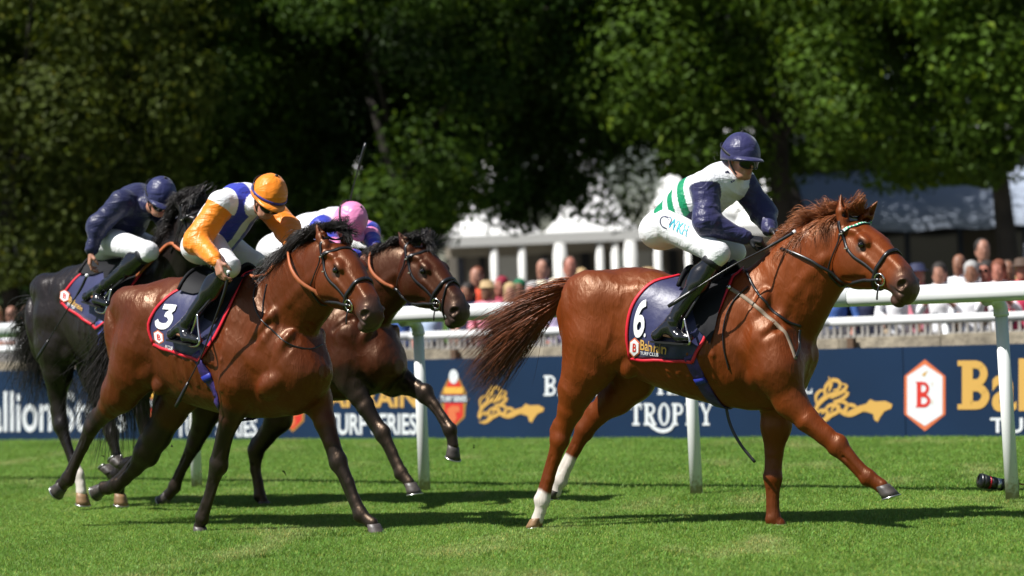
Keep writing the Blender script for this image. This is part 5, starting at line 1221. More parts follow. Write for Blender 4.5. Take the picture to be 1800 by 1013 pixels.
# ---- chestnut leader
P = H6['P']
strands('mane', H6, [P(1376, 440, .0), P(1400, 412, .0), P(1430, 392, .01), P(1455, 378, .03), P(1478, 368, .05), P(1492, 366, .07)],
        [(-.8, -.35, .2), (-.85, -.3, .3), (-.9, -.25, .35), (-.95, -.2, .4), (-.9, -.1, .6), (-.7, -.05, .9)], [.13, .16, .20, .22, .20, .15], 1500, None, mat_=MT['hair'], parent=H6['root'], seed=3, curlf=.03, grav=.55, clump=14, col=(CH0, CH1, .7), width=.0018)
strands('mane', H6, [P(1376, 446, .05), P(1430, 400, .07), P(1478, 376, .10)], [(-.5, -.7, -.2), (-.6, -.7, .0), (-.5, -.6, .1)], [.10, .15, .14], 420, None, mat_=MT['hair'], parent=H6['root'], seed=33, curlf=.02, grav=.6, clump=10, col=(CH0, CH1, .7), width=.0018)
strands('forelock', H6, [P(1496, 366, .08), P(1512, 372, .05), P(1524, 378, .03)], [(-.5, -.2, .8), (-.5, .0, .9), (-.5, .2, .9)], [.12, .12, .10], 260, None, mat_=MT['hair'], parent=H6['root'], seed=4, curlf=.05, grav=.5, col=(CH0, CH1, .8), width=.0022)
strands('tail', H6, [P(1034, 489, .02), P(1020, 495, .0), P(1004, 506, .0), P(994, 520, .0)], [(-.95, -.03, -.20), (-.92, 0, -.34), (-.88, 0, -.48), (-.80, .03, -.62)], [.80, .90, .86, .68], 2600, None, mat_=MT['hair'], parent=H6['root'], seed=5, curlf=.035, spr=.42, grav=.24, clump=26, seg=14, col=((.30, .075, .018), (.035, .016, .010), 1.5), width=.0019)
bridle(H6, 'black bridle with green and white browband on the chestnut leader', [([(1480, 486, .14), (1420, 455, .16), (1372, 437, .13)], .99), ([(1500, 480, -.10), (1430, 440, -.06), (1380, 420, -.03)], .99)], grips=False, brow='green')
saddle_cloth(H6, 'navy saddle cloth with red binding and white number six', [(1188, 489), (1146, 500), (1116, 533), (1104, 585), (1108, 631)], [(1296, 480), (1280, 512), (1262, 550), (1240, 592), (1218, 636)], '6',
             [(1119, 530), (1143, 533), (1136, 592), (1112, 588)], [(1110, 592), (1128, 594), (1127, 628), (1109, 626)], [('Bahrain', [(1129, 597), (1172, 606), (1172, 622), (1129, 614)], m_gold), ('TURF CLUB', [(1129, 617), (1160, 620), (1160, 626), (1129, 622)], m_num)])
saddle(H6, 'small black racing saddle under the rider in navy and green', [(1212, 488), (1296, 478)], ([(1212, 494), (1216, 530), (1226, 575)], [(1290, 488), (1272, 530), (1250, 606)]), [(1212, 625), (1228, 660), (1252, 700)],
       [(1203, 560, .36), (1196, 600, .33), (1212, 604, .41)], [(1236, 505, .30), (1222, 530, .34), (1204, 560, .36)], m_girth)
bg = root('breast_girth', H6['M'] @ Matrix.Translation(Vector(P(1360, 570, .2))), 'cream breast strap and black neck strap across the chestnut shoulder', 'harness')
def bstrap(H, name, px, w, m_, par, off=.006, n=36):
    c, _ = body_cast(H, px, off); c = curve(c, n); c = H['F'].snap(c, off, 6); c[1:-1] = c[1:-1]*.5+.25*(c[:-2]+c[2:]); mb = MB(); mb.ribbon(c, H['F'].grad(c), w, .007); return mb.out(name, m_, par, H['M'])
bstrap(H6, 'breast_strap', [(1284, 508), (1318, 530), (1352, 560), (1384, 594), (1398, 632)], .026, MT['cream'], bg)
bstrap(H6, 'neck_strap', [(1312, 478), (1322, 500), (1350, 538), (1380, 564), (1408, 574)], .018, MT['leather'], bg, .009)
bstrap(H6, 'neck_strap', [(1406, 580), (1404, 604), (1398, 628)], .018, MT['leather'], bg, .009)
bstrap(H6, 'loose_strap', [(1316, 505), (1290, 530), (1274, 566), (1272, 610), (1282, 650)], .008, MT['leather'], bg, .011)
mb = MB(); mb.lathe([(-.004, .012), (0, .015), (.004, .012)], c=body_cast(H6, [(1284, 508)], .018)[0][0], axis=(0, -1, .2)); mb.out('strap_ring', MT['buckle'], bg, H6['M'])
mb = MB(); mb.ribbon(curve([P(1276, 716, -.02), P(1283, 745, -.02), P(1302, 782, -.0), P(1327, 813, .01)], 20), np.tile([0, -1.0, 0], (20, 1)), .020, .005); sl = mb.out('hanging_strap', MT['leather'], None, H6['M']); tag(sl, 'loose black girth strap trailing below the chestnut belly', 'strap')
# ---- bay with cloth three
P = H3['P']
MANE3 = dict(mat_=MT['hair'], curlf=.035, clump=12, col=(BK0, BK1, .5), width=.0020)
strands('mane', H3, [P(462, 492, .0), P(480, 478, .0), P(505, 455, .02), P(535, 430, .03), P(560, 412, .06), P(580, 405, .08)],
        [(-.7, -.6, .15), (-.75, -.55, .2), (-.7, -.6, .25), (-.7, -.6, .35), (-.7, -.5, .45), (-.5, -.2, .6)], [.11, .15, .19, .20, .18, .13], 2000, None, parent=H3['root'], seed=7, grav=.75, **MANE3)
strands('forelock', H3, [P(578, 408, .10), P(592, 404, .06), P(606, 408, .02)], [(-.2, -.2, .6), (.3, -.1, .35), (.7, 0, .1)], [.13, .13, .11], 520, None, parent=H3['root'], seed=8, grav=.55, **MANE3)
strands('tail', H3, [P(236, 520, -.02), P(222, 534, -.02), P(212, 552, -.02)], [(-.42, .10, -.40), (-.42, .15, -.62), (-.40, .2, -.75)], [.80, .92, .92], 1100, None, mat_=MT['hair'], parent=H3['root'], seed=9, curlf=.045, grav=.22, clump=18, seg=12, col=(BK0, BK1, .5), width=.0028)
bridle(H3, 'black bridle with tan grip reins on the bay with cloth three', [([(572, 520, .15), (545, 495, .14), (525, 462, .10), (508, 455, .06), (470, 482, .1), (440, 488, .10)], .28), ([(600, 520, -.10), (560, 470, -.06), (515, 440, -.04)], .6)])
saddle_cloth(H3, 'navy saddle cloth with red binding and white number three', [(342, 503), (312, 514), (280, 540), (263, 570), (270, 606)], [(430, 488), (415, 520), (400, 552), (380, 590), (352, 634)], '3',
             [(290, 535), (318, 538), (302, 580), (272, 574)], [(273, 579), (290, 582), (292, 606), (276, 604)], [('TURF CLUB', [(290, 605), (308, 610), (307, 616), (289, 611)], m_num)])
saddle(H3, 'small black and white racing saddle under the orange capped rider', [(352, 494), (440, 484)], ([(358, 500), (360, 530), (362, 560)], [(432, 492), (410, 528), (382, 570)]), [(345, 620), (360, 655), (383, 705)],
       [(347, 552, .37), (332, 606, .34), (350, 604, .41)], [(380, 510, .32), (362, 535, .35), (347, 552, .37)], m_girth)
ck = root('neck_cord', H3['M'] @ Matrix.Translation(Vector(P(480, 560, .2))), 'thin black neck strap looping across the bay shoulder', 'harness')
bstrap(H3, 'cord', [(452, 500), (446, 520), (452, 550), (478, 580), (512, 607), (545, 614), (566, 606)], .010, MT['leather'], ck, .008)
bstrap(H3, 'cord', [(470, 500), (464, 530), (462, 560)], .009, MT['leather'], ck, .008)
# ---- dark bay behind
P = H4['P']
MANE4 = dict(mat_=MT['hair'], curlf=.04, clump=10, col=(BK0, BK1, .5), width=.003)
strands('mane', H4, [P(632, 472, .0), P(655, 456, .0), P(680, 442, .03), P(704, 432, .05), P(722, 426, .07)], [(-.7, -.4, .5), (-.7, -.4, .65), (-.7, -.4, .75), (-.6, -.3, .8), (-.3, -.2, .8)], [.15, .19, .20, .18, .13], 1100, None, parent=H4['root'], seed=10, grav=.75, **MANE4)
strands('forelock', H4, [P(724, 424, .08), P(740, 420, .05), P(754, 424, .02)], [(-.1, -.2, .7), (.3, -.1, .5), (.6, 0, .2)], [.14, .14, .10], 380, None, parent=H4['root'], seed=11, grav=.6, **MANE4)
strands('tail', H4, [P(395, 530, 0), P(380, 560, 0)], [(-.4, 0, -.7), (-.35, .1, -.9)], [.8, .8], 350, None, parent=H4['root'], seed=12, grav=.2, **MANE4)
bridle(H4, 'black bridle with crossed noseband on the dark bay horse', [([(728, 528, .13), (690, 505, .14), (664, 478, .12), (660, 445, .06)], .55), ([(740, 500, -.10), (700, 450, -.05), (668, 436, -.02)], .6)], cross=True)
saddle_cloth(H4, 'navy saddle cloth mostly hidden behind the orange capped rider', [(470, 506), (440, 520), (425, 560), (420, 600)], [(560, 494), (550, 530), (535, 570), (515, 620)], None, None, [(430, 570), (446, 572), (446, 598), (430, 596)], [])
saddle(H4, 'black racing saddle under the pink capped rider', [(480, 504), (566, 492)], ([(486, 508), (488, 540), (492, 570)], [(560, 498), (545, 535), (525, 580)]), [(505, 625), (512, 650), (520, 690)],
       [(500, 560, .35), (492, 596, .33), (508, 596, .38)], [(520, 515, .30), (508, 540, .33), (500, 560, .35)], m_girth)
# ---- near-black horse
P = HD['P']
strands('mane', HD, [P(268, 455, .02), P(285, 425, .03), P(300, 395, .05), P(314, 368, .07), P(326, 348, .09)], [(-.2, -.9, -.5), (-.2, -.9, -.5), (-.2, -.9, -.5), (-.2, -.8, -.4), (-.2, -.6, -.2)], [.10, .12, .14, .13, .10], 700, None, mat_=MT['hair'], parent=HD['root'], seed=13, curlf=.05, grav=.5, clump=10, col=(BK0, BK1, .5), width=.003)
strands('forelock', HD, [P(326, 345, .10), P(338, 340, .06), P(350, 340, .03)], [(.0, -.4, .3), (.4, -.2, .1), (.6, 0, -.1)], [.10, .10, .09], 300, None, mat_=MT['hair'], parent=HD['root'], seed=14, curlf=.05, grav=.5, clump=10, col=(BK0, BK1, .5), width=.003)
strands('tail', HD, [P(82, 516, -.02), P(70, 535, -.02), P(62, 560, -.02)], [(-.42, .15, -.28), (-.35, .2, -.62), (-.25, .2, -.8)], [.52, .66, .60], 1100, None, mat_=MT['hair'], parent=HD['root'], seed=15, curlf=.085, grav=.35, clump=16, seg=12, col=(BK0, BK1, .5), width=.0028)
bridle(HD, 'dark bridle and brown rein on the near-black horse', [([(350, 430, .12), (322, 440, .16), (300, 428, .15), (270, 455, .16), (235, 490, .2)], .3), ([(360, 420, -.10), (320, 400, -.05), (280, 420, -.02)], .6)])
saddle_cloth(HD, 'navy saddle cloth with white patches on the near-black horse', [(172, 474), (148, 482), (128, 500), (116, 516), (108, 532)], [(262, 462), (245, 488), (222, 520), (200, 555), (172, 578)], None, None, [(110, 508), (127, 512), (124, 534), (108, 530)],
             [('Bahrain', [(127, 522), (150, 540), (147, 548), (124, 532)], m_gold), ('TURF', [(122, 532), (136, 540), (134, 545), (120, 537)], m_num)])
saddle(HD, 'black racing saddle under the rider in dark navy', [(178, 466), (262, 450)], ([(184, 474), (188, 500), (194, 530)], [(258, 462), (236, 496), (206, 545)]), [(176, 565), (180, 590), (184, 640)],
       [(196, 508, .35), (168, 545, .34), (185, 548, .39)], [(226, 480, .30), (210, 496, .34), (196, 508, .35)], m_girth2)
# ------------------------------------------------------------------ people: shared pieces
SKIN = (.46, .22, .145)
m_skin = mat('skin', rough=.5, attr=True, sub=.12, spec=.45, bump=(160, .15, .001)); m_glove = mat('black_glove', (.012, .012, .014), .6, bump=(120, .4, .002))
def hand(F, w0, d, n, s, curl=(.9, 1.2, .8), thumb=1, k=.008, tagv=None, sc=1.0):
    """w0 wrist, d along the hand, n the way the palm faces, s toward the thumb side"""
    d, n, s = [np.array(x, float) for x in (d, n, s)]; d /= np.linalg.norm(d); n -= d*(n@d); n /= np.linalg.norm(n); s -= d*(s@d)+n*(s@n); s /= np.linalg.norm(s)
    kn = w0+d*.088*sc
    for i in range(4):
        F.cap(w0+d*.012+s*(.018-.012*i)*sc, kn+s*(.030-.020*i)*sc-d*(.004*abs(i-1)), .016*sc, .0125*sc, k=.012, tag=tagv)
    tips = []
    for i, (l1, l2, l3) in enumerate(((.042, .026, .020), (.047, .029, .021), (.043, .027, .020), (.034, .021, .018))):
        b = kn+s*(.030-.020*i)*sc-d*(.004*abs(i-1)); a = 0; q = b
        for l, c, r0, r1 in ((l1, curl[0]+.08*i, .0105, .0095), (l2, curl[1], .0095, .0085), (l3, curl[2], .0085, .0072)):
            a += c; e = q+(d*math.cos(a)+n*math.sin(a))*l*sc; F.cap(q, e, r0*sc, r1*sc, k=.003, tag=tagv); q = e
        tips.append(q)
    tb = w0+d*.022*sc+s*.022*sc+n*.006; t1 = tb+(d*.55+s*.62+n*.45)*.042*sc; t2 = t1+(d*.75+s*.05+n*.65*thumb)*.030*sc; t3 = t2+(d*.7-s*.25+n*.6*thumb)*.022*sc
    F.cap(tb, t1, .0165*sc, .012*sc, k=.01, tag=tagv); F.cap(t1, t2, .0115*sc, .0105*sc, k=.004, tag=tagv); F.cap(t2, t3, .0105*sc, .008*sc, k=.003, tag=tagv)
    return kn
def head_prims(F, c, R, k=.012, tagv=None, tagh=None, sc=1.0):
    """c: between the ears; R columns: forward, side, up"""
    q = lambda f, s_, u: c+R@(np.array([f, s_, u])*sc)
    E = lambda f, s_, u, r, kk=.012, **kw: F.ell(q(f, s_, u), np.array(r)*sc, R=R, k=kk, tag=tagv, **kw)
    E(-.008, 0, .035, (.096, .074, .090)); E(.035, 0, -.035, (.056, .055, .062), .03); E(.058, 0, -.088, (.028, .030, .022), .03)
    for s_ in (1, -1):
        F.cap(q(-.01, .058*s_, -.035), q(.045, .030*s_, -.088), .020*sc, .018*sc, k=.025, tag=tagv)       # jaw
        E(.066, .036*s_, -.018, (.024, .022, .018), .015)                                      # cheekbone
        E(.086, .030*s_, .010, (.016, .019, .013), .008, sub=True)                             # socket
        E(.076, .030*s_, .009, (.013, .014, .0115), .003)                                      # eyeball swell
        F.cap(q(.088, .014*s_, .026), q(.076, .046*s_, .026), .008*sc, .006*sc, k=.012, tag=tagv)
        F.ell(q(-.004, .076*s_, -.002), np.array((.018, .009, .031))*sc, R=R, k=.006, tag=tagv); E(.000, .085*s_, .000, (.010, .006, .018), .004, sub=True)
        E(.100, .013*s_, -.030, (.011, .008, .008), .006)
    F.cap(q(.092, 0, .018), q(.116, 0, -.024), .008*sc, .011*sc, k=.010, tag=tagv)
    F.cap(q(.086, -.022, -.054), q(.086, .022, -.054), .007*sc, .007*sc, k=.008, tag=tagv); F.cap(q(.083, -.018, -.067), q(.083, .018, -.067), .008*sc, .008*sc, k=.008, tag=tagv)
    F.cap(q(.100, -.020, -.0605), q(.100, .020, -.0605), .0035*sc, .0035*sc, k=.003, sub=True)
def skin_cols(V, c, R, base=SKIN, sc=1.0):
    col = np.tile(np.array(base), (len(V), 1))*(1+.22*(vnoise(V, 30)[:, None]-.5)); hl = (V-c)@R/sc
    def dab(p, r0, r1, c_, st):
        d = np.linalg.norm(hl-np.array(p), axis=1); w = ((1-sm(d, r0, r1))*st)[:, None]; col[:] = col*(1-w)+np.array(c_)*w
    for s_ in (1, -1):
        dab((.05, .05*s_, -.035), .01, .04, (.52, .17, .13), .45); dab((.094, .030*s_, .010), .004, .013, (.05, .03, .025), .9); dab((.084, .03*s_, .028), .003, .012, (.14, .08, .05), .6); dab((0, .08*s_, 0), .01, .03, (.5, .18, .13), .5)
    dab((.094, 0, -.06), .008, .022, (.40, .10, .09), .6); dab((.06, 0, -.085), .01, .045, (.30, .17, .12), .35); dab((.112, 0, -.025), .0, .02, (.5, .18, .13), .4)
    return col
def silk(name, cr=.36, bs=1.0):
    m = mat(name, rough=cr, attr=True, spec=.38, sheen=.15); N, L, b = nodes_of(m); tc = N.new('ShaderNodeTexCoord')
    def w(sc, rot, st, det=3):
        mp = N.new('ShaderNodeMapping'); mp.inputs['Rotation'].default_value = rot; mp.inputs['Scale'].default_value = st; n = N.new('ShaderNodeTexNoise'); n.inputs['Scale'].default_value = sc; n.inputs['Detail'].default_value = det; n.inputs['Distortion'].default_value = 1.2
        L.new(tc.outputs['Object'], mp.inputs[0]); L.new(mp.outputs[0], n.inputs['Vector']); return n.outputs[0]
    prev = None
    for sc, rot, st, s_, d_ in ((5, (0, .7, 0), (1, 1, 2.6), .55*bs, .035), (11, (.3, -.6, .5), (2.4, 1, .7), .45*bs, .013), (45, (0, .3, 0), (1, 1, 1.6), .12*bs, .003)):
        bp = N.new('ShaderNodeBump'); bp.inputs['Strength'].default_value = s_; bp.inputs['Distance'].default_value = d_; L.new(w(sc, rot, st), bp.inputs['Height'])
        if prev: L.new(prev.outputs[0], bp.inputs['Normal'])
        prev = bp
    L.new(prev.outputs[0], b.inputs['Normal']); return m
m_silk = silk('racing_silk', .42); m_breech = silk('breeches_cloth', .6, .6); m_boot = mat('black_boot_leather', (.008, .008, .010), .16, spec=.7, coat=.5, coat_r=.12, bump=(9, .35, .012)); m_sock = mat('black_stretch_cuff', (.012, .012, .016), .55)
m_silkcap = silk('cap_silk', .38, .7); m_lens = mat('goggle_lens', (.004, .004, .004), .08, spec=.5); m_gogr = mat('goggle_strap', (.010, .010, .012), .5); m_vest = mat('collar_white', (.75, .75, .75), .6)
def wrinkle(V, F, amp, f, axes, seed):
    """cloth folds running across each limb"""
    g = F.grad(V); d = np.zeros(len(V))
    for (a, b, rr_) in axes:
        ds, t = segdist(V, a, b); L_ = np.linalg.norm(np.array(b)-np.array(a)); w = np.exp(-(ds/rr_)**2)
        ax = (np.array(b)-np.array(a))/L_; o1 = np.cross(ax, [.3, 1, .2]); o1 /= np.linalg.norm(o1); o2 = np.cross(ax, o1)
        q = np.stack([(V@ax)*f+seed, (V@o1)*f*.35, (V@o2)*f*.35], 1); q = q+(vnoise(V+seed, 6)[:, None]-.5)*.9
        r_ = 1-np.abs(2*vnoise(q, 1.0)-1)*2; d += w*r_*amp*(.55+.9*abs(t-.45))
    d += (vnoise(V, 9)-.5)*amp*.35
    return V+g*d[:, None]
def jockey(sp):
    fr = sp['frame']; P = fr.P; M = fr.M; J = {k: P(*v) for k, v in sp['j'].items()}
    hip = (J['hipN']+J['hipF'])/2; sh = (J['shN']+J['shF'])/2; ax = sh-hip; TL = np.linalg.norm(ax); axu = ax/TL
    hf, hu = np.array(sp['face'], float), np.array(sp.get('headup', (0, 0, 1.0)), float); hf /= np.linalg.norm(hf); hu -= hf*(hu@hf); hu /= np.linalg.norm(hu); hs = np.cross(hu, hf); R = np.stack([hf, hs, hu], 1); hc = J['head']
    if hs[1] > 0: pass
    al = np.array(list(J.values())); lo = al.min(0)-.28; hi = al.max(0)+.28
    front = np.cross(axu, [0, 1.0, 0]); front = front if front[2] < 0 else -front       # belly side
    r = root('person', M @ Matrix.Translation(Vector(hip)), sp['label'], 'jockey', 'jockeys riding the finish')
    # ---- the body, one continuous figure
    B = Field(lo, hi, .0055)
    mid = hip*.5+sh*.5-front*.02
    B.ell(hip, (.13, .155, .12), k=.03); B.cap(hip, mid, .105, .105, k=.05, fy=1.15); B.cap(mid, sh, .105, .105, k=.05, fy=1.15)
    B.cap(J['shN'], J['shF'], .062, .062, k=.05); B.cap(sh, hc-hu*.07-hf*.015, .058, .052, k=.03)
    for s_ in 'NF':
        B.cap(J['sh'+s_], J['el'+s_], .052, .042, k=.03); B.cap(J['el'+s_], J['wr'+s_], .042, .027, k=.015); B.cap(J['hip'+s_], J['kn'+s_], .085, .050, k=.05); B.cap(J['kn'+s_], J['an'+s_], .046, .032, k=.02)
        cm = J['kn'+s_]*.65+J['an'+s_]*.35; B.ell(cm, (.045, .045, .06), k=.03); B.cap(J['an'+s_], J['heel'+s_]*.7+J['an'+s_]*.3, .026, .020, k=.02); B.cap(J['heel'+s_]*.8+J['an'+s_]*.2, J['heel'+s_]*.15+J['toe'+s_]*.85, .020, .018, k=.02)
    head_prims(B, hc, R)
    for s_ in 'NF':
        h_ = sp['hand'+s_]; hand(B, J['wr'+s_], h_[0], h_[1], h_[2], h_[3])
    V, Q = B.mesh(1); col = skin_cols(V, hc, R)
    if sp.get('gloves'):
        for s_ in 'NF':
            d_ = np.array(sp['hand'+s_][0], float); d_ /= np.linalg.norm(d_); t = (V-J['wr'+s_])@d_; ds = np.linalg.norm(V-J['wr'+s_]-d_*.07, axis=1)
            w = ((ds < .13) & (t > -.015))[:, None]
            tipd = sm(t, .112, .118)[:, None]*0
            col = np.where(w, np.array((.012, .012, .014)), col)
    part('body', V, Q, m_skin, r, M, col=col)
    # ---- silks
    bg_ = sp.get('bag', 1.0)
    Jf = Field(lo, hi, .0065)
    Jf.cap(hip+axu*.03-front*.01, mid, .148*bg_, .148, k=.05, fy=1.12, tag=1); Jf.cap(mid, sh-front*.005, .148, .132, k=.06, fy=1.22, tag=1); Jf.cap(J['shN'], J['shF'], .080, .080, k=.06, tag=1)
    Jf.cap(sh, sh+(hc-hu*.06-sh)*.62, .082, .064, k=.03, tag=4)
    for i, s_ in enumerate('NF'):
        el = J['el'+s_]; bk = el-(J['sh'+s_]+J['wr'+s_])/2; bk /= np.linalg.norm(bk)+1e-6; wr = J['wr'+s_]; fa = wr-el; fa /= np.linalg.norm(fa)
        Jf.cap(J['sh'+s_], el, .088, .078*bg_, k=.035, tag=2+i); Jf.cap(el, wr-fa*.035, .076*bg_, .046, k=.04, tag=2+i); Jf.cap(wr-fa*.035, wr-fa*.012, .041, .040, k=.008, tag=2+i)
    # keep the face clear
    V, Q = Jf.mesh(1); T = Jf.T[tuple(np.clip(((V-Jf.lo)/Jf.h).round().astype(int), 0, Jf.n-1).T)]
    ti = [Jf.T[tuple(np.clip(((V-Jf.grad(V)*.012-Jf.lo)/Jf.h).round().astype(int), 0, Jf.n-1).T)]][0]; T = ti
    V0 = V.copy(); V = wrinkle(V, Jf, .0130, 15, [(hip, sh, .17), (J['shN'], J['elN'], .10), (J['elN'], J['wrN'], .085), (J['shF'], J['elF'], .10), (J['elF'], J['wrF'], .085)], sp['seed'])
    t = ((V0-hip)@axu)/TL; fn = (V0-hip)@front; w_ = -(V0[:, 1]-hip[1]); col = sp['silks'](V0, T, t, fn, w_, J, fr)
    jk = part('jacket', V, Q, m_silk, r, M, col=col); sp['Jf'] = Jf
    # ---- breeches
    Bf = Field(lo, hi, .0075); bt = hip-axu*.03-front*.02
    Bf.ell(hip-axu*.05-front*.015, (.130, .156, .122), k=.03); Bf.ell(bt-axu*.07, (.14, .16, .12), k=.05)
    for s_ in 'NF':
        Bf.cap(J['hip'+s_], J['kn'+s_], .108, .068, k=.05); kd = J['an'+s_]-J['kn'+s_]; kd /= np.linalg.norm(kd); Bf.cap(J['kn'+s_], J['kn'+s_]+kd*.05, .066, .058, k=.03)
    V, Q = Bf.mesh(1); V0 = V.copy(); V = wrinkle(V, Bf, .0070, 13, [(J['hipN'], J['knN'], .12), (J['hipF'], J['knF'], .12)], sp['seed']+5)
    col = np.tile(np.array((.78, .78, .79)), (len(V), 1)); br = part('breeches', V, Q, m_breech, r, M, col=col); sp['Bf'] = Bf
    # ---- boots
    for s_ in 'NF':
        kn, an, toe, heel = J['kn'+s_], J['an'+s_], J['toe'+s_], J['heel'+s_]; kd = an-kn; L_ = np.linalg.norm(kd); kd /= L_; bl = np.minimum.reduce([kn, an, toe, heel])-.13; bh = np.maximum.reduce([kn, an, toe, heel])+.13
        Z = Field(bl, bh, .006); td = toe-heel; td /= np.linalg.norm(td); calf = np.cross(kd, [0, 1.0, 0]); calf = calf if calf[0] < 0 else -calf
        Z.cap(kn+kd*.06, kn+kd*(L_*.45), .064, .062, k=.02); Z.ell(kn+kd*(L_*.38)+calf*.014, (.062, .060, .085), k=.04); Z.cap(kn+kd*(L_*.45), an-kd*.01, .062, .046, k=.03)
        Z.cap(an, heel+(an-heel)*.25, .043, .036, k=.02); ball = heel+td*.17; Z.cap(an*.5+heel*.5+td*.04, ball, .038, .036, k=.03, fy=1.05); Z.cap(ball, toe, .036, .026, k=.02, fy=1.15); Z.cap(heel, heel+td*.01, .036, .034, k=.015)
        V, Q = Z.mesh(1); V = V+Z.grad(V)*((np.abs(2*vnoise(np.c_[V@kd, V[:, 1]*.3, V[:, 0]*.3], 26)-1)-.5)*.007*np.exp(-(((V-an)@kd+.05)/.07)**2))[:, None]
        bo_ = part('boot', V, Q, m_boot, r, M)
        up = np.cross(td, [0, 1.0, 0]); up = up if up[2] > 0 else -up
        mb = MB(); pts = []
        for tt, ww in ((-.035, .022), (-.02, .034), (.03, .034), (.10, .036), (.17, .044), (.215, .040), (.245, .02)):
            pts.append((tt, ww))
        V2 = []
        for dz in (-.046, -.034):
            for tt, ww in pts: V2.append(heel+td*tt+up*dz+np.array([0, -ww, 0]))
            for tt, ww in pts[::-1]: V2.append(heel+td*tt+up*dz+np.array([0, ww, 0]))
        n_ = len(pts)*2; mb.add(V2, [list(range(n_))[::-1], list(range(n_, 2*n_))]+[[i, (i+1) % n_, n_+(i+1) % n_, n_+i] for i in range(n_)]); mb.out('sole', MT['leather'], bo_, M, smooth=False)
        mb = MB(); mb.tube([kn+kd*.035, kn+kd*.085], [.064, .067], n=24); mb.out('boot_cuff', m_sock, bo_, M)
    # ---- helmet with silk cover, peak, harness and goggles
    q = lambda f, s2, u: hc+R@np.array([f, s2, u])
    n1, n2 = 20, 48; V = []; cc = []; cp = sp['cap']
    for i in range(n1+1):
        ph = (i/n1)*math.radians(104)
        for j in range(n2):
            th = 2*math.pi*j/n2; gore = 1+.012*abs(math.cos(3*th))*math.sin(ph)-.006+.028*(vnoise(np.array([math.cos(th)*2+sp['seed'], math.sin(th)*2, ph*2.2]), 2.2)-.5)
            rf, rs, ru = .138*gore, .118*gore, .145*gore; x = math.cos(th); sg = (rf if x > 0 else rf*.98)
            V.append(q(math.sin(ph)*x*sg-.010, math.sin(ph)*math.sin(th)*rs, math.cos(ph)*ru+.038))
    Fq = [[i*n2+j, i*n2+(j+1) % n2, (i+1)*n2+(j+1) % n2, (i+1)*n2+j] for i in range(n1) for j in range(n2)]+[[(n1)*n2+j for j in range(n2)]]
    he = part('helmet', V, Fq, m_silkcap, r, M, col=np.tile(np.array(cp), (len(V), 1)))
    # peak
    V = []; n3 = 22
    for k in range(n3+1):
        th = -1.15+2.3*k/n3
        for e, dz, ex in ((0, 0, 1.0), (1, -.012, 1.0), (1, -.020, 1.0), (0, -.010, 1.0)):
            ext = .060*math.cos(th/1.15*math.pi/2)**.7*e; V.append(q((.130+ext)*math.cos(th)-.010, (.112+ext*.5)*math.sin(th), .040+dz-.010*e))
    part('peak', V, [[k*4+j, k*4+(j+1) % 4, (k+1)*4+(j+1) % 4, (k+1)*4+j] for k in range(n3) for j in range(4)], m_silkcap if sp.get('peakcol') is None else m_silkcap, he if False else r, M, col=np.tile(np.array(sp.get('peakcol', cp)), (len(V), 1)))
    if sp.get('band') is not None:
        c = [q(.1415*math.cos(a)-.010, .1215*math.sin(a), .046) for a in np.linspace(0, 2*math.pi, 49)]; nn = [R@np.array([math.cos(a), math.sin(a), 0]) for a in np.linspace(0, 2*math.pi, 49)]
        mb = MB(); mb.ribbon(c, nn, .018, .004); mb.out('cap_band', mat('cap_band_blue', sp['band'], .4), r, M)
    mb = MB(); mb.lathe([(-.004, .004), (0, .012), (.006, .010), (.009, .002)], c=q(-.01, 0, .183), axis=hu, n=12); mb.out('cap_button', m_silkcap, r, M, col=None)
    at = r.children[-1].data.color_attributes.new('tint', 'FLOAT_COLOR', 'POINT'); at.data.foreach_set('color', np.tile([*cp, 1], len(r.children[-1].data.vertices)).astype(np.float32))
    # goggles: wrapped lens, frame and strap
    V = []; n4 = 18
    for k in range(n4+1):
        a = -1.05+2.1*k/n4; e = .040*(1-.45*abs(a/1.05)**3)*(1-.2*math.exp(-(a/.16)**2))
        V += [q(.046+.070*math.cos(a), .080*math.sin(a), .010+e), q(.056+.072*math.cos(a), .083*math.sin(a), .006), q(.050+.068*math.cos(a), .080*math.sin(a), .002-e)]
    go = part('goggles', V, [f for k in range(n4) for f in ([k*3, (k+1)*3, (k+1)*3+1, k*3+1], [k*3+1, (k+1)*3+1, (k+1)*3+2, k*3+2])], m_lens, r, M)
    mb = MB(); up_ = [V[k*3] for k in range(n4+1)]; dn_ = [V[k*3+2] for k in range(n4+1)]; mb.tube(up_+dn_[::-1]+[up_[0]], .0042, n=6, caps=False); mb.out('goggle_frame', m_gogr, go, M)
    for s2 in (1, -1):
        mb = MB(); mb.ribbon(curve([q(.076, .070*s2, .012), q(.03, .112*s2, .035), q(-.05, .118*s2, .075), q(-.13, .06*s2, .10), q(-.148, 0, .105)], 20), [R@np.array(x) for x in np.linspace((0.3, s2, 0), (-1, .1*s2, 0), 20)], .016, .004); mb.out('goggle_strap', m_gogr, go, M)
        mb = MB(); mb.ribbon(curve([q(.01, .098*s2, .030), q(.012, .088*s2, -.02), q(.035, .06*s2, -.075), q(.058, .0, -.112)], 18), [R@np.array(x) for x in np.linspace((0.2, s2, 0), (.3, 0, -1), 18)], .014, .004); mb.out('chin_strap', m_gogr, r, M)
    return dict(root=r, J=J, hip=hip, sh=sh, P=P, M=M, fr=fr, sp=sp, hc=hc, R=R)
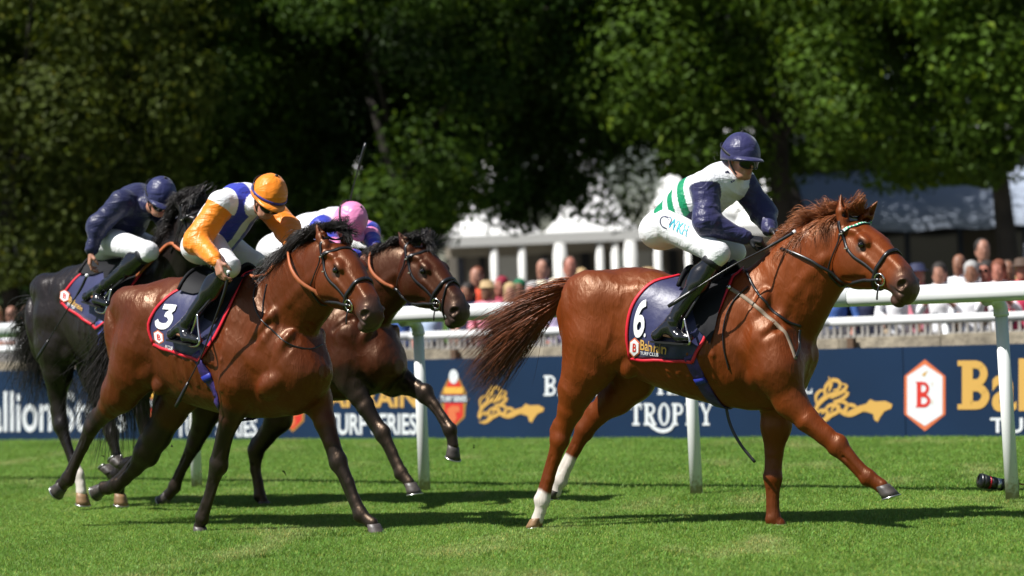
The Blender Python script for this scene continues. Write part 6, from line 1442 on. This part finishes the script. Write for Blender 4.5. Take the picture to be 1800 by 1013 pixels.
def print_on(J, F, name, polys, m_, lift, w=.3):
    V = []; Fc = []
    for pl in polys:
        o = len(V); V += [J['P'](u, v, w) for u, v in pl]; Fc.append(list(range(o, o+len(pl))))
    O = np.array(V); cl = J['fr'].loc(CAM); d = O-cl; d /= np.linalg.norm(d, axis=1, keepdims=True)
    P_, hit = F.cast(O-d*.15, d, 1.2); P_ = P_-d*lift
    Fc = [f for f in Fc if all(hit[i] for i in f)]
    me = new_mesh(name, P_, Fc, m_, smooth=False); bm = bmesh.new(); bm.from_mesh(me); bmesh.ops.triangulate(bm, faces=bm.faces); bm.to_mesh(me); bm.free()
    return link(name, me, [c for c in J['root'].children if c.name.startswith('jacket' if 'jacket' in name or 'sponsor' in name else 'breeches')][0] if True else J['root'], J['M'])
def whip(J, label, pts, loop=True):
    r = root('whip', J['M'] @ Matrix.Translation(Vector(J['P'](*pts[0]))), label, 'whip', 'riding whips')
    p = [J['P'](*q) for q in pts]; c = curve(p, 26); mb = MB(); mb.tube(c, np.interp(np.linspace(0, 1, 26), [0, .25, .26, .8, 1], [.011, .010, .0065, .0045, .004]), n=8); mb.out('shaft', MT['leather'], r, J['M'])
    e = c[-1]; d = c[-1]-c[-3]; d /= np.linalg.norm(d); mb = MB(); mb.ribbon([e-d*.01, e+d*.05, e+d*.15, e+d*.20], [[0, -1, .2]]*4, [.012, .022, .026, .020], .012); mb.out('flap', MT['leather'], r, J['M'])
    mb = MB(); mb.lathe([(-.014, .006), (-.010, .0135), (.006, .0135), (.01, .006)], c=c[0], axis=c[0]-c[2], n=12); mb.out('cap', m_num, r, J['M'])
    return r
NAVY = np.array((.024, .023, .085)); DNAVY = np.array((.012, .014, .055)); WH = np.array((.80, .80, .82)); GRN = np.array((.0, .24, .10)); ROY = np.array((.035, .05, .42)); ORG = np.array((.86, .24, .010)); PNK = np.array((.80, .25, .48))
def sleeve(V, T, J, q0):
    r_ = np.zeros(len(V), bool)
    for s_, k in (('N', 2), ('F', 3)):
        ax = J['el'+s_]-J['sh'+s_]; r_ |= (T == k) & (((V-J['sh'+s_])@ax)/(ax@ax) > q0)
    return r_
def silks6(V, T, t, fn, w, J, fr):
    col = np.tile(WH, (len(V), 1)).astype(float); e = (vnoise(V, 8)-.5)*.02; tt = t+e+.75*fn
    for a, b in ((.15, .27), (.38, .51)): col[(T == 1) & (tt > a) & (tt < b)] = GRN
    col[(T == 1) & (tt < .04)] = GRN
    slv = sleeve(V, T, J, .04); col[slv] = NAVY
    col[(T == 1) & (fn > .055) & (t > .32) & (t < .74)] = DNAVY
    return col
def silks3(V, T, t, fn, w, J, fr):
    col = np.tile(WH, (len(V), 1)).astype(float); col[(T == 1) & (np.abs(w) > .035) & (np.abs(w) < .135) & ((fn > .02) | (t > .72)) & (t > .1)] = ROY
    col[(T == 1) & (np.abs(w) >= .135) & (t > .74) & (t < .98) & (fn > -.05)] = ROY
    col[sleeve(V, T, J, .06)] = ORG; return col
def silksD(V, T, t, fn, w, J, fr): return np.tile(DNAVY*1.15, (len(V), 1)).astype(float)
def silks4(V, T, t, fn, w, J, fr):
    col = np.tile(WH, (len(V), 1)).astype(float); col[(T == 2) | (T == 3)] = ROY
    for s_, k in (('N', 2), ('F', 3)):
        ax = J['el'+s_]-J['sh'+s_]; q = ((V-J['sh'+s_])@ax)/(ax@ax); col[(T == k) & (q > .62) & (q < .95)] = PNK
        ax = J['wr'+s_]-J['el'+s_]; q = ((V-J['el'+s_])@ax)/(ax@ax); col[(T == k) & (q > .25) & (q < .5)] = PNK
    col[(T == 1) & (t > .9)] = WH*.98; return col
J6 = jockey(dict(frame=fr6, seed=1.3, label='jockey in white and green hoops with navy sleeves and navy cap', cap=NAVY*1.1, silks=silks6, gloves=True,
  j=dict(hipN=(1178, 396, .12), hipF=(1192, 392, -.12), shN=(1240, 326, .175), shF=(1302, 320, -.165), elN=(1243, 392, .25), elF=(1341, 374, -.20), wrN=(1314, 420, .13), wrF=(1356, 407, -.04), head=(1302, 284, .03),
         knN=(1262, 446, .27), knF=(1290, 442, -.25), anN=(1182, 566, .34), anF=(1205, 556, -.33), toeN=(1212, 594, .37), toeF=(1240, 586, -.36), heelN=(1154, 590, .34), heelF=(1180, 582, -.33)),
  face=(.86, -.48, -.14), headup=(.10, 0, 1), handN=((.9, .35, -.15), (.15, .5, -.9), (.6, -.1, .5), (.9, 1.2, .9)), handF=((.9, -.1, -.25), (.0, -.5, -.8), (.5, .1, .5), (.9, 1.2, .9))))
J3 = jockey(dict(frame=fr3, seed=4.1, bag=1.08, label='jockey with orange cap and sleeves over a white and royal blue jacket', cap=ORG, band=(.05, .04, .25), silks=silks3,
  j=dict(hipN=(364, 424, .12), hipF=(380, 420, -.12), shN=(388, 360, .20), shF=(462, 352, -.19), elN=(346, 424, .34), elF=(505, 402, -.20), wrN=(382, 460, .42), wrF=(513, 438, -.03), head=(470, 352, .04),
         knN=(404, 470, .27), knF=(448, 462, -.25), anN=(330, 566, .33), anF=(372, 556, -.33), toeN=(350, 598, .37), toeF=(392, 590, -.36), heelN=(302, 588, .33), heelF=(344, 578, -.33)),
  face=(.74, -.40, -.54), headup=(.5, 0, .9), handN=((.35, -.1, -.9), (.25, .95, .0), (.85, -.1, .3), (.35, .7, .6)), handF=((.8, -.1, -.4), (.0, -.5, -.8), (.5, .1, .5), (.9, 1.2, .9))))
J4 = jockey(dict(frame=fr4, seed=7.7, label='crouching jockey with pink cap and blue sleeves behind the bay', cap=PNK, silks=silks4,
  j=dict(hipN=(495, 440, .12), hipF=(508, 436, -.12), shN=(566, 402, .19), shF=(612, 392, -.18), elN=(590, 450, .26), elF=(648, 410, -.24), wrN=(628, 450, .10), wrF=(660, 432, -.06), head=(612, 395, .02),
         knN=(560, 466, .27), knF=(590, 462, -.25), anN=(500, 560, .34), anF=(530, 552, -.33), toeN=(520, 588, .37), toeF=(550, 580, -.36), heelN=(478, 580, .33), heelF=(508, 572, -.33)),
  face=(.62, -.10, -.78), headup=(.78, -.0, .6), handN=((.8, .3, -.2), (.15, .5, -.9), (.6, -.1, .5), (.9, 1.2, .9)), handF=((.8, -.1, -.4), (.0, -.5, -.8), (.5, .1, .5), (.9, 1.2, .9))))
JD = jockey(dict(frame=frD, seed=9.2, label='jockey in plain dark navy with arm reaching back holding a whip', cap=DNAVY*1.7, silks=silksD,
  j=dict(hipN=(192, 424, .12), hipF=(212, 420, -.12), shN=(214, 356, .19), shF=(268, 352, -.18), elN=(172, 398, .30), elF=(300, 398, -.2), wrN=(160, 444, .36), wrF=(300, 428, -.03), head=(280, 352, .05),
         knN=(262, 442, .27), knF=(284, 436, -.25), anN=(186, 502, .33), anF=(215, 500, -.33), toeN=(190, 534, .37), toeF=(225, 530, -.36), heelN=(152, 522, .33), heelF=(186, 518, -.33)),
  face=(.78, -.28, -.50), headup=(.4, 0, .9), handN=((-.12, -.1, -.95), (.45, .8, -.1), (.8, -.3, .1), (.4, .7, .5)), handF=((.8, -.1, -.4), (.0, -.5, -.8), (.5, .1, .5), (.9, 1.2, .9))))
whip(J6, 'black whip pointing back from the leading rider\'s gloves', [(1397, 408, .12), (1348, 436, .22), (1290, 466, .34), (1250, 490, .40), (1222, 508, .43)])
whip(J3, 'black whip hanging down from the orange capped rider\'s right hand', [(402, 478, .40), (398, 500, .41), (378, 560, .42), (352, 630, .42), (330, 674, .42)])
whip(J4, 'upright black whip above the pink capped rider', [(606, 408, -.05), (606, 396, -.05), (614, 360, -.05), (622, 325, -.05), (630, 296, -.05)])
whip(JD, 'black whip trailing down beside the dark horse\'s flank', [(153, 484, .42), (146, 500, .43), (118, 545, .44), (94, 584, .44), (84, 600, .44)])
def tpolys(txt, box, bold=.01):
    Vt, Ft, W = text_polys(txt, bold); a, b, c, d = [np.array(q, float) for q in box]
    mp = lambda x, y: tuple(a*(1-x)*(1-y)+b*x*(1-y)+c*x*y+d*(1-x)*y); return [[mp(Vt[i][0]/W, 1-Vt[i][1]) for i in f] for f in Ft]
m_cyan = mat('cyan_print', (.02, .45, .60), .5); m_navyp = mat('navy_print', (.012, .016, .07), .5)
print_on(J6, J6['sp']['Bf'], 'breeches_lettering', tpolys('WKH', [(1178, 381), (1212, 397), (1206, 416), (1172, 398)], .012), m_cyan, .006)
print_on(J6, J6['sp']['Bf'], 'breeches_mark', stroke([(1176, 388), (1172, 382), (1164, 381), (1160, 388), (1163, 397), (1172, 402)], 1.6, 14)+stroke([(1168, 380), (1180, 384), (1176, 396)], 1.4, 8), m_navyp, .006)
print_on(J6, J6['sp']['Jf'], 'sponsor_patch_jacket', [[(1274, 302), (1280, 300), (1292, 318), (1286, 322)]], m_navyp, .010)
print_on(J6, J6['sp']['Jf'], 'sponsor_lettering_jacket', tpolys('abm', [(1275.5, 307), (1279.5, 303.5), (1290, 317), (1286.5, 320)][0:0] or [(1279, 302.5), (1291, 317), (1287, 320), (1275.5, 305.5)], .0), m_num, .013)
print_on(J6, J6['sp']['Jf'], 'sponsor_lettering_jacket', tpolys('bill', [(1264, 361), (1288, 364), (1287, 372), (1263, 369)], .0), m_num, .012)
# ------------------------------------------------------------------ spectators behind the crowd rail
CROWD = {}
def crowd_mesh(kind):
    """standing figure 1.70 m tall facing -y; material slots: skin, top, lower, hair, shoes"""
    h = .016 if kind != 'tall' else .016; F = Field((-.42, -.45, -.02), (.42, .30, 1.78), h); w = kind in ('woman', 'phone')
    R = np.stack([np.array([0, -1.0, 0]), np.array([1.0, 0, 0]), np.array([0, 0, 1.0])], 1)
    for s_ in (1, -1):
        F.cap((.10*s_, .0, .90), (.105*s_, -.01, .48), .088, .062, k=.03, tag=2); F.cap((.105*s_, -.01, .48), (.11*s_, .02, .09), .060, .042, k=.02, tag=2); F.cap((.11*s_, .04, .05), (.125*s_, -.13, .035), .045, .036, k=.02, tag=4)
    F.cap((0, .0, .93), (0, 0, 1.12), .125, .115, k=.05, tag=2); F.cap((0, 0, 1.0), (0, .01, 1.28), .125, .118 if w else .13, k=.05, tag=1)
    if w: F.cap((0, .0, .92), (0, 0, 1.0), .15, .13, k=.05, tag=1)
    F.cap((-.15, .01, 1.39), (.15, .01, 1.39), .062, .062, k=.06, tag=1); F.cap((0, 0, 1.22), (0, 0, 1.34), .14, .12, k=.05, tag=1)
    A = {'man': [((-.20, .01, 1.38), (-.27, .03, 1.10), (-.24, -.12, .88)), ((.20, .01, 1.38), (.27, .03, 1.10), (.24, -.12, .88))],
         'tall': [((-.20, .01, 1.38), (-.28, -.03, 1.12), (-.10, -.27, 1.10)), ((.20, .01, 1.38), (.28, -.03, 1.12), (.08, -.25, 1.14))],
         'woman': [((-.17, .01, 1.37), (-.24, -.04, 1.11), (-.08, -.24, 1.05)), ((.17, .01, 1.37), (.25, .02, 1.10), (.23, -.14, .90))],
         'phone': [((-.17, .01, 1.37), (-.24, -.10, 1.14), (-.07, -.30, 1.34)), ((.17, .01, 1.37), (.24, -.08, 1.12), (.07, -.28, 1.30))]}[kind]
    for s_, (a, b, c) in zip((-1, 1), A):
        a, b, c = map(np.array, (a, b, c)); F.cap(a, b, .056, .045, k=.02, tag=1); d = (c-b)/np.linalg.norm(c-b)
        F.cap(b, b+(c-b)*.35, .045, .042, k=.015, tag=1); F.cap(b+(c-b)*.3, c, .036, .026, k=.01, tag=0)
        pn = np.array([-s_*.8, -.2, -.3]); sd = np.cross(d, pn)*s_; hand(F, c, d, pn, np.array([0, -.4, .9]), (.35, .5, .4), tagv=0, sc=1.0)
    F.cap((0, .01, 1.38), (0, -.01, 1.50), .055, .050, k=.02, tag=0); c = np.array([0, -.0, 1.585]); head_prims(F, c, R, tagv=0)
    if w:
        F.ell(c+np.array([0, .02, .045]), (.092, .104, .098), k=.01, tag=3); F.ell(c+np.array([0, .05, -.06]), (.095, .065, .14), k=.02, tag=3); F.ell(c+np.array([0, -.085, -.02]), (.058, .05, .078), k=.01, sub=True)
        head_prims(F, c, R, tagv=0)
    elif kind == 'man':
        F.ell(c+np.array([0, .026, .046]), (.086, .100, .092), k=.008, tag=3); F.ell(c+np.array([0, -.09, -.035]), (.060, .05, .082), k=.01, sub=True); head_prims(F, c, R, tagv=0)
    else: F.ell(c+np.array([0, .06, -.0]), (.074, .05, .06), k=.008, tag=3)
    V, Q = F.mesh(1); T = F.T[tuple(np.clip(((V-F.grad(V)*.01-F.lo)/F.h).round().astype(int), 0, F.n-1).T)]
    me = new_mesh('spectator_body', V, Q, None); fm = T[Q[:, 0]]; me2 = me
    for i in range(5): me.materials.append(MT['sk0'] if i == 0 else MT['sk0'])
    me.polygons.foreach_set('material_index', fm.astype(np.int32)); return me
MT['sk0'] = mat('spectator_skin', (.42, .20, .13), .55); 
def cm(name, c, r=.75): 
    if name not in MT: MT[name] = mat(name, c, r, bump=(12, .4, .02))
    return MT[name]
SK = [cm('skin_light', (.38, .18, .12), .5), cm('skin_tanned', (.24, .11, .065), .5), cm('skin_flushed', (.42, .16, .11), .5)]
HC = dict(dark=cm('hair_dark', (.02, .015, .012)), auburn=cm('hair_auburn', (.16, .045, .02)), blond=cm('hair_blond', (.42, .29, .14)), grey=cm('hair_grey', (.35, .34, .33)), red=cm('hat_dark_red', (.25, .01, .03)), green=cm('hat_green', (.0, .13, .05)), brown=cm('hair_brown', (.07, .04, .025)), none=SK[0])
TC = dict(white=cm('cloth_white', (.78, .78, .80)), navy=cm('cloth_navy', (.015, .02, .06)), blue=cm('cloth_blue', (.06, .14, .42)), orange=cm('cloth_orange_red', (.70, .07, .02)), pink=cm('cloth_pink', (.70, .25, .32)), crimson=cm('cloth_crimson', (.55, .03, .09)), lilac=cm('cloth_lilac', (.50, .42, .62)), black=cm('cloth_black', (.012, .012, .014)), pale=cm('cloth_pale_blue', (.45, .55, .72)), green=cm('cloth_green', (.02, .22, .10)), dred=cm('cloth_dark_red', (.30, .015, .05)), cream=cm('cloth_cream', (.62, .55, .42)))
LC = [cm('trousers_navy', (.02, .025, .05)), cm('trousers_tan', (.35, .27, .18)), cm('trousers_grey', (.12, .12, .13))]
for k_ in ('man', 'tall', 'woman', 'phone'): CROWD[k_] = crowd_mesh(k_)
# (u, v of the head, metres behind the boards, build, hair, top, label)
WHO = [
 (20, 552, 2.6, 'tall', 'none', 'white', 'bald spectator in white shirt alone at the far left above the rail'),
 (706, 520, 3.0, 'woman', 'dark', 'blue', 'spectator in blue just behind the dark bay horse\'s muzzle'),
 (758, 522, 2.5, 'man', 'brown', 'pale', 'spectator in pale blue shirt right of the second bay\'s nose'),
 (838, 486, 3.4, 'man', 'auburn', 'orange', 'spectator in bright orange red top beside the marquee column'),
 (856, 510, 2.5, 'woman', 'blond', 'pink', 'fair haired woman in pink next to the orange red top'),
 (881, 502, 3.0, 'woman', 'red', 'dred', 'woman in dark red hat and matching top in the centre crowd'),
 (897, 515, 2.4, 'phone', 'blond', 'navy', 'blonde woman in navy raising a phone between two bright hats'),
 (913, 506, 3.2, 'woman', 'green', 'green', 'woman in dark green hat and green dress'),
 (936, 520, 2.5, 'woman', 'grey', 'white', 'grey haired woman in white left of the chestnut tail'),
 (955, 472, 4.6, 'man', 'dark', 'lilac', 'dark haired man in lilac shirt standing further back'),
 (952, 512, 2.6, 'woman', 'brown', 'cream', 'brown haired woman in cream just above the rail by the tail'),
 (1002, 468, 4.0, 'man', 'brown', 'white', 'tall man in bright white shirt above the chestnut\'s rump'),
 (1040, 505, 3.2, 'man', 'dark', 'navy', 'man in navy behind the chestnut\'s croup'),
 (1094, 486, 4.6, 'man', 'dark', 'black', 'dark clothed man near the leading rider\'s heel'),
 (1466, 502, 2.4, 'man', 'brown', 'blue', 'man in blue seen under the chestnut\'s jaw'),
 (1524, 500, 2.6, 'man', 'dark', 'navy', 'man in navy hidden behind the chestnut\'s muzzle'),
 (1575, 505, 2.4, 'woman', 'blond', 'white', 'woman in white whose shoulders show below the chestnut\'s chin'),
 (1613, 484, 2.9, 'woman', 'auburn', 'pink', 'auburn haired woman just right of the chestnut\'s nostril'),
 (1652, 500, 2.3, 'phone', 'dark', 'white', 'woman in white leaning low between the auburn and the bald head'),
 (1686, 464, 2.8, 'tall', 'none', 'white', 'tall bald bearded man in a white shirt'),
 (1734, 478, 2.6, 'woman', 'dark', 'crimson', 'woman with long dark hair and sunglasses in crimson'),
 (1727, 438, 5.6, 'man', 'dark', 'black', 'man in black by the pavilion doors behind the bald man'),
 (1772, 482, 3.1, 'man', 'brown', 'pink', 'brown haired man in pink shirt right of the sunglasses'),
 (1797, 474, 2.5, 'woman', 'blond', 'crimson', 'blonde woman in crimson at the right edge'),
 (1140, 488, 3.4, 'woman', 'brown', 'cream', 'woman in cream seen just behind the leading rider\'s boot'),
 (822, 512, 2.6, 'woman', 'dark', 'navy', 'dark haired woman in navy left of the orange red top'),
 (978, 506, 2.6, 'woman', 'auburn', 'lilac', 'auburn haired woman in lilac below the tall white shirt'),
 (1022, 488, 4.4, 'woman', 'blond', 'pale', 'blonde woman in pale blue half hidden by the chestnut\'s croup'),
 (1708, 494, 2.4, 'woman', 'grey', 'white', 'grey haired woman in white between bald man and sunglasses'),
 (1756, 490, 2.4, 'phone', 'auburn', 'white', 'auburn haired woman in white raising a phone near the right edge'),
 (48, 560, 3.2, 'woman', 'brown', 'navy', 'brown haired woman in navy at far left beside the dark tail'),
 (-6, 566, 2.5, 'woman', 'blond', 'white', 'blonde woman in white cut by the left edge'),
]
for i, (u, v, off, kind, hair, top, lab) in enumerate(WHO):
    O = BL-bn*off; s_, z = on_plane(O, bd, u, v); foot = O+bd*s_; z0 = .20; sc = (z-z0)/1.60; sc = min(max(sc, .90), 1.16)
    yaw = math.atan2(-(CAM[0]-foot[0]), -(foot[1]-CAM[1])*-1)*-1+math.radians((i*37) % 50-25-12)
    o = bpy.data.objects.new('spectator', CROWD[kind]); C.objects.link(o); o.location = (foot[0], foot[1], z0); o.scale = (sc, sc, sc); o.rotation_euler = (0, 0, math.radians((i*37) % 46-36))
    for sl, mm in zip(o.material_slots, (SK[i % 3], TC[top], LC[i % 3], SK[i % 3] if hair == 'none' else HC[hair], TC['black'])): sl.link = 'OBJECT'; sl.material = mm
    tag(o, lab, 'spectator', 'spectators behind the crowd rail')
    if 'sunglasses in' in lab or 'bald spectator' in lab:
        M_ = o.matrix_basis if False else Matrix.Translation(o.location) @ o.rotation_euler.to_matrix().to_4x4() @ Matrix.Scale(sc, 4)
        mb = MB()
        for s2 in (1, -1): mb.lathe([(-.003, .024), (.003, .024)], c=(.030*s2, -.094, 1.597), axis=(0.1*s2, -1, 0), n=14)
        mb.box((-.012, -.097, 1.600), (.012, -.093, 1.605)); me = new_mesh('sunglasses', np.concatenate(mb.v), mb.f, m_lens, smooth=False); g_ = bpy.data.objects.new('sunglasses', me); C.objects.link(g_); g_.parent = o

    if kind in ('woman', 'phone') and 'hat' not in lab and top in ('cream', 'pink', 'crimson', 'lilac') and 'sunglasses' not in lab:
        hm = (HC['blond'], TC['navy'], TC['cream'], HC['brown'])[i % 4]; hb = MB(); hy = (0, .01, 1.635) if kind in ('woman', 'phone') else (0, .0, 1.65)
        hb.lathe([(-.006, .155 if i % 2 else .125), (.004, .150 if i % 2 else .12), (.010, .098), (.075, .088), (.092, .06), (.095, .002)], c=hy, n=20); hat = link('hat', new_mesh('hat', np.concatenate(hb.v), hb.f, hm)); hat.parent = o
# ------------------------------------------------------------------ remote camera at the foot of the rail post
cpt = ground_pt(1752, 868); MC = Matrix.Translation(Vector(cpt)); F9 = Frame(cpt, -2); m_cb = mat('camera_black', (.012, .012, .013), .35, spec=.6, bump=(70, .2, .001)); m_ring = mat('red_lens_ring', (.45, .01, .02), .35)
ca = root('camera', MC, 'black remote camera with long lens and red ring lying by the right rail post', 'camera')
s9 = np.linalg.norm(cpt-CAM); mpx = lambda u, v, dy=0.0: on_xz(u, v, cpt[1]+dy)
def on_xz(u, v, y): r = ray(u, v); return CAM+r*((y-CAM[1])/r[1])
a, b = on_xz(1722, 845, cpt[1]-.06), on_xz(1788, 857, cpt[1]+.02); d = (b-a)/np.linalg.norm(b-a)
def lens(p0, r0, p1, r1, m_, nm, n=24):
    mb = MB(); q0, q1 = a+(b-a)*p0, a+(b-a)*p1; mb.tube([q0, q1], [r0, r1], n=n); mb.out(nm, m_, ca, I4)
lens(0, .052, .07, .054, m_cb, 'lens_hood'); lens(.07, .054, .22, .046, m_cb, 'lens_hood'); lens(.225, .046, .26, .047, m_ring, 'red_ring'); lens(.26, .045, .42, .044, m_cb, 'focus_ring'); lens(.43, .041, .55, .041, MT['steel'], 'zoom_scale'); lens(.56, .043, .70, .045, m_cb, 'zoom_ring'); lens(-.004, .044, -.001, .046, m_lens, 'front_glass')
mb = MB(); c = a+(b-a)*.88; mb.box((-.045, -.055, -.05), (.04, .055, .055), c=c); mb.box((-.02, -.025, .055), (.03, .025, .085), c=c); bod = mb.out('camera_body', m_cb, ca, I4, smooth=False); md = bod.modifiers.new('bevel', 'BEVEL'); md.width = .008; md.segments = 2
mb = MB(); mb.tube([c+np.array([.0, .0, .08]), c+np.array([.012, 0, .24])], [.016, .012], n=12); mb.out('antenna', m_cb, ca, I4)
mb = MB(); mb.box((-.05, -.06, -.010), (.05, .06, .004), c=c*np.array([1, 1, 0])+np.array([0, 0, .012])); mb.tube([c+np.array([0, 0, -.05]), c*np.array([1, 1, 0])+np.array([0, 0, .012])], .012, n=8); mb.out('ground_plate', m_cb, ca, I4, smooth=False)
mb = MB(); mb.tube(curve([c+np.array([.04, 0, .02]), c+np.array([.12, .02, .0]), c+np.array([.25, .05, -.06]), c+np.array([.6, .1, -.05])], 20), .005, n=6); mb.out('red_cable', m_ring, ca, I4)
# a few kicked up turf crumbs
g9 = np.random.default_rng(3); m_clod = mat('turf_clod', (.045, .06, .015), .9)
for i, (u, v, w, s_) in enumerate(((52, 842, .1, .016), (182, 804, .2, .012), (356, 830, .2, .014), (500, 828, -.1, .012), (833, 784, 0, .010), (778, 832, .1, .008), (832, 518, .0, .006), (1110, 214, .2, .006), (398, 838, .3, .010), (300, 786, .2, .008))):
    fr = fr3 if u < 600 else fr6; p = fr.wld(fr.P(u, v, w)[None])[0]; mb = MB(); V = [p+g9.normal(0, 1, 3)*s_*.6 for _ in range(4)]; mb.add(V, [[0, 1, 2], [0, 2, 3], [0, 3, 1], [1, 3, 2]])
    V2 = [p, p+g9.normal(0, 1, 3)*s_*1.6, p+g9.normal(0, 1, 3)*s_*1.2]; mb.add(V2, [[0, 1, 2]])
    o = mb.out('turf_clod', m_clod, None, None, smooth=False); tag(o, 'tiny flying turf clod '+('near the dark horse', 'under the bay with cloth three', 'behind the near foreleg of the bay with cloth three', 'between the two bay horses', 'left of the chestnut tail', 'by the white post beside the second bay', 'beside the raised tail of the chestnut', 'against the dark trees over the leading rider', 'beside the knee of the bay with cloth three', 'level with the belly of the bay with cloth three')[i], 'turf clod', 'clods of turf in the air')
